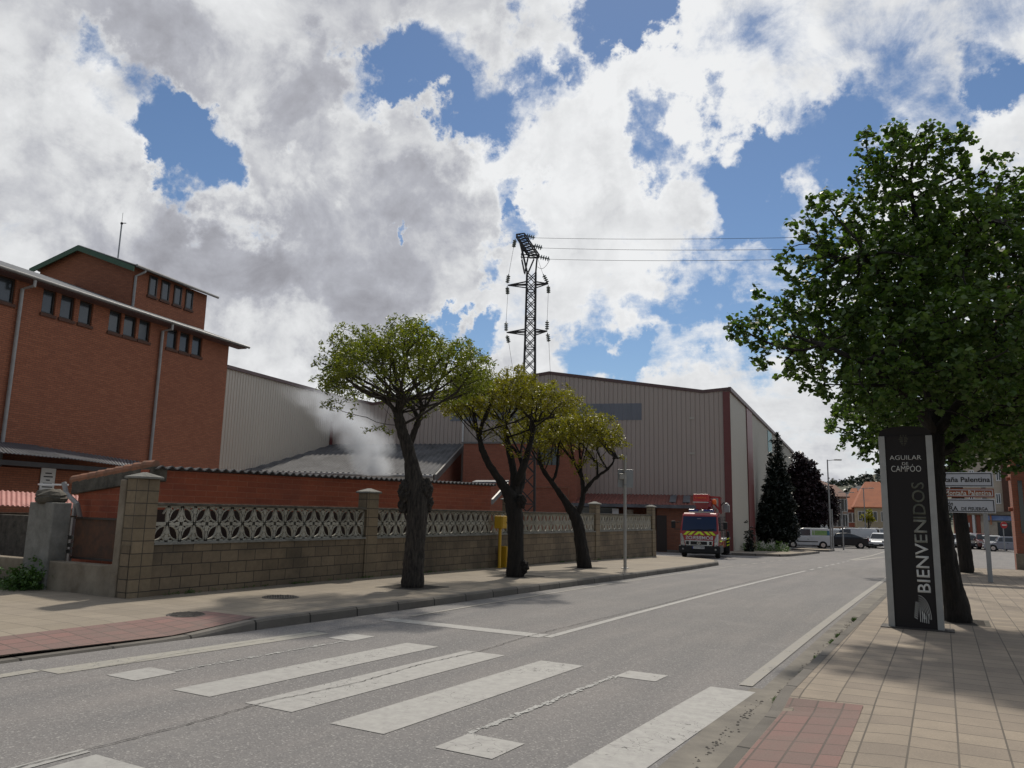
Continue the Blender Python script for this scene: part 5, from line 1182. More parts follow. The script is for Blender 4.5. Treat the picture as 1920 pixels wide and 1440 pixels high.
# ------------------------------------------------------------------ smoke
def smoke():
    c = DP(690, 815, 49.5); zb_ = DP(700, 893, 45.2).z; w = 9.0; dth = 3.4; h = DP(600, 735, 45.2).z-zb_+.3
    cx_ = DP(655, 815, 45.2); b = MB(); b.box((-w/2, -dth/2, 0), (w/2, dth/2, h))
    m = bpy.data.materials.new('smoke'); m.use_nodes = True; nt = m.node_tree; nt.nodes.clear(); L = nt.links
    out = nd(nt, 'ShaderNodeOutputMaterial'); vol = nd(nt, 'ShaderNodeVolumePrincipled'); vol.inputs['Color'].default_value = (.90, .94, 1, 1); vol.inputs['Anisotropy'].default_value = .45
    L.new(vol.outputs[0], out.inputs['Volume'])
    tc = nd(nt, 'ShaderNodeTexCoord'); sp = nd(nt, 'ShaderNodeSeparateXYZ'); L.new(tc.outputs['Object'], sp.inputs[0])
    def mth(op, *a):
        n = nd(nt, 'ShaderNodeMath', operation=op)
        for k, v in enumerate(a):
            if isinstance(v, (int, float)): n.inputs[k].default_value = v
            else: L.new(v, n.inputs[k])
        return n.outputs[0]
    zt = mth('DIVIDE', sp.outputs[2], h); z2 = mth('POWER', mth('MAXIMUM', zt, 0.001), 1.7)
    x0 = (DP(702, 890, 45.2)-cx_).dot(right_h); x1 = (DP(585, 735, 45.2)-cx_).dot(right_h)
    px = mth('ADD', mth('MULTIPLY', z2, x1-x0), x0)
    n = nd(nt, 'ShaderNodeTexNoise'); n.inputs['Scale'].default_value = .55; n.inputs['Detail'].default_value = 5; n.inputs['Roughness'].default_value = .6; n.inputs['Distortion'].default_value = .5; L.new(tc.outputs['Object'], n.inputs[0])
    dx = mth('SUBTRACT', sp.outputs[0], px); dx = mth('ADD', dx, mth('MULTIPLY', mth('SUBTRACT', n.outputs['Fac'], .5), 2.4))
    rad = mth('ADD', mth('MULTIPLY', zt, 1.25), 1.35)
    r = mth('DIVIDE', mth('SQRT', mth('ADD', mth('MULTIPLY', dx, dx), mth('MULTIPLY', sp.outputs[1], mth('MULTIPLY', sp.outputs[1], 1.0)))), rad)
    f = mrange(nt, r, .15, 1.05, 1, 0); f = mth('POWER', f, 1.4)
    n2 = nd(nt, 'ShaderNodeTexNoise'); n2.inputs['Scale'].default_value = 1.1; n2.inputs['Detail'].default_value = 4; L.new(tc.outputs['Object'], n2.inputs[0])
    f = mth('MULTIPLY', f, mrange(nt, n2.outputs['Fac'], .32, .66, .15, 1.1)); fade = mrange(nt, zt, .0, 1., 1., .10); f = mth('MULTIPLY', f, fade)
    edge = mth('MULTIPLY', mrange(nt, zt, .92, 1., 1, 0), mrange(nt, zt, 0, .02, 0, 1)); L.new(mth('MULTIPLY', mth('MULTIPLY', f, edge), 2.5), vol.inputs['Density'])
    o = b.build('smoke', m, world=False, uv=False); o.location = (cx_.x, cx_.y, zb_); o.rotation_euler = (0, 0, YAW)
    tag(o, 'pale smoke drifting up and left from the grey shed roof', 'smoke', kind='stuff')
smoke()

# ------------------------------------------------------------------ street furniture
def yellow_things():
    b0 = atX(936, 1063, XW+.24); b0.z = g(b0.y)+.13; d = b0.dot(fwd_h); X, Y = Vector((0, 1, 0)), Vector((-1, 0, 0))
    t = thing('yellow_post', tuple(b0), 'yellow box on a slim yellow post in front of the lattice fence', 'meter post')
    m = MB(); ztp = DP(937, 985, d).z; m.tube([b0, Vector((b0.x, b0.y, ztp))], .045, 10); m.lathe([(.09, -.01), (.09, .01)], 12, b0); m.build('post', MT['yellow'], t)
    zb_, zt_ = DP(937, 991, d).z, DP(937, 967, d).z; w = .145
    m = MB(); m.box((b0.x-.12, b0.y-w, zb_), (b0.x+.14, b0.y+w, zt_)); bx = m.build('box', MT['yellow'], t, bevel=.025)
    m = MB(); m.box((b0.x+.142, b0.y-w+.02, zb_+.02), (b0.x+.150, b0.y+w-.02, zt_-.02)); dr = m.build('door', MT['yellow'], t, bevel=.004)
    m = MB(); m.tube([Vector((b0.x+.15, b0.y+w-.06, (zb_+zt_)/2)), Vector((b0.x+.165, b0.y+w-.06, (zb_+zt_)/2))], .012, 8); m.build('lock', MT['black'], dr)
    b1_ = atX(946.5, 1063, XW+.22); b1_.z = g(b1_.y)+.13; zt2 = DP(946, 1025, d).z
    t = thing('yellow_cabinet', tuple(b1_), 'low yellow gas cabinet standing on the pavement between the yellow post and the acacia', 'cabinet')
    m = MB(); m.box((b1_.x-.12, b1_.y-.14, b1_.z), (b1_.x+.12, b1_.y+.17, zt2)); m.build('case', MT['yellow'], t, bevel=.012)
    m = MB(); m.box((b1_.x+.122, b1_.y-.12, b1_.z+.06), (b1_.x+.13, b1_.y+.15, zt2-.05)); m.build('door', MT['yellow'], t, bevel=.003)
    for k in range(2):
        m = MB(); m.box((b1_.x+.131, b1_.y-.05, zt2-.13-.04*k), (b1_.x+.135, b1_.y+.1, zt2-.115-.04*k)); m.build('vent', MT['black'], t)
yellow_things()
def cam_pole():
    b0 = GP(1172, 1066, .13); d = b0.dot(fwd_h); t = thing('grey_pole', tuple(b0), 'slim grey pole with small lamp arm and square sign back near the fence end', 'pole')
    ztp = DP(1171, 853, d).z; m = MB(); m.tube([b0, Vector((b0.x, b0.y, ztp))], .05, 12); m.lathe([(.12, 0), (.12, .02), (.06, .03)], 12, b0); m.build('pole', MT['sign_bar'], t)
    tp = Vector((b0.x, b0.y, ztp-.05)); m = MB(); e = DP(1157, 858, d-.3); m.tube([tp, tp.lerp(e, .4)+Vector((0, 0, .05)), e], .03, 8); m.build('arm', MT['sign_bar'], t)
    m = MB(); m.box((-.17, -.07, -.04), (.17, .07, .02), X=(e-tp).normalized(), Y=Vector((0, 0, 1)).cross((e-tp).normalized()), Z=Vector((0, 0, 1)), o=e); m.build('lamp_head', MT['steel_dark'], t, bevel=.02)
    z0, z1 = DP(1175, 914, d).z, DP(1175, 880, d).z; a0 = (DP(1159, 900, d)-b0).dot(right_h); a1 = (DP(1188, 900, d)-b0).dot(right_h)
    m = MB(); m.box((a0, .07, z0-b0.z), (a1, .085, z1-b0.z), X=right_h, Y=fwd_h, Z=UPV, o=b0); m.build('sign_back', MT['steel'], t, bevel=.01)
    m = MB(); m.box((a0+.03, -.08, z0-b0.z+.25), (-.03, .0, z0-b0.z+.42), X=right_h, Y=fwd_h, Z=UPV, o=b0); m.build('junction_box', MT['sign_bar'], t, bevel=.01)
    for zz in (z0-b0.z+.08, z1-b0.z-.08):
        m = MB(); m.lathe([(.062, zz-.02), (.062, zz+.02)], 12, b0); m.build('clamp', MT['steel'], t)
cam_pole()
for (x, y, r, lb) in ((526, 1120, .30, 'round iron manhole cover in the pavement closer to the fence'), (350, 1152, .26, 'round iron manhole cover at the edge of the red paving on the left')):
    c = GP(x, y, .13); t = thing('manhole_cover', tuple(c), lb, 'manhole cover', 'manhole covers in the left pavement')
    z = zl(c.x, c.y)+g(c.y); m = MB(); m.lathe([(r, -.02), (r, .006), (r-.02, .008)], 32, (c.x, c.y, z)); m.build('rim', MT['iron'], t)
    m = MB()
    m.lathe([(r-.03, .0), (r-.035, .013)], 32, (c.x, c.y, z))
    for k in range(-4, 5):
        for j in range(-4, 5):
            if math.hypot(k, j) < 4.4: m.box((c.x+k*r*.19-.012, c.y+j*r*.19-.012, z+.012), (c.x+k*r*.19+.012, c.y+j*r*.19+.012, z+.018))
    m.build('lid', MT['iron'], t)

# welcome sign
def monolith():
    Y0 = 12.76; zg = g(Y0)+.12
    def P(x, y, yy=Y0): return atY(x, y, yy)
    xl, xr = P(1666.5, 1176).x, P(1772, 1186).x; ztp = (P(1647, 818).z+P(1745, 816.5).z)/2
    t = thing('welcome_sign', ((xl+xr)/2, Y0, zg), 'tall dark brown town welcome monolith with two aluminium edges in front of the big linden', 'sign')
    bw_ = .085
    for (a, c) in ((xl, xl+bw_), (xr-bw_, xr)):
        m = MB(); m.box((a, Y0-.015, zg), (c, Y0+.16, ztp)); m.build('side_bar', MT['sign_bar'], t, bevel=.004)
    zt2 = P(1697, 799).z; poly = [(xl+bw_, zg), (xr-bw_, zg), (xr-bw_, ztp-.0)]; mid = (xl+xr)/2; hw = (xr-xl)/2-.01
    # the arched head covers the tops of both edge bars
    m = MB(); m.box((xl+bw_+.001, Y0+.005, zg+.01), (xr-bw_-.001, Y0+.14, ztp)); m.build('panel', MT['sign_dark'], t)
    arc = [Vector((mid+hw*math.cos(math.pi*k/20), Y0+.03, ztp+.003+(zt2-ztp)*math.sin(math.pi*k/20)**.55)) for k in range(21)]
    m = MB(); m.prism(arc, (0, .10, 0)); m.build('arched_head', MT['sign_dark'], t)
    m = MB(); m.box((xl-.10, Y0-.12, zg-.02), (xr+.12, Y0+.28, zg+.014)); m.build('base_plate', MT['iron'], t, bevel=.004)
    X = (1, 0, 0); Z = (0, 0, 1); yf = Y0+.004
    def line(txt, xa, xb, yb_, yt, mt=MT['letter']):
        p = P((xa+xb)/2, yb_); q = P((xa+xb)/2, yt); a, c = P(xa, (yb_+yt)/2).x, P(xb, (yb_+yt)/2).x
        text_obj('lettering', txt, mt, t, (a, yf, p.z), X, Z, q.z-p.z, c-a, .003, bold=-.004)
    line('AGUILAR', 1668, 1727.5, 862, 853.5); line('DE', 1691.5, 1703, 872, 866.5); line('CAMPÓO', 1671, 1727, 884.5, 873)
    # vertical word, read upwards; backdrop brightness through cut-outs painted into the letter tones
    z0, z1 = P(1730, 1111).z, P(1722, 904).z; xa, xb = P(1720.5, 1095).x, P(1745, 1095).x
    zm, zn = z0+(z1-z0)*.44, z0+(z1-z0)*.655
    for txt, q0, q1, mt in (('BIENV', z0, zm, MT['letter']), ('EN', zm+.008, zn, M_plain('mid_backdrop_lettering', (.36, .35, .30), .6, 0, .5, 9, (.10, .10, .075))), ('IDOS', zn+.014, z1, M_plain('dark_backdrop_lettering', (.15, .145, .11), .6, 0, .5, 9, (.045, .05, .032)))):
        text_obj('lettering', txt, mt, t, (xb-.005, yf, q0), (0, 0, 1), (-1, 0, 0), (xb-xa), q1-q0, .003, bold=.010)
    # sheaf emblem at the foot
    cx0, cz = P(1722, 1165).x, P(1722, 1163).z; hx = P(1744, 1140).x-P(1722, 1140).x; hz = P(1735, 1120).z-cz
    m = MB()
    for k in range(6):
        pts = []
        for j in range(9):
            tt = j/8*math.pi*.5; rxx = hx*(1-.13*k); pts.append((cx0+.02+rxx*math.sin(tt)*1.0-.02*k*0, yf-.003, cz+.02+(hz)*(1-.10*k)*math.cos(tt)))
        for j in range(8): m.bar(pts[j], pts[j+1], .006, .003, side=Vector((0, 1, 0)))
    for k in range(5): xx = cx0+.03+hx*.17*k; m.bar((xx, yf-.003, cz-.02-.004*k), (xx, yf-.003, cz+hz*(.30+.05*(4-k))), .008, .003, side=Vector((0, 1, 0)))
    for k in range(8):
        zz = cz+.02+hz*.09*k; xx = cx0-.005+.004*k; m.bar((xx, yf-.003, zz), (xx-.045, yf-.003, zz+.028), .009, .003, side=Vector((0, 1, 0)))
    m.build('sheaf_emblem', MT['letter'], t)
    # faint crest near the top
    c = P(1694, 828); m = MB(); dk = MT['letter_dim']
    for (w, z0_, h) in ((.05, .055, .012), (.062, .03, .016), (.05, -.01, .03), (.034, -.04, .02), (.018, -.06, .014)): m.box((c.x-w, yf-.002, c.z+z0_), (c.x-.008, yf+.001, c.z+z0_+h)); m.box((c.x+.008, yf-.002, c.z+z0_), (c.x+w, yf+.001, c.z+z0_+h))
    for k in (-1, 0, 1): m.box((c.x+k*.035-.006, yf-.002, c.z+.075), (c.x+k*.035+.006, yf+.001, c.z+.10))
    m.build('crest', dk, t)
monolith()
def dir_sign():
    Y0 = 26.5; b0 = atY(1853.5, 1085, Y0); b0.z = g(Y0)+.12
    def P(x, y): return atY(x, y, Y0-.09)
    t = thing('direction_sign', tuple(b0), 'two white and one brown direction panels stacked on grey posts beside the linden trunk', 'road sign')
    zt_ = P(1845, 890).z
    for xp in (P(1846, 1000).x+.06, P(1712, 1000).x):
        m = MB(); m.box((xp-.06, Y0-.06, b0.z), (xp+.06, Y0+.06, zt_)); m.build('post', MT['steel'], t, bevel=.01)
    X = (1, 0, 0); Z = (0, 0, 1); x0 = P(1700, 930).x
    for k, (xr_, ya, yb_, mt, bd) in enumerate(((1862, 885, 914, MT['sign_white'], MT['ink']), (1864, 915.5, 933, MT['sign_brown'], MT['sign_white']), (1866.5, 935, 962.5, MT['sign_white'], MT['ink']))):
        x1 = P(xr_, (ya+yb_)/2).x; z1, z0 = P(xr_-30, ya+.5).z, P(xr_-30, yb_-.5).z
        m = MB(); m.box((x0, Y0-.10, z0), (x1, Y0-.06, z1)); pn_ = m.build('panel', mt, t, bevel=.006)
        m = MB(); tk = .022
        for (a, c, d, e) in ((x0+.03, x1-.03, z0+.03, z0+.03+tk), (x0+.03, x1-.03, z1-.03-tk, z1-.03), (x1-.03-tk, x1-.03, z0+.03+tk, z1-.03-tk)): m.box((a, Y0-.105, d), (c, Y0-.101, e))
        m.build('border', bd, pn_ if False else t)
    def line(txt, xa, xb, ybm, yt, mt, sh=0.):
        p, q = P((xa+xb)/2, ybm), P((xa+xb)/2, yt); a, c = P(xa, ybm).x, P(xb, ybm).x
        text_obj('lettering', txt, mt, t, (a, Y0-.102, p.z), X, Z, q.z-p.z, c-a, .003, bold=.018, shear=sh)
    line('Montaña Palentina', 1745, 1856.5, 903.5, 894.5, MT['ink']); line('Montaña Palentina', 1772, 1858.5, 928.5, 919.8, MT['letter'])
    line('Fundación', 1748, 1787, 948, 940, MT['ink'], .25); line('CERVERA', 1742, 1796.5, 957, 948.5, MT['ink']); line('DE PISUERGA', 1803, 1852.5, 957, 951, MT['ink'])
dir_sign()
def no_entry():
    b0 = DG(1883.5, 72, .1); t = thing('no_entry_sign', tuple(b0), 'small round red no entry sign on a pole in front of the silver hatchback', 'road sign')
    c = DP(1881.5, 984.5, 72); m = MB(); m.tube([b0, Vector((b0.x, b0.y, c.z+.2))], .045, 8); m.build('pole', MT['steel'], t)
    m = MB(); n = -fwd_h; m.tube([c+n*.06, c+n*.085], .31, 24); dk = m.build('disc', M_plain('sign_red', (.42, .02, .02), .5, 0, .03), t)
    m = MB(); m.box((-.21, -.115, -.05), (.21, -.095, .05), X=right_h, Y=fwd_h, Z=UPV, o=c+n*-.0); m.build('white_bar', MT['white'], t)
no_entry()
def street_lamp(x, ytop, ybase, depth, label, arms=1, al=1.2, name='street_lamp', r=.08, off=.1):
    b0 = DG(x, depth, off); zt_ = DP(x, ytop, depth).z; t = thing(name, tuple(b0), label, 'street lamp'); tp = Vector((b0.x, b0.y, zt_))
    m = MB(); m.tube([b0, tp], [r, r*.6], 8); m.build('pole', MT['steel'], t)
    for s in ((1,), (1, -1))[arms-1]:
        m = MB(); m.bar(tp-Vector((0, 0, .08)), tp+right_h*(s*al), .07, .05); m.build('arm', MT['steel'], t)
        m = MB(); q = tp+right_h*(s*al); m.box((-.3, -.12, -.05), (.3, .12, .05), X=right_h, Y=fwd_h, Z=UPV, o=q+right_h*(s*.2)); m.build('lamp_head', MT['sign_bar'], t, bevel=.02)
street_lamp(1558, 862, 1015, 66, 'tall grey street lamp beyond the purple trees with one short arm', 1, .7)
street_lamp(1624, 915, 1005, 92, 'distant street lamp with two arms in front of the hill', 2, .75)
street_lamp(1591, 923, 1005, 100, 'distant street lamp with two short arms beside the beige house', 2, .5, r=.06)
street_lamp(1686, 462, 1150, 21, 'slim grey lamp pole rising behind the welcome sign into the linden crown', 1, .5, r=.05, off=.1)
for (x, y0, lb) in ((1562, 955, 'left of two bare grey posts on the little traffic island'), (1581, 958, 'right of two bare grey posts on the little traffic island')):
    b0 = DG(x, 64.5, .1); zt_ = DP(x, y0, 64.5).z; m = MB(); 
    t = thing('sign_post', tuple(b0), lb, 'post', 'grey posts on the traffic island'); m.tube([b0, Vector((b0.x, b0.y, zt_))], .06, 8); m.build('post', MT['steel'], t)
    m = MB(); m.box((-.16, -.05, -.3), (.16, -.02, .3), X=fwd_h, Y=right_h, Z=UPV, o=Vector((b0.x, b0.y, zt_-.3))); m.build('sign_plate', MT['steel'], t)

# ------------------------------------------------------------------ vehicles
def loc_box(mb, a, b_): return mb.box(a, b_)
def wheel(par, x, y, r, w, s, hub=MT['chrome'], spokes=5):
    m = MB(); m.lathe([(r*.62, -w/2), (r*.93, -w/2), (r, -w*.32), (r, w*.32), (r*.93, w/2), (r*.62, w/2)], 20, (x, y, r), 'y'); t = m.build('wheel', MT['tyre'], par, world=False, smooth=False)
    m = MB(); yy = y+s*w*.5; m.lathe([(r*.62, -.01), (r*.60, .012)], 20, (x, yy, r), 'y')
    for k in range(spokes): a = 2*math.pi*k/spokes; m.bar((x, yy+s*.014, r), (x+math.cos(a)*r*.58, yy+s*.014, r+math.sin(a)*r*.58), .05, .02, side=Vector((0, 1, 0)))
    m.build('rim', hub, t, world=False); return t
def car(name, loc, rz, label, color, L=4.2, W=1.75, H=1.45, kind='hatch', wr=.31, plates=True, group=None, cat='car', glassm=None, decal=None):
    t = thing(name, tuple(loc), label, cat, group, rz); h = W/2; gl = glassm or MT['glass']; B = L/2
    PR = {'hatch': dict(low=[(-B, .32), (-B-.02, .55), (-B+.02, .92), (-B+.12, .95), (B-1.15, .93), (B-.25, .74), (B-.04, .62), (B, .42), (B-.05, .24), (-B+.1, .24)], cab=[(-B+.06, .93), (-B+.42, H-.03), (-B+1.0, H), (.25, H), (.62, H-.06), (B-1.05, .91)]),
          'sedan': dict(low=[(-B, .34), (-B, .62), (-B+.06, .98), (-B+.5, 1.0), (B-1.2, .92), (B-.3, .76), (B-.05, .62), (B, .42), (B-.05, .24), (-B+.1, .24)], cab=[(-B+.35, .99), (-B+1.35, H-.08), (-.35, H), (.25, H-.01), (.6, H-.08), (B-1.25, .91)]),
          'van': dict(low=[(-B, .34), (-B-.02, .7), (-B+.01, 1.12), (B-.95, 1.08), (B-.25, .88), (B-.04, .70), (B, .45), (B-.05, .26), (-B+.1, .26)], cab=[(-B+.01, 1.1), (-B+.08, H-.12), (-B+.3, H), (B-1.75, H), (B-1.45, H-.08), (B-.82, 1.06)]),
          'suv': dict(low=[(-B, .38), (-B, .75), (-B+.04, 1.08), (B-1.15, 1.06), (B-.2, .92), (B-.02, .75), (B, .5), (B-.05, .3), (-B+.1, .3)], cab=[(-B+.05, 1.06), (-B+.3, H-.03), (-B+.7, H), (.3, H), (.6, H-.05), (B-1.1, 1.04)])}[kind]
    m = MB(); m.prism([(x, -h, z) for x, z in PR['low']], (0, W, 0)); body = m.build('body', color, t, world=False, bevel=.07)
    cb_ = PR['cab']; z0 = cb_[0][1]; m = MB(); n = len(cb_)
    def wy(z): return h-.05-(z-z0)*.30*(.45 if kind == 'van' else 1)
    vs = [(x, -wy(z), z) for x, z in cb_]+[(x, wy(z), z) for x, z in cb_]
    m.add(vs, [tuple(range(n)), tuple(range(2*n-1, n-1, -1))]+[(i, i+n, (i+1) % n+n, (i+1) % n) for i in range(n)]); m.build('cabin', color, t, world=False, bevel=.05)
    # glass
    def side_poly(a, c, s, zb_=None):
        zb_ = zb_ or z0+.05; zt_ = H-.11; out = []
        def xrear(z): return np.interp(z, [cb_[0][1], cb_[1][1]], [cb_[0][0], cb_[1][0]])+.10
        def xfront(z): return np.interp(z, [cb_[-1][1], cb_[-2][1]], [cb_[-1][0], cb_[-2][0]])-.10
        pts = [(max(a, xrear(zb_)), zb_), (min(c, xfront(zb_)), zb_), (min(c, xfront(zt_)), zt_), (max(a, xrear(zt_)), zt_)]
        return [(x, s*(wy(z)+.010), z) for x, z in pts]
    sp_ = {'hatch': (-9, -.55, .28, 9), 'sedan': (-9, -.75, .2, 9), 'suv': (-9, -.8, .1, 9), 'van': (B-2.35, 9)}[kind]
    for s in (-1, 1):
        for a, c in zip(sp_[:-1], sp_[1:]):
            P_ = side_poly(a+.03, c-.03, s); m = MB(); m.prism(P_, (0, -s*.015, 0)); m.build('side_window', gl, t, world=False)
    def slope(a, c, nm, shr=.08):
        (xa, za), (xb, zb_) = a, c; za2, zb2 = za+.05, zb_-.03; f = lambda z: xa+(xb-xa)*(z-za)/(zb_-za); d = .012*(1 if xa > 0 else -1)
        P_ = [(f(za2)+d, -wy(za2)+shr, za2), (f(za2)+d, wy(za2)-shr, za2), (f(zb2)+d, wy(zb2)-shr, zb2), (f(zb2)+d, -wy(zb2)+shr, zb2)]
        m = MB(); m.prism(P_, (-d*1.2, 0, 0)); m.build(nm, gl, t, world=False)
    slope(cb_[-1], cb_[-2], 'windscreen')
    if kind != 'van' or True: slope(cb_[0], cb_[1], 'rear_window', .12)
    for x in (B-.78, -B+.72):
        for s in (-1, 1):
            m = MB(); m.lathe([(wr+.05, -.01), (wr+.04, .012)], 20, (x, s*(h+.001), wr), 'y'); m.build('wheel_arch', MT['black'], t, world=False); wheel(t, x, s*(h-.07), wr, .19, s)
    for s in (-1, 1):
        m = MB(); m.box((B-.20, s*(h-.22)-.17, .60), (B-.02, s*(h-.22)+.17, .76 if kind != 'suv' else .86)); m.build('headlight', MT['lamp'], t, world=False, bevel=.04)
        m = MB(); m.box((-B-.03, s*(h-.12)-.10, .70), (-B+.06, s*(h-.12)+.10, .98)); m.build('tail_light', M_red, t, world=False, bevel=.03)
        m = MB(); m.box((B-1.25, s*(h+.09)-.08, .95), (B-1.12, s*(h+.09)+.08, 1.08)); m.build('mirror', color, t, world=False, bevel=.03)
        m = MB(); m.box((-.15, s*(h+.004)-.012, .80), (.02, s*(h+.004)+.012, .83)); m.build('door_handle', MT['black'], t, world=False)
    m = MB(); m.box((B-.07, -h*.7, .28), (B+.015, h*.7, .46)); m.build('grille', MT['black'], t, world=False, bevel=.03)
    m = MB(); m.box((-B-.05, -h*.95, .30), (-B+.05, h*.95, .50)); m.build('bumper', MT['black'] if kind == 'van' else color, t, world=False, bevel=.04)
    if plates:
        m = MB(); m.box((B+.016, -.25, .40), (B+.026, .25, .51)); m.build('number_plate', MT['white'], t, world=False)
        m = MB(); m.box((-B-.062, -.25, .55), (-B-.052, .25, .66)); m.build('number_plate', MT['white'], t, world=False)
    if kind == 'van':
        for s in (-1, 1):
            m = MB(); m.box((-B+1.15, s*(h+.012)-.012, .56), (B-1.15, s*(h+.012)+.012, .64)); m.build('side_moulding', MT['black'], t, world=False)
    if decal:
        for s in (-1, 1):
            for (x0, x1, z0_, z1_, mm) in decal:
                m = MB(); m.prism([(x0, s*(wy(z0_)+.012), z0_), (x1, s*(wy(z0_)+.012), z0_), (x1-.03, s*(wy(z1_)+.012), z1_), (x0+.03, s*(wy(z1_)+.012), z1_)], (0, -s*.012, 0)); m.build('decal', mm, t, world=False)
    return t
M_red = M_plain('red_lens', (.30, .01, .01), .25)
C = {'white': M_paint('white_car_paint', (.62, .64, .66)), 'black': M_plain('black_car_paint', (.006, .007, .011), .35, 0, .05), 'silver': M_paint('silver_car_paint', (.26, .28, .33), .25), 'blue': M_paint('dark_blue_car_paint', (.02, .03, .06)), 'red': M_paint('dark_red_car_paint', (.10, .015, .015)), 'grey': M_paint('grey_car_paint', (.09, .09, .10)), 'pale': M_paint('pale_blue_car_paint', (.45, .50, .58))}
dg = M_plain('green_decal', (.14, .30, .08), .6, 0, .5, 4, (.30, .40, .16)); dbl = M_plain('blue_decal', (.06, .20, .30), .6, 0, .3, 3)
def heading(x):                                        # rotation that turns a car sideways to the view at a pixel column, nose to the left
    return YAW-math.atan((x-CX)/1462.)+math.pi
car('white_van', DG(1512, 73, 0), heading(1512)+R_(6), 'small white van with a green and blue picture on its side beside the hedge', C['white'], 4.1, 1.8, 1.82, 'van', cat='van', decal=[(-1.75, -.62, 1.2, 1.62, dg), (-1.95, -1.70, 1.2, 1.62, dbl), (-.60, -.42, 1.2, 1.62, dg)])
car('black_sedan', DG(1580, 76, 0), heading(1580)+R_(4), 'black sedan with silver wheels parked right behind the small white van', C['black'], 4.45, 1.78, 1.43, 'sedan')
car('white_van', DG(1596, 81, 0), heading(1596)+R_(8), 'plain white panel van standing behind the black sedan', C['white'], 4.9, 1.9, 1.88, 'van', cat='van')
car('pale_car', DG(1610, 85, 0), heading(1610)+R_(10), 'pale blue car showing its nose end past the plain white van', C['pale'], 4.2, 1.75, 1.45, 'hatch')
car('white_car', DG(1553, 80, 0), heading(1553)+R_(60), 'white car with green markings between the small white van and the black sedan', C['white'], 4.1, 1.75, 1.75, 'suv', decal=[(-1.5, -.3, 1.15, 1.3, dg)])
car('white_car', DG(1570, 92, 0), heading(1570)+R_(20), 'white estate car whose roof shows above the black sedan', C['white'], 4.5, 1.8, 1.75, 'suv')
car('dark_car', DG(1605, 108, 0), heading(1605)+R_(30), 'dark blue car parked far off at the street end below the red house', C['blue'], 4.3, 1.8, 1.65, 'suv')
car('white_car', DG(1630, 110, 0), heading(1630)-R_(30), 'white car parked in the distance below the yellow green tree', C['white'], 4.4, 1.8, 1.7, 'suv')
car('oncoming_car', DG(1652, 78, 0), heading(1652)+R_(78), 'white car driving toward the viewer beside the edge of the welcome sign', C['white'], 4.2, 1.78, 1.5, 'hatch')
rowc = [(1790, 88, 'white', 'hatch', 95, 'white car parked nose out beside the linden trunk in the side street'), (1812, 86, 'white', 'suv', 100, 'white tall car second in the row by the shops'), (1826, 84, 'black', 'hatch', 100, 'black car in the middle of the row by the shops'), (1843, 83, 'red', 'suv', 104, 'dark red car in the row by the shops left of the sign post'), (1860, 81.5, 'white', 'hatch', 106, 'white car in the row right of the sign post')]
for (x, d, c, k, a, lb) in rowc: car('parked_car', DG(x, d, 0), heading(x)+R_(a), lb, C[c], 4.2, 1.76, 1.5 if k == 'hatch' else 1.65, k, group='cars parked along the shops')
car('parked_car', DG(1886, 77, 0), heading(1886)+R_(6), 'silver blue hatchback seen from the side behind the no entry sign', C['silver'], 3.9, 1.72, 1.46, 'hatch', group='cars parked along the shops')

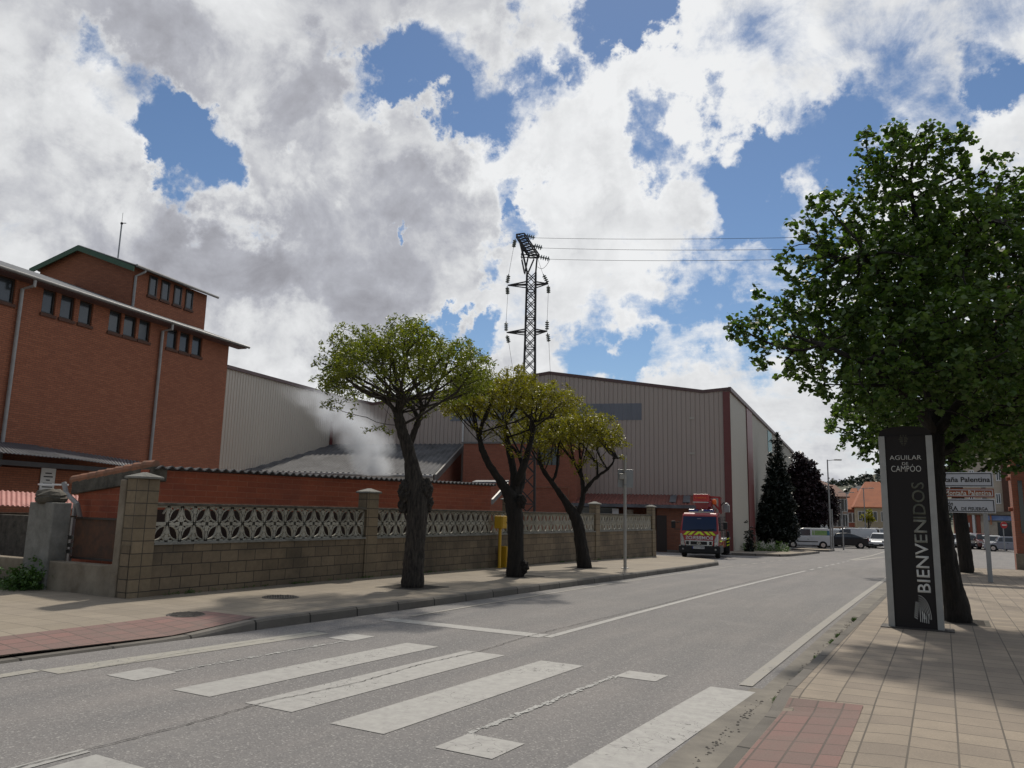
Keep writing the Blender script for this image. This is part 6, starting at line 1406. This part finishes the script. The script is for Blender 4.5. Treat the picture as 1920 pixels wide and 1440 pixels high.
def fire_truck():
    cen = DG(1311, 38.4, .0); view = YAW-math.atan((1311-CX)/1462.); rz = view-math.pi/2+R_(8)+math.pi    # heading: local +x points out of the cab front
    # heading along -(view direction) rotated 8 degrees
    hd = Vector((math.sin(view), -math.cos(view), 0)); rz = math.atan2(hd.y, hd.x)-R_(7.5)
    hx_ = Vector((math.cos(rz), math.sin(rz), 0)); t = thing('fire_truck', tuple(cen-hx_*.0), 'red fire service platform truck parked at the yard entrance with mirrored lettering on its front', 'fire truck', rz=rz)
    B_ = lambda nm, mb, mt, par=t, **k: mb.build(nm, mt, par, world=False, **k)
    RED = MT['fire_red']; F = .0
    # local frame: x forward (front plane at x=0), y to the truck's left (viewer's right)
    m = MB(); prof_ = [(-.06, .55), (0., .62), (-.02, 1.15), (-.06, 1.28), (-.36, 2.06), (-.48, 2.17), (-1.45, 2.19), (-1.52, 2.1), (-1.52, .55)]
    n = len(prof_); 
    def hw(z): return float(np.interp(z, [.5, 1.3, 2.0, 2.2], [.93, .935, .885, .80]))
    vs = [(x, -hw(z), z) for x, z in prof_]+[(x, hw(z), z) for x, z in prof_]
    m.add(vs, [tuple(range(n)), tuple(range(2*n-1, n-1, -1))]+[(i, i+n, (i+1) % n+n, (i+1) % n) for i in range(n)]); B_('cab', m, RED, bevel=.05)
    def front(z, o=.012): return float(np.interp(z, [.62, 1.15, 1.28, 2.06], [0, -.02, -.06, -.36]))+o
    def fquad(mb, pts, th=.01): P_ = [(front(z), y, z) for y, z in pts]; mb.prism(P_, (-th, 0, 0)); return mb
    m = MB(); fquad(m, [(-.84, 1.30), (.84, 1.30), (.80, 2.0), (-.80, 2.0)], .008); B_('windscreen', m, MT['glass_blue'])
    m = MB(); 
    m.bar((front(1.32)+.02, -.5, 1.33), (front(1.36)+.02, .15, 1.38), .02); B_('wiper', m, MT['black'])
    m = MB(); m.bar((front(1.32)+.02, .15, 1.33), (front(1.36)+.02, .72, 1.40), .02); B_('wiper', m, MT['black'])
    m = MB(); m.box((front(1.9)-.02, -.12, 1.80), (front(1.9)+.006, .08, 1.90)); B_('window_sticker', m, MT['sign_white'])
    for (y0, y1, z0, z1, sl_) in ((-.78, -.62, 1.10, 1.27, .10), (-.54, -.38, 1.10, 1.27, .10), (.22, .38, 1.10, 1.27, -.10), (.46, .62, 1.10, 1.27, -.10)):
        m = MB()
        if sl_ < 0: fquad(m, [(y0+.18, z0), (y1+.18, z0), (y1+.0, z1), (y0+.0, z1)])
        else: fquad(m, [(y0, z0), (y1, z0), (y1+.18, z1), (y0+.18, z1)])
        B_('chevron', m, MT['fluo'])
    m = MB(); fquad(m, [(-.26, 1.10), (-.10, 1.10), (0, 1.19), (.10, 1.10), (.26, 1.10), (.07, 1.27), (-.07, 1.27)]); B_('chevron', m, MT['fluo'])
    text_obj('lettering', 'BOMBEROS', MT['white'], t, (front(.95, .014), 0, .885), (0, 1, 0), (0, 0, 1), .165, 1.30, .004, 'CENTER', mirror=True, bold=.02, world=False)
    m = MB(); fquad(m, [(-.66, .585), (.62, .585), (.66, .84), (-.70, .84)], .03); B_('grille_surround', m, MT['chrome'], bevel=.012)
    m = MB()
    for (a, c) in ((-.64, -.50), (-.42, .37), (.47, .60)): m.box((.005, a, .63), (.022, c, .79))
    B_('grille', m, MT['black'])
    m = MB()
    for k in range(16): a0, a1 = 2*math.pi*k/16, 2*math.pi*(k+1)/16; m.bar((.03, -.02+math.cos(a0)*.07, .71+math.sin(a0)*.07), (.03, -.02+math.cos(a1)*.07, .71+math.sin(a1)*.07), .02, .015, side=Vector((1, 0, 0)))
    m.box((.025, -.12, .695), (.038, .08, .725)); B_('emblem', m, MT['chrome'])
    for s in (-1, 1):
        m = MB(); P_ = [(s*.70, .56), (s*.90, .60), (s*.925, 1.16), (s*.83, 1.15), (s*.72, .86)]; m.prism([(front(z, .015), y, z) for y, z in (P_ if s > 0 else P_)], (-.06, 0, 0)); B_('headlight', m, MT['lamp'], bevel=.015)
        m = MB(); m.lathe([(.07, 0), (.065, .02)], 14, (front(.7, .012), s*.80, .70), 'x'); B_('lamp_lens', m, MT['chrome'])
        m = MB(); m.lathe([(.05, 0), (.045, .03)], 12, (.05, s*.78, .42), 'x'); B_('fog_light', m, MT['lamp'])
        m = MB(); m.bar((-.12, s*.92, 1.36), (.0, s*1.22, 1.36), .03); m.bar((-.12, s*.92, 1.72), (.0, s*1.22, 1.66), .03); B_('mirror_arm', m, MT['black'])
        m = MB(); m.box((-.08, s*1.25-.10, 1.40), (.04, s*1.25+.10, 1.76)); B_('mirror', m, MT['black'], bevel=.03)
        m = MB(); yy = hw(1.6)+.004; m.prism([(-.42, s*(hw(1.32)+.006), 1.32), (-1.30, s*(hw(1.32)+.006), 1.32), (-1.30, s*(hw(1.98)+.006), 1.98), (-.58, s*(hw(1.98)+.006), 1.98)], (0, -s*.02, 0)); B_('side_window', m, MT['glass'])
        m = MB(); m.box((-1.40, s*.95-.006, .78), (-.25, s*.95+.006, .84)); B_('door_stripe', m, MT['fluo'])
    m = MB(); m.box((-1.5, -1.0, .22), (.06, 1.0, .585)); B_('bumper', m, MT['black'], bevel=.05)
    m = MB(); m.box((.062, -.33, .44), (.072, .25, .56)); pl_ = B_('number_plate', m, MT['white'])
    m = MB(); m.box((.0725, -.33, .44), (.0745, -.28, .56)); B_('plate_strip', m, MT['blue_lens'])
    text_obj('lettering', '3729 GBB', MT['ink'], t, (.074, -.26, .465), (0, 1, 0), (0, 0, 1), .075, .48, .002, world=False)
    m = MB(); m.box((-.95, -.58, 2.19), (-.68, .62, 2.24)); B_('light_bar_base', m, MT['chrome'])
    for (a, c) in ((-.58, -.12), (.14, .62)):
        m = MB(); m.box((-.97, a, 2.242), (-.66, c, 2.345)); B_('blue_light', m, MT['blue_lens'], bevel=.02)
    m = MB(); m.box((-.95, -.10, 2.242), (-.68, .12, 2.32)); B_('speaker', m, MT['sign_bar'], bevel=.02)
    # chassis, wheels, body behind the cab
    m = MB(); m.box((-5.6, -.40, .45), (-1.5, .40, .68)); B_('chassis', m, MT['black'])
    m = MB(); m.box((-5.7, -.95, .80), (-1.65, .95, .90)); B_('deck', m, MT['steel'], bevel=.01)
    for s in (-1, 1):
        m = MB(); m.box((-3.3, s*.78-.16, .45), (-1.75, s*.78+.16, .795)); B_('side_box', m, RED, bevel=.02)
        wheel(t, -.62, s*.82, .33, .22, s, MT['steel']); wheel(t, -4.0, s*.80, .35, .34, s, MT['steel'])
        m = MB(); m.box((-4.5, s*.84-.14, .74), (-3.5, s*.84+.14, .795)); B_('mudguard', m, MT['black'])
        # outrigger with striped beam
        m = MB(); m.box((-3.2, s*1.08-.07, .18), (-3.06, s*1.08+.07, 1.15)); m.lathe([(.06, 1.15), (.08, 1.2), (.05, 1.28)], 10, (-3.13, s*1.08, 0)); og_ = B_('outrigger', m, MT['black'], bevel=.01)
        m = MB(); m.lathe([(.16, .06), (.16, .10), (.05, .18)], 12, (-3.13, s*1.08, 0)); m.build('pad', MT['steel_dark'], og_, world=False)
        for k in range(3): m = MB(); m.prism([(-3.055, s*1.08-.07, .5+.16*k), (-3.055, s*1.08+.07, .56+.16*k), (-3.055, s*1.08+.07, .63+.16*k), (-3.055, s*1.08-.07, .57+.16*k)], (.004, 0, 0)); m.build('stripe', MT['fluo'], og_, world=False)
    # turret, boom, basket
    m = MB(); m.lathe([(.45, .9), (.45, 1.15), (.32, 1.3), (.30, 1.75)], 16, (-3.6, 0, 0)); m.box((-3.95, -.28, 1.6), (-3.25, .28, 2.35)); B_('turret', m, RED, bevel=.02)
    m = MB(); m.bar((-3.7, .30, 2.2), (-1.2, .36, 2.62), .24, .30); m.bar((-5.4, .02, 2.0), (-1.6, .30, 2.35), .22, .26); B_('boom', m, RED, bevel=.015)
    m = MB()
    for (p, q) in (((-1.7, .36, 2.2), (-1.7, .36, 3.02)), ((-1.7, .82, 2.2), (-1.7, .82, 3.0)), ((-1.7, .30, 3.0), (-1.7, .86, 2.98)), ((-1.7, .4, 2.85), (-1.7, .82, 2.35)), ((-2.5, .82, 2.2), (-1.7, .82, 2.95)), ((-2.5, .36, 2.95), (-1.7, .36, 2.95)), ((-2.5, .82, 2.95), (-1.7, .82, 2.95))): m.bar(p, q, .09)
    m.box((-2.5, .78, 2.2), (-1.72, .84, 3.0)); B_('boom_linkage', m, RED)
    m = MB(); bk_ = [(-1.15, -.34), (-1.15, .32), (-1.85, .32), (-1.85, -.34)]
    vs = [(x, y*.86+.03, 2.36) for x, y in bk_]+[(x, y*1.0, 2.72) for x, y in bk_]; vs = [(x*1., y, z) for x, y, z in vs]
    m.add(vs, [(0, 1, 2, 3), (4, 7, 6, 5), (0, 4, 5, 1), (1, 5, 6, 2), (2, 6, 7, 3), (3, 7, 4, 0)]); bs = B_('basket', m, RED, bevel=.03)
    m = MB(); m.box((-1.16, -.40, 2.74), (-1.10, .34, 3.12)); m.box((-1.90, -.40, 2.74), (-1.162, -.35, 3.12)); m.box((-1.90, .29, 2.74), (-1.162, .34, 3.12)); m.build('rail_panel', M_paint('bright_red_panel', (.55, .02, .02)), bs, world=False, bevel=.01)
    m = MB(); m.box((-1.13, -.42, 2.69), (-1.06, .36, 2.735)); m.build('rim', MT['chrome'], bs, world=False)
    text_obj('lettering', 'BOMBEROS', MT['orange'], t, (-1.097, -.31, 2.90), (0, 1, 0), (0, 0, 1), .08, .56, .004, bold=.02, world=False)
    m = MB(); m.bar((-1.25, .60, 2.19), (-1.3, .56, 2.66), .025); B_('beacon_pole', m, MT['steel'])
    m = MB(); m.lathe([(.09, 2.62), (.11, 2.65), (.105, 2.80), (.06, 2.87)], 14, (-1.3, .62, 0)); B_('beacon', m, MT['orange'], smooth=True)
    m = MB(); m.box((-2.3, .98, 2.24), (-2.0, 1.28, 2.62)); m.lathe([(.10, 2.62), (.13, 2.66), (.06, 2.72)], 10, (-2.15, 1.12, 0)); B_('control_box', m, MT['steel'], bevel=.04)
    m = MB(); m.tube([(-2.1, .84, 2.55), (-2.1, .98, 2.72), (-2.15, 1.12, 2.68)], .03, 6); B_('hose', m, MT['black'])
    m = MB()
    for k in range(5): m.bar((-1.75, .55+.09*k, 1.62), (-1.75, .55+.09*k, 1.98), .02)
    m.bar((-1.75, .5, 2.0), (-1.75, .98, 2.0), .03); m.bar((-1.75, .5, 1.6), (-1.75, .98, 1.6), .03); m.bar((-1.75, .98, .9), (-1.75, .98, 2.0), .03); B_('guard_rail', m, MT['steel'])
fire_truck()

# ------------------------------------------------------------------ far houses, shops and hill
def house(x0, x1, yeave, depth, label, wall, roofm, cols, rows, rot=0., ridge=1.6, dp_=9., winw=.9, winh=1.2, ybase=None, shut=None, overh=.4, name='house', gable=False, stringm=None):
    c = DG((x0+x1)/2, depth, -.1); a = YAW-math.atan(((x0+x1)/2-CX)/1462.)+rot; X = Vector((math.cos(a), math.sin(a), 0)); Y = Vector((-math.sin(a), math.cos(a), 0))
    W = (x1-x0)*depth/1462./max(.35, math.cos(rot)); H_ = DP((x0+x1)/2, yeave, depth).z-c.z
    t = thing(name, tuple(c), label, 'building'); o = c
    def bx(mb, a_, b__): return mb.box(a_, b__, X=X, Y=Y, Z=UPV, o=o)
    m = MB(); bx(m, (-W/2, 0, -1), (W/2, dp_, H_))
    if gable:
        for yy in (0,): m.prism([o+X*(-W/2)+UPV*H_+Y*yy, o+X*(W/2)+UPV*H_+Y*yy, o+UPV*(H_+ridge)+Y*yy], Y*dp_)
    m.build('wall', wall, t)
    m = MB()
    if gable:
        for s in (-1, 1):
            e_ = W/2+overh; k_ = ridge/(W/2)
            m.prism([o+X*(s*e_)+UPV*(H_-overh*k_+.02)-Y*overh, o+UPV*(H_+ridge+.02)-Y*overh, o+UPV*(H_+ridge+.17)-Y*overh, o+X*(s*e_)+UPV*(H_-overh*k_+.17)-Y*overh], Y*(dp_+2*overh))
    else:
        e_ = overh; vs = [(-W/2-e_, -e_, H_), (W/2+e_, -e_, H_), (W/2+e_, dp_+e_, H_), (-W/2-e_, dp_+e_, H_), (-W/2+min(dp_/2, W/3), dp_/2, H_+ridge), (W/2-min(dp_/2, W/3), dp_/2, H_+ridge)]
        vs = [o+X*v[0]+Y*v[1]+UPV*(v[2]+.01) for v in vs]; m.add(vs, [(3, 2, 1, 0), (0, 1, 5, 4), (1, 2, 5), (2, 3, 4, 5), (3, 0, 4)])
        e2 = [v-UPV*.14 for v in vs[:4]]; m.add(e2+vs[:4], [(0, 1, 5, 4), (1, 2, 6, 5), (2, 3, 7, 6), (3, 0, 4, 7), (3, 2, 1, 0)])
    m.build('roof', roofm, t)
    for i in range(cols):
        for j in range(rows):
            wx = -W/2+W*(i+.5)/cols; wz = H_-(j+.58)*(H_/rows)*1.0+.0; 
            f = MB(); bx(f, (wx-winw/2-.08, -.05, wz-winh/2-.08), (wx+winw/2+.08, -.003, wz+winh/2+.08)); fo = f.build('window', shut or MT['white'], t)
            f = MB(); bx(f, (wx-winw/2, -.062, wz-winh/2), (wx-.03, -.052, wz+winh/2)); bx(f, (wx+.03, -.062, wz-winh/2), (wx+winw/2, -.052, wz+winh/2)); f.build('pane', MT['glass'], fo)
            if j == rows-1 and i % 2 == 0:
                f = MB(); bx(f, (wx-winw/2-.1, -.10, wz-winh/2-.18), (wx+winw/2+.1, -.003, wz-winh/2-.09)); f.build('sill', MT['concrete'], t)
    return t, o, X, Y, W, H_
MT['roof_orange'] = M_plain('orange_roof_tiles', (.42, .14, .06), .85, 0, .2, .8, (.30, .10, .05)); MT['roof_brown'] = M_plain('brown_roof_tiles', (.20, .10, .07), .85, 0, .2, .8)
MT['beige'] = M_plain('beige_render', (.42, .30, .22), .85, 0, .12, .5); MT['ochre'] = M_plain('pale_yellow_render', (.42, .36, .25), .85, 0, .12, .5); MT['redwall'] = M_plain('red_render', (.34, .11, .07), .85, 0, .12, .5)
house(1522, 1557, 911, 97, 'white house with a red tiled hip roof half hidden behind the purple trees', MT['white'], MT['roof_brown'], 3, 3, .25, 1.4)
house(1553, 1589, 931, 104, 'beige three storey house with rows of narrow windows beside the far street lamp', MT['beige'], MT['roof_brown'], 5, 3, .12, 1.7, 8, .6, 1.5)
house(1587, 1614, 955, 126, 'small red walled house with an orange roof at the end of the street', MT['redwall'], MT['roof_orange'], 2, 2, -.1, 3.6, 10, 1., 1.4)
house(1612, 1690, 951, 122, 'pale yellow house with a large orange roof beside the welcome sign', MT['ochre'], MT['roof_orange'], 4, 2, .12, 4.2, 12, 1., 1.4)
house(1590, 1660, 934, 175, 'long grey roofed building under the wooded hill', MT['beige'], MT['fibre'], 8, 2, .0, 3.0, 12, 1., 1.3)
house(1470, 1530, 925, 130, 'cream house with a brown roof seen in glimpses through the purple trees', MT['cream'], MT['roof_brown'], 4, 3, .0, 2.)
# shops and flats at the right
def flats():
    d = 92.; xL, xR = 1786, 1990; c = DG((xL+xR)/2, d, -.1); a = YAW-math.atan(((xL+xR)/2-CX)/1462.)-.12; X = Vector((math.cos(a), math.sin(a), 0)); Y = Vector((-math.sin(a), math.cos(a), 0))
    def S_(x, y): p = onpl(x, y, c, Y); return (p-c).dot(X), p.z-c.z
    t = thing('apartment_block', tuple(c), 'beige apartment block over ground floor shops behind the direction signs', 'building')
    def bx(mb, s0, s1, z0, z1, o0, o1): return mb.box((s0, -o1, z0), (s1, -o0, z1), X=X, Y=Y, Z=UPV, o=c)
    s0, s1 = S_(xL, 960)[0], S_(xR, 960)[0]; zf = S_(1860, 964)[1]
    m = MB(); bx(m, s0, s1, zf, 17., -10, 0); m.build('upper_wall', MT['cream'], t)
    m = MB(); bx(m, s0, s1, -1, zf-.001, -10, -.25); m.build('ground_wall', MT['cream'], t)
    m = MB(); bx(m, s0-.1, s1, 17, 17.3, -10.2, .3); m.build('roof', MT['roof_brown'], t)
    a0, a1 = S_(1881, 930)[0], S_(1895, 930)[0]; m = MB(); bx(m, a0, a1, zf+.01, 16.9, .002, .35); m.build('brown_bay', MT['sill'], t)
    a0, a1 = S_(1895.5, 930)[0], S_(1906, 930)[0]; m = MB(); bx(m, a0, a1, zf+.01, 16.9, .002, .12); m.build('pale_bay', MT['white'], t)
    m = MB(); bx(m, s0, s1, zf-.05, zf+.30, .36, .5); m.build('cornice', MT['concrete'], t)
    for xx in (1800, 1822, 1845, 1872, 1915, 1935):
        for yy in (935, 892, 850, 810):
            w0, w1 = S_(xx-5, yy)[0], S_(xx+5, yy)[0]; z0, z1 = S_(xx, yy+10)[1], S_(xx, yy-10)[1]
            m = MB(); bx(m, w0, w1, z0, z1, .002, .06); wo = m.build('window', MT['white'], t); m = MB(); wm = (w0+w1)/2
            bx(m, w0+.1, wm-.05, z0+.12, z1-.1, .061, .07); bx(m, wm+.05, w1-.1, z0+.12, z1-.1, .061, .07); m.build('pane', MT['glass'], wo)
    def sh(x0, x1, y0, y1, mt, nm, o=.02, th=.1): a_, b__ = S_(x0, (y0+y1)/2)[0], S_(x1, (y0+y1)/2)[0]; z0, z1 = S_((x0+x1)/2, y1)[1], S_((x0+x1)/2, y0)[1]; m = MB(); bx(m, a_, b__, z0, z1, o-.25, o+th-.25); return m.build(nm, mt, t)
    sh(1788, 1823, 966, 1012, MT['redwall'], 'red_shopfront'); sh(1797, 1818, 980, 988, MT['white'], 'awning', .13); sh(1798, 1818, 989, 1008, MT['glass'], 'shop_window', .13)
    sh(1824.5, 1829, 965, 1015, MT['white'], 'pillar', .12, .3); sh(1831, 1839, 966, 1013, MT['redwall'], 'red_door'); sh(1840, 1871, 978, 1018, MT['cream'], 'shop_wall', .1)
    bl = M_plain('blue_shop_fascia', (.10, .18, .42), .5, 0, .3, 1.2, (.28, .36, .55)); sh(1846, 1908, 967, 976, bl, 'fascia_sign', .22); sh(1872, 1897, 980, 1016, MT['glass'], 'shop_window', .12); sh(1898, 1903, 979, 1018, MT['cream'], 'pillar', .12, .3)
    sh(1857, 1860, 966, 984, M_plain('orange_flag', (.5, .2, .1), .7), 'hanging_sign', .45, .05)
flats()
def corner_block():
    c = Vector((atY(1886, 1060, 40.5).x, 40.5, g(40.5))); e = atY(1911, 1060, 37.2)
    x0 = e.x+.1; t = thing('brick_corner_building', (x0+1, 40, g(40)), 'orange brick building corner with narrow grey strips at the right edge of the view', 'building')
    Yc = 39.3; x0 = atY(1904, 1000, Yc).x
    m = MB(); m.box((x0, Yc, g(40)-.2), (x0+12, Yc+1.6, 12)); m.build('wall', MT['brick_annex'], t)
    for k in range(3):
        m = MB(); xx = x0+.22+k*1.3; m.box((xx, Yc-.03, 1.2), (xx+.16, Yc-.002, 3.4)); m.build('window_strip', MT['glass'], t); m = MB(); m.box((xx, Yc-.03, 4.0), (xx+.16, Yc-.002, 8)); m.build('window_strip', MT['glass'], t)
    m = MB(); m.box((x0-.05, Yc-.08, g(40)), (x0+12, Yc-.001, .35)); m.build('plinth_or_shade_band', MT['concrete'], t)
    for zz in (3.5, 2.2): m = MB(); m.lathe([(.09, -.1), (.09, .1)], 10, (x0-.06, Yc+.3, zz), 'x'); m.build('wall_lamp', MT['redwall'], t)
corner_block()
def hill():
    D0 = 620.; m = MB(); xs = np.linspace(1380, 2300, 60); rows = 14; vs = []; hs = {}
    prof_y = lerp_tab([(1380, 930), (1500, 918), (1550, 907), (1580, 899), (1610, 893), (1650, 886), (1720, 880), (1850, 884), (2000, 900), (2300, 930)])
    top = []
    for x in xs:
        for r in range(rows):
            f = r/(rows-1); dep = D0-170*(1-f)**1.; p = DP(x, hzn(x), dep); ht = DP(x, prof_y(x)+3, D0).z+1.6; z = -2.5+ht*(f**1.25)+3*math.sin(x*.05+r)*.5*f
            vs.append((p.x, p.y, z))
    for x in xs: p = DP(x, hzn(x), D0+260); vs.append((p.x, p.y, -3))
    fs = []
    for i in range(len(xs)-1):
        for r in range(rows-1): fs.append((i*rows+r, (i+1)*rows+r, (i+1)*rows+r+1, i*rows+r+1))
        nb_ = len(xs)*rows; fs.append((i*rows+rows-1, (i+1)*rows+rows-1, nb_+i+1, nb_+i))
    m.add(vs, fs); struct('hill', m, MT['hill'], smooth=True)
    r_ = np.random.RandomState(2); P = []; V = np.array(vs[:len(xs)*rows]).reshape(len(xs), rows, 3)
    for k in range(2600):
        i = r_.uniform(0, len(xs)-1.01); j = rows-1-abs(r_.normal())*5.5; 
        if j < .5: continue
        xpix = 1380+(2300-1380)*i/(len(xs)-1)
        if xpix < 1605 and j < rows-2.2 and r_.random() < .8: continue
        a, b_ = int(i), int(j); b_ = min(b_, rows-2); u, v = i-a, j-b_
        p = V[a, b_]*(1-u)*(1-v)+V[a+1, b_]*u*(1-v)+V[a, b_+1]*(1-u)*v+V[a+1, b_+1]*u*v; hgt = r_.uniform(3.0, 5.5)
        n_ = 9; q = r_.normal(size=(n_, 3))*np.array([1.3, 1.3, hgt*.22])+p+np.array([0, 0, hgt*.5]); P.append(q)
    P = np.vstack(P); o = quads_obj('far_wood', leaves(P, r_, 2, .8, 2.6, 1.3, .3), MT['leaf_wood'], None, 6); tag(o, 'dark wood covering the hill beyond the roofs', 'wood', kind='stuff')
hill()
